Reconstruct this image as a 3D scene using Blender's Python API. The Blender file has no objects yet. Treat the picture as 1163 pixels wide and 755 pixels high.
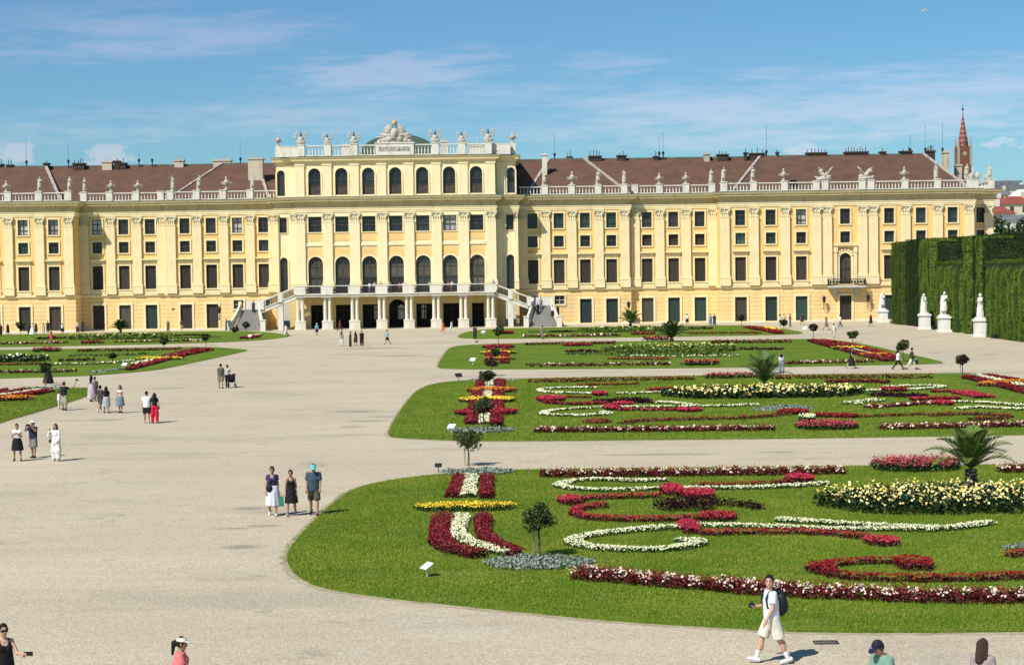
import bpy, bmesh, math, random
import numpy as np
from mathutils import Vector, Matrix
PI = math.pi
rnd = random.Random(7)
rng = np.random.default_rng(11)
sc = bpy.context.scene
COL = sc.collection
R_ = math.radians

# ------------------------------------------------------------------ camera
F_PX, CX, CY, HCAM = 1950.0, 581.5, 377.5, 8.0
pitch = math.atan(69.5 / F_PX); roll = R_(0.8)
Fw = Vector((0, math.cos(pitch), -math.sin(pitch)))
R0 = Vector((1, 0, 0)); U0 = Vector((0, math.sin(pitch), math.cos(pitch)))
Rt = R0 * math.cos(roll) - U0 * math.sin(roll)
Up = U0 * math.cos(roll) + R0 * math.sin(roll)
CAMP = Vector((0, 0, HCAM))
cd = bpy.data.cameras.new('camera'); cam = bpy.data.objects.new('camera', cd); COL.objects.link(cam)
cam.matrix_world = Matrix(((Rt.x, Up.x, -Fw.x, 0), (Rt.y, Up.y, -Fw.y, 0), (Rt.z, Up.z, -Fw.z, HCAM), (0, 0, 0, 1)))
cd.sensor_width = 36; cd.lens = F_PX / 1163 * 36; cd.clip_end = 20000; cd.clip_start = 0.5
sc.camera = cam

def ray(px, py): return Fw + Rt * ((px - CX) / F_PX) + Up * ((CY - py) / F_PX)
def gp(px, py, z=0.0):
    d = ray(px, py); t = (z - HCAM) / d.z
    p = CAMP + d * t
    return (p.x, p.y)
def at_y(px, py, Y):
    d = ray(px, py); t = Y / d.y
    p = CAMP + d * t
    return (p.x, p.z)
def scale_at(Y): return F_PX / Y

# ------------------------------------------------------------------ materials
MATS = {}
def _nodes(name):
    m = bpy.data.materials.new(name); m.use_nodes = True
    nt = m.node_tree; b = nt.nodes['Principled BSDF']
    return m, nt, b
def N(nt, t, **kw):
    n = nt.nodes.new(t)
    for k, v in kw.items(): setattr(n, k, v)
    return n
def mix(nt, fac, a, b, mode='MIX'):
    n = nt.nodes.new('ShaderNodeMix'); n.data_type = 'RGBA'; n.blend_type = mode
    def put(sock, v):
        if isinstance(v, (int, float)): sock.default_value = v
        elif isinstance(v, tuple): sock.default_value = (*v[:3], 1)
        else: nt.links.new(v, sock)
    put(n.inputs[0], fac); put(n.inputs[6], a); put(n.inputs[7], b)
    return n.outputs[2]
def ramp(nt, src, a, b, ca=0.0, cb=1.0):
    n = nt.nodes.new('ShaderNodeMapRange'); nt.links.new(src, n.inputs[0])
    n.inputs[1].default_value = a; n.inputs[2].default_value = b; n.inputs[3].default_value = ca; n.inputs[4].default_value = cb
    n.interpolation_type = 'SMOOTHSTEP'
    return n.outputs[0]
def noise(nt, scale, detail=4, rough=.55, vec=None, stretch=None, world=True):
    tc = nt.nodes.new('ShaderNodeNewGeometry').outputs['Position'] if world else nt.nodes.new('ShaderNodeTexCoord').outputs['Object']
    if stretch:
        mp = nt.nodes.new('ShaderNodeMapping'); mp.inputs['Scale'].default_value = stretch; nt.links.new(tc, mp.inputs[0]); tc = mp.outputs[0]
    n = nt.nodes.new('ShaderNodeTexNoise'); n.inputs['Scale'].default_value = scale; n.inputs['Detail'].default_value = detail; n.inputs['Roughness'].default_value = rough
    nt.links.new(tc, n.inputs['Vector'])
    return n.outputs['Fac']
def bump(nt, b, h, strength=.3, dist=.02):
    n = nt.nodes.new('ShaderNodeBump'); n.inputs['Strength'].default_value = strength; n.inputs['Distance'].default_value = dist
    nt.links.new(h, n.inputs['Height']); nt.links.new(n.outputs[0], b.inputs['Normal'])
def simple(name, c, var=.15, scale=3.0, rough=.8, bmp=0, c2=None, world=False, metal=0, spec=.3):
    if name in MATS: return MATS[name]
    m, nt, b = _nodes(name)
    c2 = c2 or tuple(x * (1 - var) for x in c)
    f = ramp(nt, noise(nt, scale, world=world), .32, .68)
    nt.links.new(mix(nt, f, c, c2), b.inputs['Base Color'])
    b.inputs['Roughness'].default_value = rough; b.inputs['Metallic'].default_value = metal
    b.inputs['Specular IOR Level'].default_value = spec
    if bmp: bump(nt, b, noise(nt, scale * 6, world=world), bmp, .02)
    MATS[name] = m
    return m
def leafy(name, cols, rough=.6, trans=.0, patch=None):
    """leaf / petal material: a random tone per leaf island plus broad patches"""
    if name in MATS: return MATS[name]
    m, nt, b = _nodes(name)
    g = nt.nodes.new('ShaderNodeNewGeometry')
    cr = nt.nodes.new('ShaderNodeValToRGB'); e = cr.color_ramp.elements
    cr.color_ramp.interpolation = 'LINEAR'
    while len(e) < len(cols): e.new(.5)
    for i, c in enumerate(cols):
        e[i].position = i / max(1, len(cols) - 1); e[i].color = (*c, 1)
    nt.links.new(g.outputs['Random Per Island'], cr.inputs[0])
    out = cr.outputs[0]
    if patch:
        f = ramp(nt, noise(nt, patch[0], 3, stretch=patch[2] if len(patch) > 2 else None), .38, .64)
        out = mix(nt, f, out, mix(nt, 1.0, out, patch[1], 'MULTIPLY'))
    nt.links.new(out, b.inputs['Base Color']); b.inputs['Roughness'].default_value = rough
    b.inputs['Specular IOR Level'].default_value = .25
    MATS[name] = m
    return m

# ------------------------------------------------------------------ mesh building
class MB:
    def __init__(s): s.v = []; s.f = []
    def add(s, vs, fs):
        o = len(s.v); s.v += [tuple(v) for v in vs]; s.f += [tuple(i + o for i in f) for f in fs]; return s
    def quad(s, a, b, c, d): return s.add((a, b, c, d), ((0, 1, 2, 3),))
    def box(s, x0, x1, y0, y1, z0, z1):
        if x0 > x1: x0, x1 = x1, x0
        return s.add([(x0, y0, z0), (x1, y0, z0), (x1, y1, z0), (x0, y1, z0), (x0, y0, z1), (x1, y0, z1), (x1, y1, z1), (x0, y1, z1)],
                     [(0, 3, 2, 1), (4, 5, 6, 7), (0, 1, 5, 4), (1, 2, 6, 5), (2, 3, 7, 6), (3, 0, 4, 7)])
    def lathe(s, cx, cy, prof, n=10, sx=1, sy=1):
        o = []; k = len(prof)
        for r, z in prof:
            for i in range(n):
                a = 2 * PI * i / n; o.append((cx + sx * r * math.cos(a), cy + sy * r * math.sin(a), z))
        fs = [(j * n + i, j * n + (i + 1) % n, (j + 1) * n + (i + 1) % n, (j + 1) * n + i) for j in range(k - 1) for i in range(n)]
        fs.append(tuple(range(n - 1, -1, -1))); fs.append(tuple((k - 1) * n + i for i in range(n)))
        return s.add(o, fs)
    def tube(s, pts, r, n=6):
        """round bar along points; r a number or one per point"""
        P = [Vector(p) for p in pts]; rr = r if isinstance(r, (list, tuple)) else [r] * len(P); o = []
        for i, p in enumerate(P):
            d = (P[min(i + 1, len(P) - 1)] - P[max(i - 1, 0)]).normalized()
            a = d.orthogonal().normalized() if i == 0 else (a - d * a.dot(d)).normalized()
            b = d.cross(a)
            for k in range(n):
                t = 2 * PI * k / n; o.append(p + (a * math.cos(t) + b * math.sin(t)) * rr[i])
        fs = [(j * n + i, j * n + (i + 1) % n, (j + 1) * n + (i + 1) % n, (j + 1) * n + i) for j in range(len(P) - 1) for i in range(n)]
        fs.append(tuple(range(n - 1, -1, -1))); fs.append(tuple((len(P) - 1) * n + i for i in range(n)))
        return s.add(o, fs)
    def ell(s, c, r, n=10, m=7, rot=None):
        o = []
        for j in range(m + 1):
            t = PI * j / m
            for i in range(n):
                a = 2 * PI * i / n
                v = Vector((r[0] * math.sin(t) * math.cos(a), r[1] * math.sin(t) * math.sin(a), r[2] * math.cos(t)))
                if rot is not None: v = rot @ v
                o.append(v + Vector(c))
        fs = [(j * n + i, (j + 1) * n + i, (j + 1) * n + (i + 1) % n, j * n + (i + 1) % n) for j in range(m) for i in range(n)]
        return s.add(o, fs)
    def prism(s, poly, y0, y1):
        """polygon in xz (counter-clockwise seen from -y) extruded along y"""
        n = len(poly)
        return s.add([(x, y0, z) for x, z in poly] + [(x, y1, z) for x, z in poly],
                     [tuple(range(n)), tuple(range(2 * n - 1, n - 1, -1))] + [(i, i + n, (i + 1) % n + n, (i + 1) % n) for i in range(n)])
    def bar(s, p, q, w, h):
        p = Vector(p); q = Vector(q); d = (q - p).normalized(); a = Vector((0, 0, 1)).cross(d)
        a = a.normalized() if a.length > 1e-4 else Vector((1, 0, 0)); b = d.cross(a)
        o = [e + a * (i * w / 2) + b * (j * h / 2) for e in (p, q) for i, j in ((-1, -1), (1, -1), (1, 1), (-1, 1))]
        return s.add(o, [(3, 2, 1, 0), (4, 5, 6, 7), (0, 1, 5, 4), (1, 2, 6, 5), (2, 3, 7, 6), (3, 0, 4, 7)])
    def build(s, name, mat, parent=None, smooth=False, loc=None):
        me = bpy.data.meshes.new(name); me.from_pydata(s.v, [], s.f); me.validate(); me.update()
        return link(name, me, mat, parent, smooth, loc)
def link(name, me, mat, parent=None, smooth=False, loc=None):
    me.materials.clear(); me.materials.append(mat)
    if smooth: me.polygons.foreach_set('use_smooth', [True] * len(me.polygons))
    o = bpy.data.objects.new(name, me); COL.objects.link(o)
    if parent: o.parent = parent
    if loc: o.location = loc
    return o
def mesh_np(name, V, Fq):
    V = np.asarray(V, np.float32); Fq = np.asarray(Fq, np.int32); k = Fq.shape[1]
    me = bpy.data.meshes.new(name)
    me.vertices.add(len(V)); me.vertices.foreach_set('co', V.ravel())
    me.loops.add(Fq.size); me.loops.foreach_set('vertex_index', Fq.ravel())
    me.polygons.add(len(Fq)); me.polygons.foreach_set('loop_start', np.arange(len(Fq), dtype=np.int32) * k)
    me.update(calc_edges=True); me.validate()
    return me
def leaf_arrays(P, size, nrm=None, flat=.5, aspect=.6):
    """a diamond-shaped leaf at every point; flat=1 lies across its normal, 0 is random"""
    n = len(P)
    r = rng.normal(size=(n, 3)); r /= np.linalg.norm(r, axis=1)[:, None]
    nn = r if nrm is None else nrm * flat + r * (1 - flat)
    nn /= np.linalg.norm(nn, axis=1)[:, None] + 1e-9
    t = rng.normal(size=(n, 3)); t -= nn * (t * nn).sum(1)[:, None]; t /= np.linalg.norm(t, axis=1)[:, None]
    b = np.cross(nn, t)
    s = (size * (.65 + .7 * rng.random(n)))[:, None] if np.ndim(size) == 0 else (size * (.65 + .7 * rng.random(n)))[:, None]
    bend = nn * s * .18
    V = np.stack([P - t * s * .5 - bend, P + b * s * .5 * aspect + bend * .5, P + t * s * .5 - bend, P - b * s * .5 * aspect + bend * .5], 1).reshape(-1, 3)
    Fq = np.arange(4 * n).reshape(-1, 4)
    return V, Fq
def leaves(name, P, size, mat, parent=None, nrm=None, flat=.5, aspect=.6):
    V, Fq = leaf_arrays(np.asarray(P, float), size, nrm, flat, aspect)
    return link(name, mesh_np(name, V, Fq), mat, parent)
def tag(o, label=None, cat=None, group=None, kind=None):
    if label: o['label'] = label
    if cat: o['category'] = cat
    if group: o['group'] = group
    if kind: o['kind'] = kind
    return o
def empty(name, loc=(0, 0, 0), rz=0.0):
    o = bpy.data.objects.new(name, None); COL.objects.link(o); o.location = loc; o.rotation_euler.z = rz
    o.empty_display_size = .3
    return o
def poly_sheet(name, pts, z, mat, thick=0.0):
    """flat polygon (world xy points) with a small edge"""
    bm = bmesh.new(); vs = [bm.verts.new((x, y, z)) for x, y in pts]; f = bm.faces.new(vs)
    if f.normal.z < 0: f.normal_flip()
    if thick:
        r = bmesh.ops.extrude_face_region(bm, geom=[f])
        bmesh.ops.translate(bm, verts=[e for e in r['geom'] if isinstance(e, bmesh.types.BMVert)], vec=(0, 0, thick))
        bmesh.ops.recalc_face_normals(bm, faces=bm.faces)
    bmesh.ops.triangulate(bm, faces=[f for f in bm.faces if len(f.verts) > 4])
    me = bpy.data.meshes.new(name); bm.to_mesh(me); bm.free()
    return link(name, me, mat)

# ------------------------------------------------------------------ light and sky
AZ, EL = math.atan2(0.66, 0.75), R_(48)                 # sun behind the camera, to its left
sd = Vector((math.sin(AZ) * math.cos(EL), math.cos(AZ) * math.cos(EL), -math.sin(EL)))   # the way the light travels
sl = bpy.data.lights.new('sun', 'SUN'); sl.energy = 4.6; sl.angle = R_(.5); sl.color = (1, .955, .87)
so = bpy.data.objects.new('sun', sl); COL.objects.link(so); so.rotation_euler = sd.to_track_quat('-Z', 'Y').to_euler()
w = bpy.data.worlds.new('World'); sc.world = w; w.use_nodes = True
nt = w.node_tree; bg = nt.nodes['Background']
sky = nt.nodes.new('ShaderNodeTexSky'); sky.sky_type = 'NISHITA'; sky.sun_disc = False
sky.sun_elevation = EL; sky.sun_rotation = math.atan2(-sd.x, -sd.y); sky.air_density = 1.0; sky.dust_density = .3; sky.ozone_density = 3.0
bg.inputs[1].default_value = .1
geo = nt.nodes.new('ShaderNodeTexCoord'); sep = nt.nodes.new('ShaderNodeSeparateXYZ'); nt.links.new(geo.outputs['Generated'], sep.inputs[0])
def wm(op, a, b=None, c=None):
    n = nt.nodes.new('ShaderNodeMath'); n.operation = op
    for i, v in enumerate((a, b, c)):
        if v is None: continue
        if isinstance(v, (int, float)): n.inputs[i].default_value = v
        else: nt.links.new(v, n.inputs[i])
    return n.outputs[0]
yy = wm('MAXIMUM', sep.outputs[1], .02)
az = wm('DIVIDE', sep.outputs[0], yy); el = wm('DIVIDE', sep.outputs[2], yy)
def wnoise(sx, sy, scale, detail, rough, off=0):
    cb = nt.nodes.new('ShaderNodeCombineXYZ'); nt.links.new(wm('MULTIPLY_ADD', az, sx, off), cb.inputs[0]); nt.links.new(wm('MULTIPLY', el, sy), cb.inputs[1])
    n = nt.nodes.new('ShaderNodeTexNoise'); n.inputs['Scale'].default_value = scale; n.inputs['Detail'].default_value = detail; n.inputs['Roughness'].default_value = rough
    nt.links.new(cb.outputs[0], n.inputs['Vector']); return n.outputs['Fac']
n1 = wm('ADD', wm('MULTIPLY', wnoise(7, 46, 1.3, 8, .62), .62), wm('MULTIPLY', wnoise(24, 170, 1.3, 6, .65, 5.0), .38)); n2 = wnoise(14, 90, 1.3, 7, .65, 3.1); n3 = wnoise(46, 60, 1.4, 8, .66, 9.0)
def puff(px, py, hw, hh, ragged, nz, soft):
    d = ray(px, py); a0 = d.x / d.y; e0 = d.z / d.y - .05 * a0
    A = wm('DIVIDE', wm('SUBTRACT', az, a0), hw / F_PX); E = wm('DIVIDE', wm('SUBTRACT', wm('MULTIPLY_ADD', az, -.05, el), e0), hh / F_PX)
    r = wm('ADD', wm('MULTIPLY', A, A), wm('MULTIPLY', E, E))
    v = wm('SUBTRACT', wm('ADD', wm('SUBTRACT', 1.0, r), wm('MULTIPLY', wm('SUBTRACT', nz, .5), ragged * 3.4)), .1)
    return ramp(nt, v, -.25, soft * 1.25)
wisps = None
for p in ((175, 42, 230, 30, 1.6, n1, 1.0, .62), (420, 82, 170, 30, 2.4, n1, 1.1, .6), (700, 72, 75, 16, 2.2, n1, 1.2, .45), (930, 122, 420, 52, 1.7, n1, 1.1, .6),
          (330, 132, 520, 30, 2.0, n1, 1.3, .42), (1110, 100, 160, 30, 1.8, n2, 1.2, .3), (885, 82, 60, 8, 2.0, n2, 1.0, .4), (60, 15, 160, 16, 2.0, n1, 1.2, .35),
          (122, 180, 30, 16, 1.5, n3, .5, .95), (128, 172, 17, 9, 1.2, n3, .5, .95), (10, 176, 30, 16, 1.6, n3, .6, .9), (915, 170, 26, 10, 1.5, n3, .9, .55), (1135, 165, 26, 9, 2.6, n3, .9, .6)):
    v = wm('MULTIPLY', puff(*p[:7]), min(1.0, p[7] * 1.7))
    wisps = v if wisps is None else wm('MAXIMUM', wisps, v)
# deeper blue than the model's horizon, as that afternoon's sky was
hue = mix(nt, 1.0, sky.outputs[0], (.445, .70, .85), 'MULTIPLY')
cl = mix(nt, 1.0, sky.outputs[0], (.86, .83, .92), 'MULTIPLY')
skyc = mix(nt, wisps, hue, cl)
nt.links.new(skyc, bg.inputs[0])
sc.view_settings.view_transform = 'Standard'; sc.view_settings.look = 'None'; sc.view_settings.gamma = 1
sc.view_settings.use_curve_mapping = False; sc.view_settings.exposure = .27
sc.cycles.max_bounces = 5; sc.cycles.diffuse_bounces = 3; sc.cycles.glossy_bounces = 2; sc.cycles.transmission_bounces = 2
# ------------------------------------------------------------------ ground, paths, lawns
def gravel():
    m, nt, b = _nodes('gravel')
    big = ramp(nt, noise(nt, .06, 5, .6, stretch=(1, 1.6, 1)), .35, .7)
    c = mix(nt, big, (.56, .485, .345), (.50, .43, .315))
    st = ramp(nt, noise(nt, .34, 6, .62, stretch=(.8, 1.0, 1)), .60, .70)
    c = mix(nt, wmul(nt, st, .55), c, (.27, .235, .18))
    lt = ramp(nt, noise(nt, .17, 5, .6, stretch=(1, 1.3, 1)), .30, .42, 1, 0)
    c = mix(nt, wmul(nt, lt, .35), c, (.60, .54, .44))
    dk = ramp(nt, noise(nt, .10, 6, .65, stretch=(.8, 1.6, 1)), .53, .66)
    c = mix(nt, wmul(nt, dk, .45), c, (.36, .31, .235))
    band = ramp(nt, noise(nt, .5, 5, .7, stretch=(.18, 1.5, 1)), .40, .66)
    c = mix(nt, wmul(nt, band, .30), c, (.40, .35, .265))
    gs_ = nt.nodes.new('ShaderNodeSeparateXYZ'); nt.links.new(nt.nodes.new('ShaderNodeNewGeometry').outputs['Position'], gs_.inputs[0]); ng = noise(nt, .9, 5, .65, stretch=(.6, 1.2, 1))
    def mth(op, a, b_):
        n = nt.nodes.new('ShaderNodeMath'); n.operation = op
        for i, v in enumerate((a, b_)):
            if isinstance(v, (int, float)): n.inputs[i].default_value = v
            else: nt.links.new(v, n.inputs[i])
        return n.outputs[0]
    st_ = None     # dark smudges at set spots, edges broken by noise
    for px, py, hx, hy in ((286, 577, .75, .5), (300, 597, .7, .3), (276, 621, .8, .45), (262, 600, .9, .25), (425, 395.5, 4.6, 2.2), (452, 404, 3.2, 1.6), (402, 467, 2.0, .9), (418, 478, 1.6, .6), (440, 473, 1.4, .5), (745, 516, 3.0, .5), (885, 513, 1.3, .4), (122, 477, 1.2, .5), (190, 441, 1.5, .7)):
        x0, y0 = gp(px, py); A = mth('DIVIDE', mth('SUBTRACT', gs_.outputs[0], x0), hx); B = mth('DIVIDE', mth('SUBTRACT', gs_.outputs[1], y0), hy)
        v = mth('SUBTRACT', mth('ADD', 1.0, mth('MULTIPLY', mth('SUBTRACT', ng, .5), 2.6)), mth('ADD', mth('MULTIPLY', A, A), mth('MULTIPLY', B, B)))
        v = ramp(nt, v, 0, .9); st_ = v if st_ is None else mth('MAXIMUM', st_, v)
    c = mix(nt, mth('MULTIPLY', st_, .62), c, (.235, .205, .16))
    fine = noise(nt, 26, 3, .8)
    c = mix(nt, ramp(nt, fine, .40, .62), mix(nt, 1.0, c, (1.1, 1.1, 1.1), 'MULTIPLY'), mix(nt, 1.0, c, (.72, .71, .70), 'MULTIPLY'))
    vo = nt.nodes.new('ShaderNodeTexVoronoi'); vo.inputs['Scale'].default_value = 24
    nt.links.new(nt.nodes.new('ShaderNodeNewGeometry').outputs['Position'], vo.inputs['Vector'])
    gs = nt.nodes.new('ShaderNodeSeparateColor'); nt.links.new(vo.outputs['Color'], gs.inputs[0])
    c = mix(nt, ramp(nt, gs.outputs[0], .0, 1.0), mix(nt, 1.0, c, (.82, .82, .82), 'MULTIPLY'), mix(nt, 1.0, c, (1.16, 1.15, 1.13), 'MULTIPLY'))
    nt.links.new(c, b.inputs['Base Color']); b.inputs['Roughness'].default_value = .95; b.inputs['Specular IOR Level'].default_value = .15
    bump(nt, b, noise(nt, 34, 3, .7), .35, .012)
    return m
def wmul(nt, a, k):
    n = nt.nodes.new('ShaderNodeMath'); n.operation = 'MULTIPLY'; nt.links.new(a, n.inputs[0]); n.inputs[1].default_value = k
    return n.outputs[0]
def turf(name='lawn_grass'):
    m, nt, b = _nodes(name)
    big = ramp(nt, noise(nt, .25, 5, .6, stretch=(.6, 1.2, 1)), .33, .68)
    c = mix(nt, big, (.120, .190, .011), (.085, .152, .008))
    c = mix(nt, wmul(nt, ramp(nt, noise(nt, .7, 5, .7, stretch=(.5, 1, 1)), .50, .68), .75), c, (.22, .235, .05))
    f = noise(nt, 14, 3, .8)
    c = mix(nt, ramp(nt, f, .36, .64), mix(nt, 1.0, c, (1.25, 1.25, 1.2), 'MULTIPLY'), mix(nt, 1.0, c, (.62, .66, .6), 'MULTIPLY'))
    nt.links.new(c, b.inputs['Base Color']); b.inputs['Roughness'].default_value = .9; b.inputs['Specular IOR Level'].default_value = .15
    bump(nt, b, noise(nt, 20, 3, .8), .6, .05)
    return m
GRAVEL = gravel(); TURF = turf()
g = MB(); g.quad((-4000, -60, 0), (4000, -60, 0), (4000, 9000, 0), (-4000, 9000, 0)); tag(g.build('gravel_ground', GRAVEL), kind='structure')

L1 = [(325, 634), (330, 622), (344, 605), (362, 587), (380, 571), (398, 557.5), (425, 549), (470, 542), (520, 537.5), (560, 535), (620, 533.5), (800, 531.5), (1000, 529.5), (1170, 528), (1560, 523),
      (1700, 700), (1300, 714), (1163, 717.5), (1060, 718.5), (960, 718.5), (880, 717), (820, 713), (750, 709), (680, 704), (600, 696), (520, 688), (450, 680.5), (400, 674), (365, 667.5), (345, 659.5), (331, 648)]
L2 = [(440, 494), (452, 472), (468, 450), (480, 440.5), (500, 434.5), (540, 432), (600, 430.5), (700, 428.3), (800, 427), (900, 426), (1000, 425), (1085, 424), (1105, 424.5), (1130, 427), (1163, 431.5), (1260, 447), (1385, 470),
      (1385, 486), (1290, 491), (1163, 494), (1000, 496.5), (900, 498), (800, 499), (700, 500), (600, 501), (530, 501), (480, 499), (446, 497)]
L3 = [(496, 417.5), (500, 409), (507, 398.5), (512, 394.5), (525, 392), (560, 390.5), (650, 388.5), (760, 387.3), (880, 386), (915, 385), (945, 385.5), (985, 391.5), (1030, 402), (1060, 408.5), (1075, 412.5),
      (1050, 413.8), (980, 415), (880, 417), (760, 418.3), (640, 419.3), (540, 419.5), (505, 419)]
L4 = [(518, 384), (524, 378.5), (540, 375), (570, 373.2), (640, 371.8), (700, 371), (800, 369.7), (860, 369.5), (890, 373.5), (920, 378.8), (880, 380.5), (800, 382), (700, 383.5), (600, 384.6), (545, 385)]
L3L = [(284, 397.5), (262, 395.7), (240, 394), (180, 394.6), (100, 396), (0, 397.5), (-60, 398.3), (-60, 431.5), (0, 430), (50, 428.5), (100, 427), (150, 423), (180, 420), (200, 416), (240, 407.5), (274, 400)]
L4L = [(334, 381.5), (320, 379.3), (300, 377), (260, 376), (180, 377), (100, 378.5), (0, 380.3), (-60, 381.3), (-60, 395.5), (0, 394.4), (60, 393.4), (150, 391.6), (240, 389.3), (300, 386.5)]
L2L = [(106, 443.5), (96, 440.5), (60, 441.5), (0, 445), (-60, 449), (-60, 499), (0, 480), (30, 471.5), (60, 462.5), (95, 451.5), (104, 447)]
LAWNS = [L1, L2, L3, L4, L3L, L4L, L2L]
def smooth_loop(pts, it=2):
    for _ in range(it):
        o = []
        for i in range(len(pts)):
            a, b = pts[i], pts[(i + 1) % len(pts)]
            o.append((a[0] * .75 + b[0] * .25, a[1] * .75 + b[1] * .25)); o.append((a[0] * .25 + b[0] * .75, a[1] * .25 + b[1] * .75))
        pts = o
    return pts
lawn_xy = []
for L in LAWNS:
    w_ = smooth_loop([gp(*p) for p in L], 2); lawn_xy.append(w_)
    tag(poly_sheet('lawn', w_, 0.0, TURF, .04), kind='structure')
# a worn soil rim where lawn meets gravel
SOIL = simple('soil_rim', (.30, .25, .15), .4, 1.5, .95, .4, (.42, .36, .25), world=True)
for w_ in lawn_xy:
    P = [Vector((x, y, 0)) for x, y in w_]; c = sum(P, Vector()) / len(P); ring = MB(); n = len(P)
    vo = []
    area = sum(P[i].x * P[(i + 1) % n].y - P[(i + 1) % n].x * P[i].y for i in range(n)); sg = 1 if area > 0 else -1
    for i in range(n):
        d = (P[(i + 1) % n] - P[i - 1]).normalized(); nn = Vector((d.y, -d.x, 0)) * sg
        wd = .12 + .10 * math.sin(i * 1.7) ** 2 + .08 * rnd.random()
        vo += [P[i] - nn * .1 + Vector((0, 0, .004)), P[i] + nn * wd + Vector((0, 0, .004))]
    ring.add(vo, [(2 * i, 2 * i + 1, (2 * i + 3) % (2 * n), (2 * i + 2) % (2 * n)) for i in range(n)])
    tag(ring.build('worn_ground', SOIL), kind='structure')
def inside(poly, X, Y):
    ins = np.zeros(len(X), bool); n = len(poly); px = np.array([p[0] for p in poly]); py = np.array([p[1] for p in poly]); j = n - 1
    for i in range(n):
        c = (py[i] > Y) != (py[j] > Y)
        ins ^= c & (X < (px[j] - px[i]) * (Y - py[i]) / (py[j] - py[i] + 1e-12) + px[i]); j = i
    return ins
# blades of the two nearest lawns
def blades(poly, n, size, xlim):
    xs = [p[0] for p in poly]; ys = [p[1] for p in poly]
    X = rng.uniform(max(min(xs), xlim[0]), min(max(xs), xlim[1]), n * 2); Y = rng.uniform(min(ys), max(ys), n * 2)
    k = inside(poly, X, Y); X, Y = X[k], Y[k]
    # rim tufts hanging over the edge
    ex, ey = [], []
    for i in range(len(poly)):
        a, b = poly[i], poly[(i + 1) % len(poly)]; L = math.dist(a, b)
        if max(a[0], b[0]) > xlim[1] + 4: continue
        for t in rng.random(int(L * 34)):
            ex.append(a[0] + (b[0] - a[0]) * t + rng.normal() * .06); ey.append(a[1] + (b[1] - a[1]) * t + rng.normal() * .06)
    X = np.concatenate([X, ex]); Y = np.concatenate([Y, ey]); m = len(X)
    h = size * (.5 + rng.random(m)); a = rng.random(m) * 2 * PI; wd = size * .22
    dx, dy = np.cos(a) * wd, np.sin(a) * wd; lx, ly = rng.normal(size=m) * size * .5, rng.normal(size=m) * size * .5
    z0 = np.full(m, .03)
    V = np.stack([np.stack([X - dx, Y - dy, z0], 1), np.stack([X + dx, Y + dy, z0], 1), np.stack([X + lx, Y + ly, .03 + h], 1)], 1).reshape(-1, 3)
    return V
V = np.concatenate([blades(lawn_xy[0], 300000, .05, (-8, 24)), blades(lawn_xy[1], 110000, .07, (-8, 30)), blades(lawn_xy[6], 20000, .07, (-35, -15))])
GR = leafy('grass_blades', [(.090, .165, .007), (.115, .195, .010), (.148, .222, .014), (.23, .265, .045)], .8, patch=(.28, (1.50, 1.16, 1.45)))
o = link('grass', mesh_np('grass', V, np.arange(len(V)).reshape(-1, 3)), GR); tag(o, 'short mown grass of the garden lawns', 'grass', kind='stuff')
# dark drain grate in the gravel
DARK = simple('dark_iron', (.03, .03, .032), .2, 5, .6)
gx, gy = gp(938, 729.5); t = empty('drain_grate', (gx, gy, 0)); tag(t, 'dark slotted drain grate set in the gravel behind the walking man', 'drain grate')
m = MB(); m.box(-.26, .26, -.16, -.13, .004, .02); m.box(-.26, .26, .13, .16, .004, .02); m.box(-.26, -.23, -.13, .13, .004, .02); m.box(.23, .26, -.13, .13, .004, .02); m.build('frame', DARK, t)
m = MB()
for i in range(9): m.box(-.2 + i * .05, -.175 + i * .05, -.13, .13, .004, .017)
m.build('grille', DARK, t)
# ------------------------------------------------------------------ the palace
AX = -16.7; YW = 256.0
def ux(px, Y): return at_y(px, 300 - (px - 454) * .0138, Y)[0] - AX
def wall_mat(name, c, c2, joint, bw, bh, jstr=.5, jc=.8, rough=.85):
    m, nt, b = _nodes(name)
    tc = nt.nodes.new('ShaderNodeTexCoord'); sp = nt.nodes.new('ShaderNodeSeparateXYZ'); nt.links.new(tc.outputs['Object'], sp.inputs[0])
    cb = nt.nodes.new('ShaderNodeCombineXYZ'); nt.links.new(sp.outputs[0], cb.inputs[0]); nt.links.new(sp.outputs[2], cb.inputs[1])
    br = nt.nodes.new('ShaderNodeTexBrick'); nt.links.new(cb.outputs[0], br.inputs[0]); br.inputs['Scale'].default_value = 1
    br.inputs['Brick Width'].default_value = bw; br.inputs['Row Height'].default_value = bh; br.inputs['Mortar Size'].default_value = joint; br.inputs['Mortar Smooth'].default_value = .3
    br.inputs['Color1'].default_value = (*c, 1); br.inputs['Color2'].default_value = (*c2, 1); br.inputs['Mortar'].default_value = (*[x * jc for x in c], 1)
    st = ramp(nt, noise(nt, .9, 5, .65, stretch=(1, 1, .25), world=False), .45, .75)
    col = mix(nt, wmul(nt, st, .44), br.outputs['Color'], (.50, .42, .27))
    pt = ramp(nt, noise(nt, .25, 4, .6, world=False), .35, .7)
    col = mix(nt, wmul(nt, pt, .25), col, mix(nt, 1.0, col, (.86, .82, .74), 'MULTIPLY'))
    nt.links.new(col, b.inputs['Base Color']); b.inputs['Roughness'].default_value = rough; b.inputs['Specular IOR Level'].default_value = .2
    inv = nt.nodes.new('ShaderNodeMath'); inv.operation = 'SUBTRACT'; inv.inputs[0].default_value = 1; nt.links.new(br.outputs['Fac'], inv.inputs[1])
    bump(nt, b, inv.outputs[0], jstr, .06)
    return m
OCHRE = wall_mat('ochre_plaster', (.87, .575, .225), (.84, .555, .215), .018, 3.1, .62, .35, .86)
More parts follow.
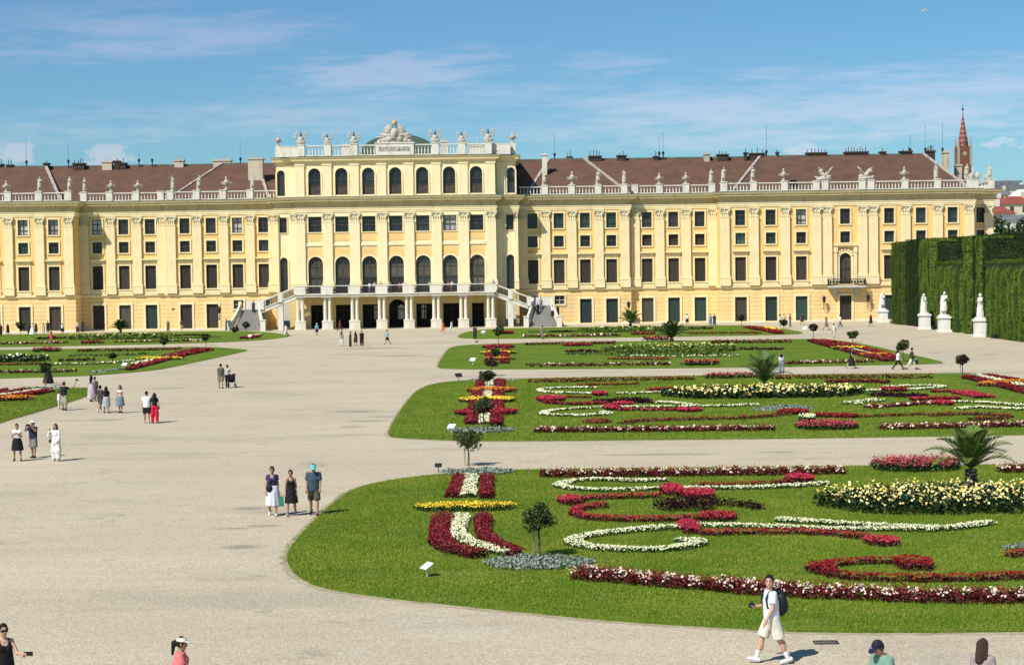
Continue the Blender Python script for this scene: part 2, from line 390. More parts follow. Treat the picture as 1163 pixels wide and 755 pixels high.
OCHRE_LOW = wall_mat('ochre_rusticated_plaster', (.90, .635, .295), (.86, .59, .255), .035, 2.7, .60, .7, .74)
def weathered(name, c, stain, k, rough=.8):
    m, nt, b = _nodes(name)
    f = ramp(nt, noise(nt, 1.2, 6, .65, stretch=(1, 1, .3), world=False), .46, .74)
    f2 = ramp(nt, noise(nt, .35, 4, .6, world=False), .4, .7)
    col = mix(nt, wmul(nt, f, k), c, stain); col = mix(nt, wmul(nt, f2, .3), col, mix(nt, 1.0, col, (.88, .86, .80), 'MULTIPLY'))
    nt.links.new(col, b.inputs['Base Color']); b.inputs['Roughness'].default_value = rough; b.inputs['Specular IOR Level'].default_value = .2
    bump(nt, b, noise(nt, 4, 4, world=False), .15, .02)
    return m
CREAM = weathered('cream_plaster', (.87, .715, .41), (.56, .45, .27), .46)
PALE = weathered('pale_plaster', (.90, .755, .455), (.60, .50, .31), .42)
STONE = weathered('white_stone', (.72, .68, .58), (.34, .31, .25), .55)
STONEG = weathered('grey_stone', (.55, .52, .46), (.28, .26, .22), .5)
STATUE = weathered('statue_stone', (.50, .455, .38), (.19, .165, .13), .75)
BSTONE = weathered('cream_stone', (.72, .67, .55), (.40, .36, .28), .5)
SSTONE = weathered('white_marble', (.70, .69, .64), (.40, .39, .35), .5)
CORN = weathered('cornice_plaster', (.64, .525, .30), (.36, .31, .17), .55)
def tiles():
    m, nt, b = _nodes('brown_roof_tiles')
    f = ramp(nt, noise(nt, .5, 5, .6, stretch=(1, 1, .5), world=False), .35, .7)
    c = mix(nt, f, (.132, .075, .049), (.098, .057, .039))
    wv = nt.nodes.new('ShaderNodeTexWave'); wv.bands_direction = 'Z'; wv.inputs['Scale'].default_value = 1.6; wv.inputs['Distortion'].default_value = .6; wv.inputs['Detail'].default_value = 3
    nt.links.new(nt.nodes.new('ShaderNodeTexCoord').outputs['Object'], wv.inputs[0])
    c = mix(nt, wmul(nt, wv.outputs['Fac'], .25), c, (.06, .032, .025))
    c = mix(nt, ramp(nt, noise(nt, 5, 3, .7, world=False), .4, .7), c, mix(nt, 1.0, c, (1.25, 1.15, 1.1), 'MULTIPLY'))
    nt.links.new(c, b.inputs['Base Color']); b.inputs['Roughness'].default_value = .85; b.inputs['Specular IOR Level'].default_value = .2
    bump(nt, b, wv.outputs['Fac'], .25, .05)
    return m
TILES = tiles()
COPPER = weathered('green_copper', (.065, .115, .10), (.03, .055, .052), .6, .6)
def glassy(name, c, rough, spec=.6):
    m, nt, b = _nodes(name)
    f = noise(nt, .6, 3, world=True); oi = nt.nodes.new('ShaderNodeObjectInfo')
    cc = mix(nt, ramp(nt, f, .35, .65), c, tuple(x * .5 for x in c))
    nt.links.new(mix(nt, ramp(nt, oi.outputs['Random'], .45, 1.0, 0, .8), cc, tuple(min(.6, x * 1.9 + .012) for x in c)), b.inputs['Base Color'])  # random paler tone per pane stands in for reflected sky
    b.inputs['Roughness'].default_value = rough; b.inputs['Specular IOR Level'].default_value = spec
    return m
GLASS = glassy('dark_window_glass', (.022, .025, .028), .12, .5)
GLASSB = glassy('pale_window_glass', (.52, .53, .50), .25, .5)  # pale colour stands in for light reflected by these panes
GLASSG = glassy('green_blind_glass', (.030, .085, .07), .25, .5)
def toned(name, c, rough=.65):
    m, nt, b = _nodes(name); oi = nt.nodes.new('ShaderNodeObjectInfo')
    f = ramp(nt, noise(nt, 3, 4, .6, stretch=(1, 1, .3), world=False), .35, .7)
    cc = mix(nt, oi.outputs['Random'], tuple(x * .65 for x in c), tuple(x * 1.55 for x in c))
    nt.links.new(mix(nt, f, cc, mix(nt, 1.0, cc, (.68, .68, .66), 'MULTIPLY')), b.inputs['Base Color']); b.inputs['Roughness'].default_value = rough
    return m
FRAME = simple('dark_window_wood', (.075, .062, .048), .3, 2, .6)
FRAMEW = simple('pale_window_wood', (.50, .48, .42), .2, 2, .6)
SHBROWN = toned('brown_shutter', (.046, .036, .026))
SHGREEN = toned('green_shutter', (.020, .050, .043))
SHOLIVE = toned('olive_shutter', (.085, .078, .058))
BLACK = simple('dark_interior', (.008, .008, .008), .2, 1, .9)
IRON = simple('wrought_iron', (.022, .022, .024), .2, 4, .55)
RIDGE = simple('mortar_ridge', (.48, .42, .36), .45, 1.5, .9)
CHIM = weathered('chimney_plaster', (.55, .47, .36), (.2, .17, .13), .6)

palace = empty('palace', (AX, YW, 0))
tag(palace, 'long ochre yellow palace with cream pilasters, brown roof and raised central block', 'palace')
def PB(mb, name, mat, parent=None, smooth=False): return mb.build(name, mat, parent or palace, smooth)
def copy_part(o, parent, loc, cast=None):
    c = o.copy(); COL.objects.link(c); c.parent = parent; c.location = loc
    for ch in o.children:
        d = ch.copy(); COL.objects.link(d); d.parent = c
    return c

YC, YS, YI, YM, YP, YE = 250.5, 252.0, 255.0, 256.0, 252.5, 255.5
ZT = 19.1
xb0 = 113.5 * YC / F_PX; xb1 = 138 * YS / F_PX
xb2 = ux(716.5, YI); xb3 = ux(817.5, YP); xb4 = ux(1107, YP); xb5 = ux(1129, YE)
cb = [k * 30.55 * YC / F_PX for k in range(-3, 4)]
bays = {'I': [ux(p, YI) for p in (605.3, 635, 664.8, 694.6)], 'M': [ux(p, YM) for p in (735, 765, 795)],
        'P': [ux(p, YP) for p in (841, 875.5, 910, 960, 1010, 1046, 1082)], 'E': [ux(1114.5, YE)]}
pil = {'I': [ux(p, YI) for p in (594.5, 620.2, 650, 680.5, 709.8)], 'M': [ux(p, YM) for p in (721.8, 749.6, 779.6, 809.5)],
       'P': [ux(p, YP) for p in (823.5, 856.5, 892, 927.4, 939.7, 979.7, 991.8, 1028.7, 1065.4, 1101)], 'E': [ux(1122.5, YE)]}
segs = {'I': (xb1, xb2, YI), 'M': (xb2, xb3, YM), 'P': (xb3, xb4, YP), 'E': (xb4, xb5, YE)}
WG = (1.75, .18, 3.75); WM = (1.60, 6.10, 9.60); WZ = (1.45, 11.50, 13.15); WU = (1.48, 14.25, 16.5)
PORTAL = ux(960, YP)

def wall_grid(mb, u0, u1, z0, z1, y, holes, depth=.45):
    """front wall sheet with real openings and reveals; hole = (uc, width, z0, z1, arched)"""
    us = sorted({u0, u1, *[h[0] - h[1] / 2 for h in holes], *[h[0] + h[1] / 2 for h in holes]})
    zs = sorted({z0, z1, *[h[2] for h in holes], *[h[3] for h in holes]})
    us = [u for u in us if u0 - 1e-6 <= u <= u1 + 1e-6]; zs = [z for z in zs if z0 - 1e-6 <= z <= z1 + 1e-6]
    for a, b in zip(us, us[1:]):
        for c, d in zip(zs, zs[1:]):
            um, zm = (a + b) / 2, (c + d) / 2
            if any(abs(um - h[0]) < h[1] / 2 and h[2] < zm < h[3] for h in holes): continue
            mb.quad((a, y, c), (b, y, c), (b, y, d), (a, y, d))
    for uc, w_, a, b, arch in holes:
        l, r = uc - w_ / 2, uc + w_ / 2; yb = y + depth
        if not arch:
            mb.quad((l, y, b), (r, y, b), (r, yb, b), (l, yb, b)); top = b
        else:
            rr = w_ / 2; zc = b - rr; n = 12; top = zc
            pts = [(uc - rr * math.cos(PI * i / n), zc + rr * math.sin(PI * i / n)) for i in range(n + 1)]
            for i in range(n):
                (p, q), (s, t) = pts[i], pts[i + 1]
                corner = (l, b) if i < n / 2 else (r, b)
                mb.add([(p, y, q), (s, y, t), (corner[0], y, corner[1])], [(0, 1, 2)])
                mb.quad((p, y, q), (s, y, t), (s, yb, t), (p, yb, q))
            mb.add([(uc, y, b), (l, y, b), (r, y, b)], [(0, 1, 2)])
        mb.quad((l, y, a), (l, y, top), (l, yb, top), (l, yb, a)); mb.quad((r, y, a), (r, yb, a), (r, yb, top), (r, y, top)); mb.quad((l, y, a), (l, yb, a), (r, yb, a), (r, y, a))

for sg in (1, -1):
    for k, (a, b, Y) in segs.items():
        y = Y - YW; hl, hu = [], []; low, up = MB(), MB()
        for u in bays[k]:
            if sg < 0 and u > 67: continue
            u_ = u * sg
            if k == 'P' and abs(u - PORTAL) < .1:
                hl.append((u_, 1.75, .18, 3.75, False)); hu.append((u_, 1.7, 5.45, 10.0, True))
            elif not (k == 'I' and u == bays['I'][0]) and not (k == 'I' and u == bays['I'][1]):
                hl.append((u_, WG[0], WG[1], WG[2], False))
            else: hl.append((u_, 1.5, 2.95, 4.3, False))
            if not (k == 'P' and abs(u - PORTAL) < .1): hu.append((u_, WM[0], WM[1], WM[2], False))
            hu.append((u_, WZ[0], WZ[1], WZ[2], False)); hu.append((u_, WU[0], WU[1], WU[2], False))
        lo, hi = (a, b) if sg > 0 else (-b, -a)
        wall_grid(low, lo, hi, 0, 5.1, y, hl); wall_grid(up, lo, hi, 5.1, ZT, y, hu)
        for x, ya, yb in {'I': ((xb1, YS, YI), (xb2, YI, YM)), 'M': (), 'P': ((xb3, YP, YM), (xb4, YP, YE)), 'E': ((xb5, YE, YE + 24),)}[k]:
            for mb, z0, z1 in ((low, 0, 5.1), (up, 5.1, ZT)):
                mb.quad((x * sg, ya - YW, z0), (x * sg, yb - YW, z0), (x * sg, yb - YW, z1), (x * sg, ya - YW, z1))
        PB(low, 'ground_floor_wall', OCHRE_LOW); PB(up, 'wall', OCHRE)

# central block: plaster walls, arcade wall under the balcony
cw, aw, gw = MB(), MB(), MB()
ys, yc = YS - YW, YC - YW
hc = [(u, 2.15, 5.15, 10.5, True) for u in cb] + [(u, 1.95, 14.05, 16.3, False) for u in cb]
wall_grid(cw, -xb0, xb0, 5.0, ZT, yc, hc)
ub = 128.5 * YS / F_PX
for sg in (1, -1):
    lo, hi = (xb0, xb1) if sg > 0 else (-xb1, -xb0)
    wall_grid(cw, lo, hi, 5.0, ZT, ys, [(ub * sg, 1.15, 5.4, 10.45, True), (ub * sg, 1.1, 14.05, 16.3, False)])
    cw.quad((xb0 * sg, yc, 5), (xb0 * sg, ys, 5), (xb0 * sg, ys, ZT), (xb0 * sg, yc, ZT))
    wall_grid(gw, lo, hi, 0, 5.0, ys, [(ub * sg, 1.5, .1, 3.6, False)])
    gw.quad((xb0 * sg, yc + .5, 0), (xb0 * sg, ys, 0), (xb0 * sg, ys, 5), (xb0 * sg, yc + .5, 5))
gh = []
for i, u in enumerate(cb):
    gh.append((u, (1.75, 2.35, 2.35, 2.5, 2.35, 2.35, 1.75)[i], .05, 4.15 if i == 3 else 3.45, i == 3))
wall_grid(gw, -xb0, xb0, 0, 5.0, yc + .5, gh)
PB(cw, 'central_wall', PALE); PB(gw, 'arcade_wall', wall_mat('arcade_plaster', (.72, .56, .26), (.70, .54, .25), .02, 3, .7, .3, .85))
# attic storey
ZA0, ZA1 = 18.9, 25.0
ya, yas = yc + .35, ys + .35
wall_grid(aw, -xb0, xb0, ZA0, ZA1, ya, [(u, 1.8, 19.45, 23.35, True) for u in cb])
xa1 = xb1 - .3
for sg in (1, -1):
    lo, hi = (xb0, xa1) if sg > 0 else (-xa1, -xb0)
    wall_grid(aw, lo, hi, ZA0, ZA1, yas, [(ub * sg + .25 * sg, 1.15, 19.45, 23.2, True)])
    aw.quad((xb0 * sg, ya, ZA0), (xb0 * sg, yas, ZA0), (xb0 * sg, yas, ZA1), (xb0 * sg, ya, ZA1))
    aw.quad((xa1 * sg, yas, ZA0), (xa1 * sg, yas + 20, ZA0), (xa1 * sg, yas + 20, ZA1), (xa1 * sg, yas, ZA1))
    aw.quad((xb1 * sg, ys, 17.5), (xb1 * sg, ys + 20, 17.5), (xb1 * sg, ys + 20, ZA0 + .3), (xb1 * sg, ys, ZA0 + .3))
aw.quad((-xa1, yas + 20, ZA0), (xa1, yas + 20, ZA0), (xa1, yas + 20, ZA1), (-xa1, yas + 20, ZA1))
aw.quad((-xa1, yas - .3, ZA1 - .05), (xa1, yas - .3, ZA1 - .05), (xa1, yas + 20, ZA1 - .05), (-xa1, yas + 20, ZA1 - .05))
PB(aw, 'attic_wall', PALE)

# mouldings swept along the stepped front
def front_path(full=True):
    half = [(xb0, YC), (xb0, YS), (xb1, YS), (xb1, YI), (xb2, YI), (xb2, YM), (xb3, YM), (xb3, YP), (xb4, YP), (xb4, YE), (xb5, YE), (xb5, YE + 24)]
    return [(-x, Y - YW) for x, Y in reversed(half)] + [(x, Y - YW) for x, Y in half]
def sweep(mb, path, prof):
    """prof: (out, z) points, out measured away from the wall; path runs left to right along the front"""
    n = len(path); rows = []
    for i in range(n):
        p = Vector(path[i]); ns = []
        for a, b in ((i - 1, i), (i, i + 1)):
            if 0 <= a and b < n:
                d = (Vector(path[b]) - Vector(path[a])).normalized(); ns.append(Vector((d.y, -d.x)))
        off = ns[0] if len(ns) == 1 else (ns[0] + ns[1] if abs(ns[0].dot(ns[1])) < .5 else ns[0])
        rows.append([(p.x + off.x * o, p.y + off.y * o, z) for o, z in prof])
    k = len(prof); vs = [v for r in rows for v in r]
    return mb.add(vs, [(i * k + j, (i + 1) * k + j, (i + 1) * k + j + 1, i * k + j + 1) for i in range(n - 1) for j in range(k - 1)])
FP = front_path()
wing_r = [(x, y) for x, y in FP if x >= xb1 - 1e-6 and not (abs(x - xb1) < 1e-6 and abs(y - ys) < 1e-6)]
wing_l = [(x, y) for x, y in FP if x <= -xb1 + 1e-6 and not (abs(x + xb1) < 1e-6 and abs(y - ys) < 1e-6)]
for wpath in (wing_l, wing_r):
    m = MB(); sweep(m, wpath, [(0, .17), (.10, .16), (.12, 0)]); PB(m, 'plinth', STONE)
    m = MB(); sweep(m, wpath, [(.003, 4.95), (.10, 4.98), (.14, 5.10), (.24, 5.16), (.26, 5.30), (.10, 5.38), (.003, 5.40)]); PB(m, 'string_course', CREAM)
m = MB(); sweep(m, FP, [(.003, 16.92), (.10, 16.95), (.10, 17.15), (.16, 17.18), (.16, 17.45), (.24, 17.50), (.24, 17.58), (.06, 17.60)]); PB(m, 'architrave', PALE)
m = MB(); sweep(m, FP, [(.05, 17.60), (.06, 18.18), (.25, 18.22), (.30, 18.40), (.80, 18.50), (.82, 18.74), (.95, 18.80), (1.05, 19.05), (1.05, 19.10), (-.6, 19.16), (-.6, 19.0)])
for i in range(len(FP) - 1):
    (x0, y0), (x1, y1) = FP[i], FP[i + 1]
    if abs(y1 - y0) > 1e-6 or x0 > xb5: continue
    n = int((x1 - x0) / .62)
    for j in range(n):
        c = x0 + (j + .5) * (x1 - x0) / n
        if c < -72: continue
        m.box(c - .16, c + .16, y0 - .62, y0 - .26, 18.22, 18.44)
PB(m, 'cornice', CORN)
m = MB(); CAP = simple('cornice_lead', (.16, .17, .13), .4, 1, .7)
sweep(m, FP, [(1.06, 19.07), (1.08, 19.13), (1.0, 19.17), (-.5, 19.24)]); PB(m, 'cornice_flashing', CAP)
AP = [(-xa1, yas + 20), (-xa1, yas), (-xb0, yas), (-xb0, ya), (xb0, ya), (xb0, yas), (xa1, yas), (xa1, yas + 20)]
m = MB(); sweep(m, AP, [(.003, 24.0), (.12, 24.04), (.14, 24.30), (.50, 24.42), (.55, 24.70), (.72, 24.88), (.72, 24.95), (-.4, 25.05)]); PB(m, 'attic_cornice', CREAM)
m = MB(); sweep(m, AP, [(.73, 24.92), (.75, 24.99), (-.3, 25.10)]); PB(m, 'attic_flashing', CAP)
m = MB(); sweep(m, AP, [(.003, 18.9), (.12, 18.95), (.12, 19.35), (.003, 19.40)]); PB(m, 'attic_base', CREAM)

# pilasters, each with its capital and pedestal
ORN = weathered('capital_plaster', (.74, .66, .44), (.36, .30, .17), .8)
def capital_mesh(w_):
    c = MB()
    c.box(-w_ * .42, w_ * .42, -.12, 0, 15.62, 16.62)
    for r in range(2):
        for i in range(4):
            cx = (-.375 + .25 * i) * w_ * .92
            c.ell((cx, -.14 - .03 * r, 15.75 + .34 * r), (w_ * .11, .10, .20), 6, 4)
    for s in (-1, 1): c.ell((s * w_ * .47, -.18, 16.42), (w_ * .14, .14, .19), 8, 5)
    c.ell((0, -.17, 16.45), (w_ * .10, .10, .14), 6, 4)
    c.box(-w_ * .62, w_ * .62, -.26, 0, 16.64, 16.90)
    return c
def pil_proto(w_, pale):
    s = MB(); s.box(-w_ / 2, w_ / 2, -.36, .02, 6.95, 15.6)
    s.box(-w_ * .56, w_ * .56, -.44, .02, 6.62, 6.95); s.box(-w_ * .53, w_ * .53, -.40, .02, 15.45, 15.62)
    s.box(-w_ * .60, w_ * .60, -.48, .02, 5.40, 6.50); s.box(-w_ * .64, w_ * .64, -.52, .02, 6.50, 6.62)
    o = PB(s, 'pilaster', PALE if pale else CREAM); c = capital_mesh(w_).build('capital', ORN, o); c.location.y = -.14
    return o
p0 = pil_proto(1.30, False); first = True
for sg in (1, -1):
    for k in 'IMPE':
        Y = segs[k][2]
        for u in pil[k]:
            if sg < 0 and u > 67: continue
            if first: p0.location = (u * sg, Y - YW - .002, 0); first = False
            else: copy_part(p0, palace, (u * sg, Y - YW - .002, 0))
p1 = pil_proto(1.40, True); first = True
cp = [-108.5 + 31 * i for i in range(8)]
for i in range(8):
    u = (i - 3.5) * 30.9 * YC / F_PX
    if first: p1.location = (u, yc - .002, -.03); first = False
    else: copy_part(p1, palace, (u, yc - .002, -.03))
for sg in (1, -1): copy_part(p1, palace, ((xb0 + .50) * sg, ys - .002, -.03)).scale.x = .62; copy_part(p1, palace, ((xb1 - .28) * sg, ys - .002, -.03)).scale.x = .36
# attic pilaster strips
s = MB(); s.box(-.65, .65, -.26, .02, 19.4, 23.9); s.box(-.72, .72, -.32, .02, 18.95, 19.42); s.box(-.72, .72, -.32, .02, 23.72, 23.98); ap = PB(s, 'attic_strip', PALE); ap.location = (-3.5 * 30.9 * YC / F_PX, ya, 0)
for i in range(1, 8): copy_part(ap, palace, ((i - 3.5) * 30.9 * YC / F_PX, ya, 0))
for sg in (1, -1): copy_part(ap, palace, ((xb0 + .8) * sg, yas, 0))
# ochre field panels of the central block
for u in cb:
    m = MB(); m.box(u - 1.15, u + 1.15, yc - .05, yc + .01, 12.75, 13.85); PB(m, 'field_panel', OCHRE); m = MB()
    poly = [(u - 1.2, 11.75), (u - 1.2, 10.4)] + [(u - 1.35 * math.cos(a), 9.45 + 1.35 * math.sin(a)) for a in [PI * .22 + PI * .56 * i / 8 for i in range(9)]] + [(u + 1.2, 10.4), (u + 1.2, 11.75)]
    m.prism(list(reversed(poly)), yc - .045, yc + .01); PB(m, 'spandrel_panel', OCHRE)
    m = MB(); m.box(u - 1.25, u + 1.25, yc - .16, yc + .01, 12.05, 12.45); PB(m, 'band_course', PALE)

# ---- windows
def surround(w_, z0, z1, t=.22, d=.07, arch=False):
    s = MB(); h = w_ / 2
    if arch:
        n = 14; zc = z1 - h
        prev = None
        for i in range(n + 1):
            a = PI * i / n; p = (-(h) * math.cos(a), zc + h * math.sin(a)); q = (-(h + t) * math.cos(a), zc + (h + t) * math.sin(a))
            if prev:
                s.prism([prev[0], p, q, prev[1]] if False else [prev[1], q, p, prev[0]], -d, .02)
            prev = (p, q)
        s.box(-h - t, -h, -d, .02, z0, zc); s.box(h, h + t, -d, .02, z0, zc)
    else:
        s.box(-h - t, -h, -d, .02, z0, z1); s.box(h, h + t, -d, .02, z0, z1); s.box(-h - t, h + t, -d, .02, z1, z1 + t); s.box(-h - t, h + t, -d, .02, z0 - t * .8, z0)
    return s
def window_proto(name, w_, z0, z1, pane_mat, frame_mat, bars, arch=False, sur=True, rec=.26, extra=None, sm=CREAM, sur_t=.22):
    """frame (the part) > pane, surround"""
    f = MB(); h = w_ / 2; t = .085
    zc = z1 - h if arch else z1
    f.box(-h, -h + t, rec - .05, rec + .05, z0, zc); f.box(h - t, h, rec - .05, rec + .05, z0, zc); f.box(-h + t, h - t, rec - .05, rec + .05, z0, z0 + t * 1.3)
    if not arch: f.box(-h + t, h - t, rec - .05, rec + .05, z1 - t, z1)
    nv, hs = bars
    for i in range(nv):
        x = -h + w_ * (i + 1) / (nv + 1); zt = zc + math.sqrt(max(0, h * h - x * x)) if arch else z1 - t
        f.box(x - .045, x + .045, rec - .045, rec + .045, z0 + t, zt)
    for q in hs: f.box(-h + t, h - t, rec - .055, rec + .04, z0 + (z1 - z0) * q - .05, z0 + (z1 - z0) * q + .05)
    o = PB(f, name, frame_mat)
    p = MB()
    if arch:
        pts = [(h * math.cos(a), zc + h * math.sin(a)) for a in [PI * i / 12 for i in range(13)]]
        p.add([(x, rec + .06, z) for x, z in [(-h, z0), (h, z0)] + pts], [tuple(range(15))])
    else: p.quad((-h, rec + .06, z0), (h, rec + .06, z0), (h, rec + .06, z1), (-h, rec + .06, z1))
    p.build('pane', pane_mat, o)
    if sur: surround(w_, z0, z1, sur_t, .13, arch).build('surround', sm, o)
    if extra: extra(o)
    return o
def hood(o):
    s = MB(); s.box(-1.12, 1.12, -.30, .02, 10.28, 10.42); s.box(-1.22, 1.22, -.42, .02, 10.42, 10.60); s.box(-1.0, 1.0, -.12, .02, 9.95, 10.28)
    s.build('hood', CREAM, o); s = MB()
    s.box(-1.05, 1.05, -.16, .02, 5.42, 5.92); s.box(-1.12, 1.12, -.26, .02, 5.92, 6.08); s.build('window_apron', CREAM, o)
def shutter_leaves(w_, z0, z1, mat, name, rec=.2):
    def f(o):
        s = MB(); h = w_ / 2
        for sg in (-1, 1):
            a, b = (-h + .05, -.015) if sg < 0 else (.015, h - .05)
            s.box(a, b, rec + .01, rec + .03, z0 + .05, z1 - .05)
            s.box(a, a + .09, rec - .03, rec + .01, z0 + .05, z1 - .05); s.box(b - .09, b, rec - .03, rec + .01, z0 + .05, z1 - .05)
            for q in (0, .33, .66, 1): zz = z0 + .05 + (z1 - z0 - .22) * q; s.box(a + .09, b - .09, rec - .03, rec + .01, zz, zz + .12)
            n = int((z1 - z0) / .16)
            for i in range(n):
                zz = z0 + .12 + (z1 - z0 - .24) * i / n; s.box(a + .09, b - .09, rec - .012, rec + .008, zz, zz + .05)
        s.build(name, mat, o)
    return f
def place(protos, spots):
    """each proto is put at the first spot that asks for it, copies at the rest"""
    used = set()
    for key, loc in spots:
        o = protos[key]
        if key not in used: o.location = loc; used.add(key)
        else: copy_part(o, palace, loc)
    for k, o in protos.items():
        if k not in used:
            for ch in list(o.children): bpy.data.objects.remove(ch)
            bpy.data.objects.remove(o)
both = []   # (sign, key, bay index, u, y)
for sg in (1, -1):
    for k in 'IMPE':
        for i, u in enumerate(bays[k]):
            if sg < 0 and u > 67: continue
            both.append((sg, k, i, u * sg, segs[k][2] - YW))
r2 = random.Random(5)
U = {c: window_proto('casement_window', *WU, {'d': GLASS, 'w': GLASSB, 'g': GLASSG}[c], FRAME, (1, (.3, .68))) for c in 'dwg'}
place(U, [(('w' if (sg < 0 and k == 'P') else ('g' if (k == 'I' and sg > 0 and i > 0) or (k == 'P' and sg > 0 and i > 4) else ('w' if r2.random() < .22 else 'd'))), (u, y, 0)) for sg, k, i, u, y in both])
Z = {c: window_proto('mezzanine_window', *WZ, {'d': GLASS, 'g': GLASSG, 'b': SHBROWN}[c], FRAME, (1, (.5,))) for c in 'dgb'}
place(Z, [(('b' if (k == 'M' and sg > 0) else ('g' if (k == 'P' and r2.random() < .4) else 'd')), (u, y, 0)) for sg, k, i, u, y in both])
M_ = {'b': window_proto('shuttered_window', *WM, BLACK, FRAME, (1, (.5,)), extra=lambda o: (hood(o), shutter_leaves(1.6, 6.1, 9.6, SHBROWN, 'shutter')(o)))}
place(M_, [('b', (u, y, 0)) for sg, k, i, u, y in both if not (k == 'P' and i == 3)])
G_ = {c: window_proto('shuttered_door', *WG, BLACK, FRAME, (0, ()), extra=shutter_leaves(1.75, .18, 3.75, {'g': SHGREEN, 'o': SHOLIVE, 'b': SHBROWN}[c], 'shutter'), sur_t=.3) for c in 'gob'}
gk = {(1, 'I', 2): 'g', (1, 'I', 3): 'g', (1, 'M', 0): 'o', (1, 'M', 1): 'g', (1, 'M', 2): 'g', (1, 'P', 0): 'b', (1, 'P', 1): 'g', (1, 'P', 2): 'g', (1, 'P', 3): 'b',
      (-1, 'I', 2): 'b', (-1, 'I', 3): 'b', (-1, 'M', 0): 'g', (-1, 'M', 1): 'o', (-1, 'M', 2): 'b', (-1, 'P', 0): 'b', (-1, 'P', 1): 'b'}
place(G_, [(gk.get((sg, k, i), 'g'), (u, y, 0)) for sg, k, i, u, y in both if not (k == 'I' and i < 2)])
LW = {'d': window_proto('landing_window', 1.5, 2.95, 4.3, GLASS, FRAMEW, (1, (.5,)))}
place(LW, [('d', (u, y, 0)) for sg, k, i, u, y in both if k == 'I' and i < 2])
# central block windows
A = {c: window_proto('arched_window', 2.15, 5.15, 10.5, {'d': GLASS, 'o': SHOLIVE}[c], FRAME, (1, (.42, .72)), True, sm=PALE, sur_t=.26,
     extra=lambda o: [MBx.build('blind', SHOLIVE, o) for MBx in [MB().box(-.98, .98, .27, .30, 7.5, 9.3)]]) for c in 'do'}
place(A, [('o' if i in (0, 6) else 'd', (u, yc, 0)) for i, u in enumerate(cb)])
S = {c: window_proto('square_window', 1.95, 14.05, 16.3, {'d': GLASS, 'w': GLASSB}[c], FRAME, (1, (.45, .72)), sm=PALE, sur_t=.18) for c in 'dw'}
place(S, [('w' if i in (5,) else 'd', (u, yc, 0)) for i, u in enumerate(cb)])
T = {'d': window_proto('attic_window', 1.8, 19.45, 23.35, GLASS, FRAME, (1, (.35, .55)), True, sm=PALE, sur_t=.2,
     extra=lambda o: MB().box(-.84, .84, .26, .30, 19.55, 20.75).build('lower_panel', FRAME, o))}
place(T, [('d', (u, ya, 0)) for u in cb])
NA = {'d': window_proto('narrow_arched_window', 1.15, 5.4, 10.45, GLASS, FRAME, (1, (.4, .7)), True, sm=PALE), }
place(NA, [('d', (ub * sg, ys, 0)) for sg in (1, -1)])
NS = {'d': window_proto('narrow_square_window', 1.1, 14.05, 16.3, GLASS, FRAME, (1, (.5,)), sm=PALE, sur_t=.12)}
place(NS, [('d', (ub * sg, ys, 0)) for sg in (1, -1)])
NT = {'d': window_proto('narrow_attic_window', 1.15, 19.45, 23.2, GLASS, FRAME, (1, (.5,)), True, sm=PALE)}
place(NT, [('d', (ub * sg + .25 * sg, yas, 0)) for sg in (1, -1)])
# garden portal on the right pavilion: arched door, pediment, balcony with iron railing
d0 = window_proto('portal_window', 1.7, 5.45, 10.0, SHBROWN, FRAME, (1, (.5,)), True, sm=PALE, sur_t=.32)
d0.location = (PORTAL, YP - YW, 0)
m = MB(); m.box(-1.75, 1.75, -.55, .02, 11.05, 11.22); m.box(-1.6, 1.6, -.42, .02, 10.85, 11.05)
for s_ in (-1, 1): m.box(s_ * 1.45 - .22, s_ * 1.45 + .22, -.34, .02, 5.5, 10.3); m.box(s_ * 1.45 - .28, s_ * 1.45 + .28, -.42, .02, 10.1, 10.85)
for i in range(7):
    a = PI * i / 6; m.ell((-.95 * math.cos(a), -.12, 9.75 + .75 * math.sin(a)), (.22, .14, .2), 6, 4)
m.build('pediment', CREAM, d0)
bal = MB(); bal.box(PORTAL - 2.75, PORTAL + 2.75, YP - YW - 1.5, YP - YW + .01, 4.95, 5.22); bal.box(PORTAL - 2.6, PORTAL + 2.6, YP - YW - 1.3, YP - YW + .01, 4.75, 4.95)
for s_ in (-1.6, 1.6):
    bal.prism([(PORTAL + s_ - .3, 3.75), (PORTAL + s_ + .3, 3.75), (PORTAL + s_ + .3, 4.76), (PORTAL + s_ - .3, 4.76)], YP - YW - .55, YP - YW + .01)
bo = PB(bal, 'portal_balcony', STONEG)
ir = MB(); yb_ = YP - YW - 1.42
ir.box(PORTAL - 2.7, PORTAL + 2.7, yb_ - .03, yb_ + .03, 6.18, 6.25); ir.box(PORTAL - 2.7, PORTAL + 2.7, yb_ - .02, yb_ + .02, 5.28, 5.33)
for i in range(44): x = PORTAL - 2.68 + 5.36 * i / 43; ir.box(x - .022, x + .022, yb_ - .02, yb_ + .02, 5.33, 6.18)
for s_ in (-1, 1):
    ir.box(PORTAL + s_ * 2.7 - .03, PORTAL + s_ * 2.7 + .03, yb_, YP - YW, 6.18, 6.25)
    for i in range(9): y_ = yb_ + 1.4 * i / 9; ir.box(PORTAL + s_ * 2.7 - .02, PORTAL + s_ * 2.7 + .02, y_ - .02, y_ + .02, 5.22, 6.18)
for i in range(12):
    x = PORTAL - 2.45 + 4.9 * i / 11
    ir.ell((x, yb_, 5.75), (.17, .03, .2), 8, 5)
ir.build('iron_railing', IRON, bo)

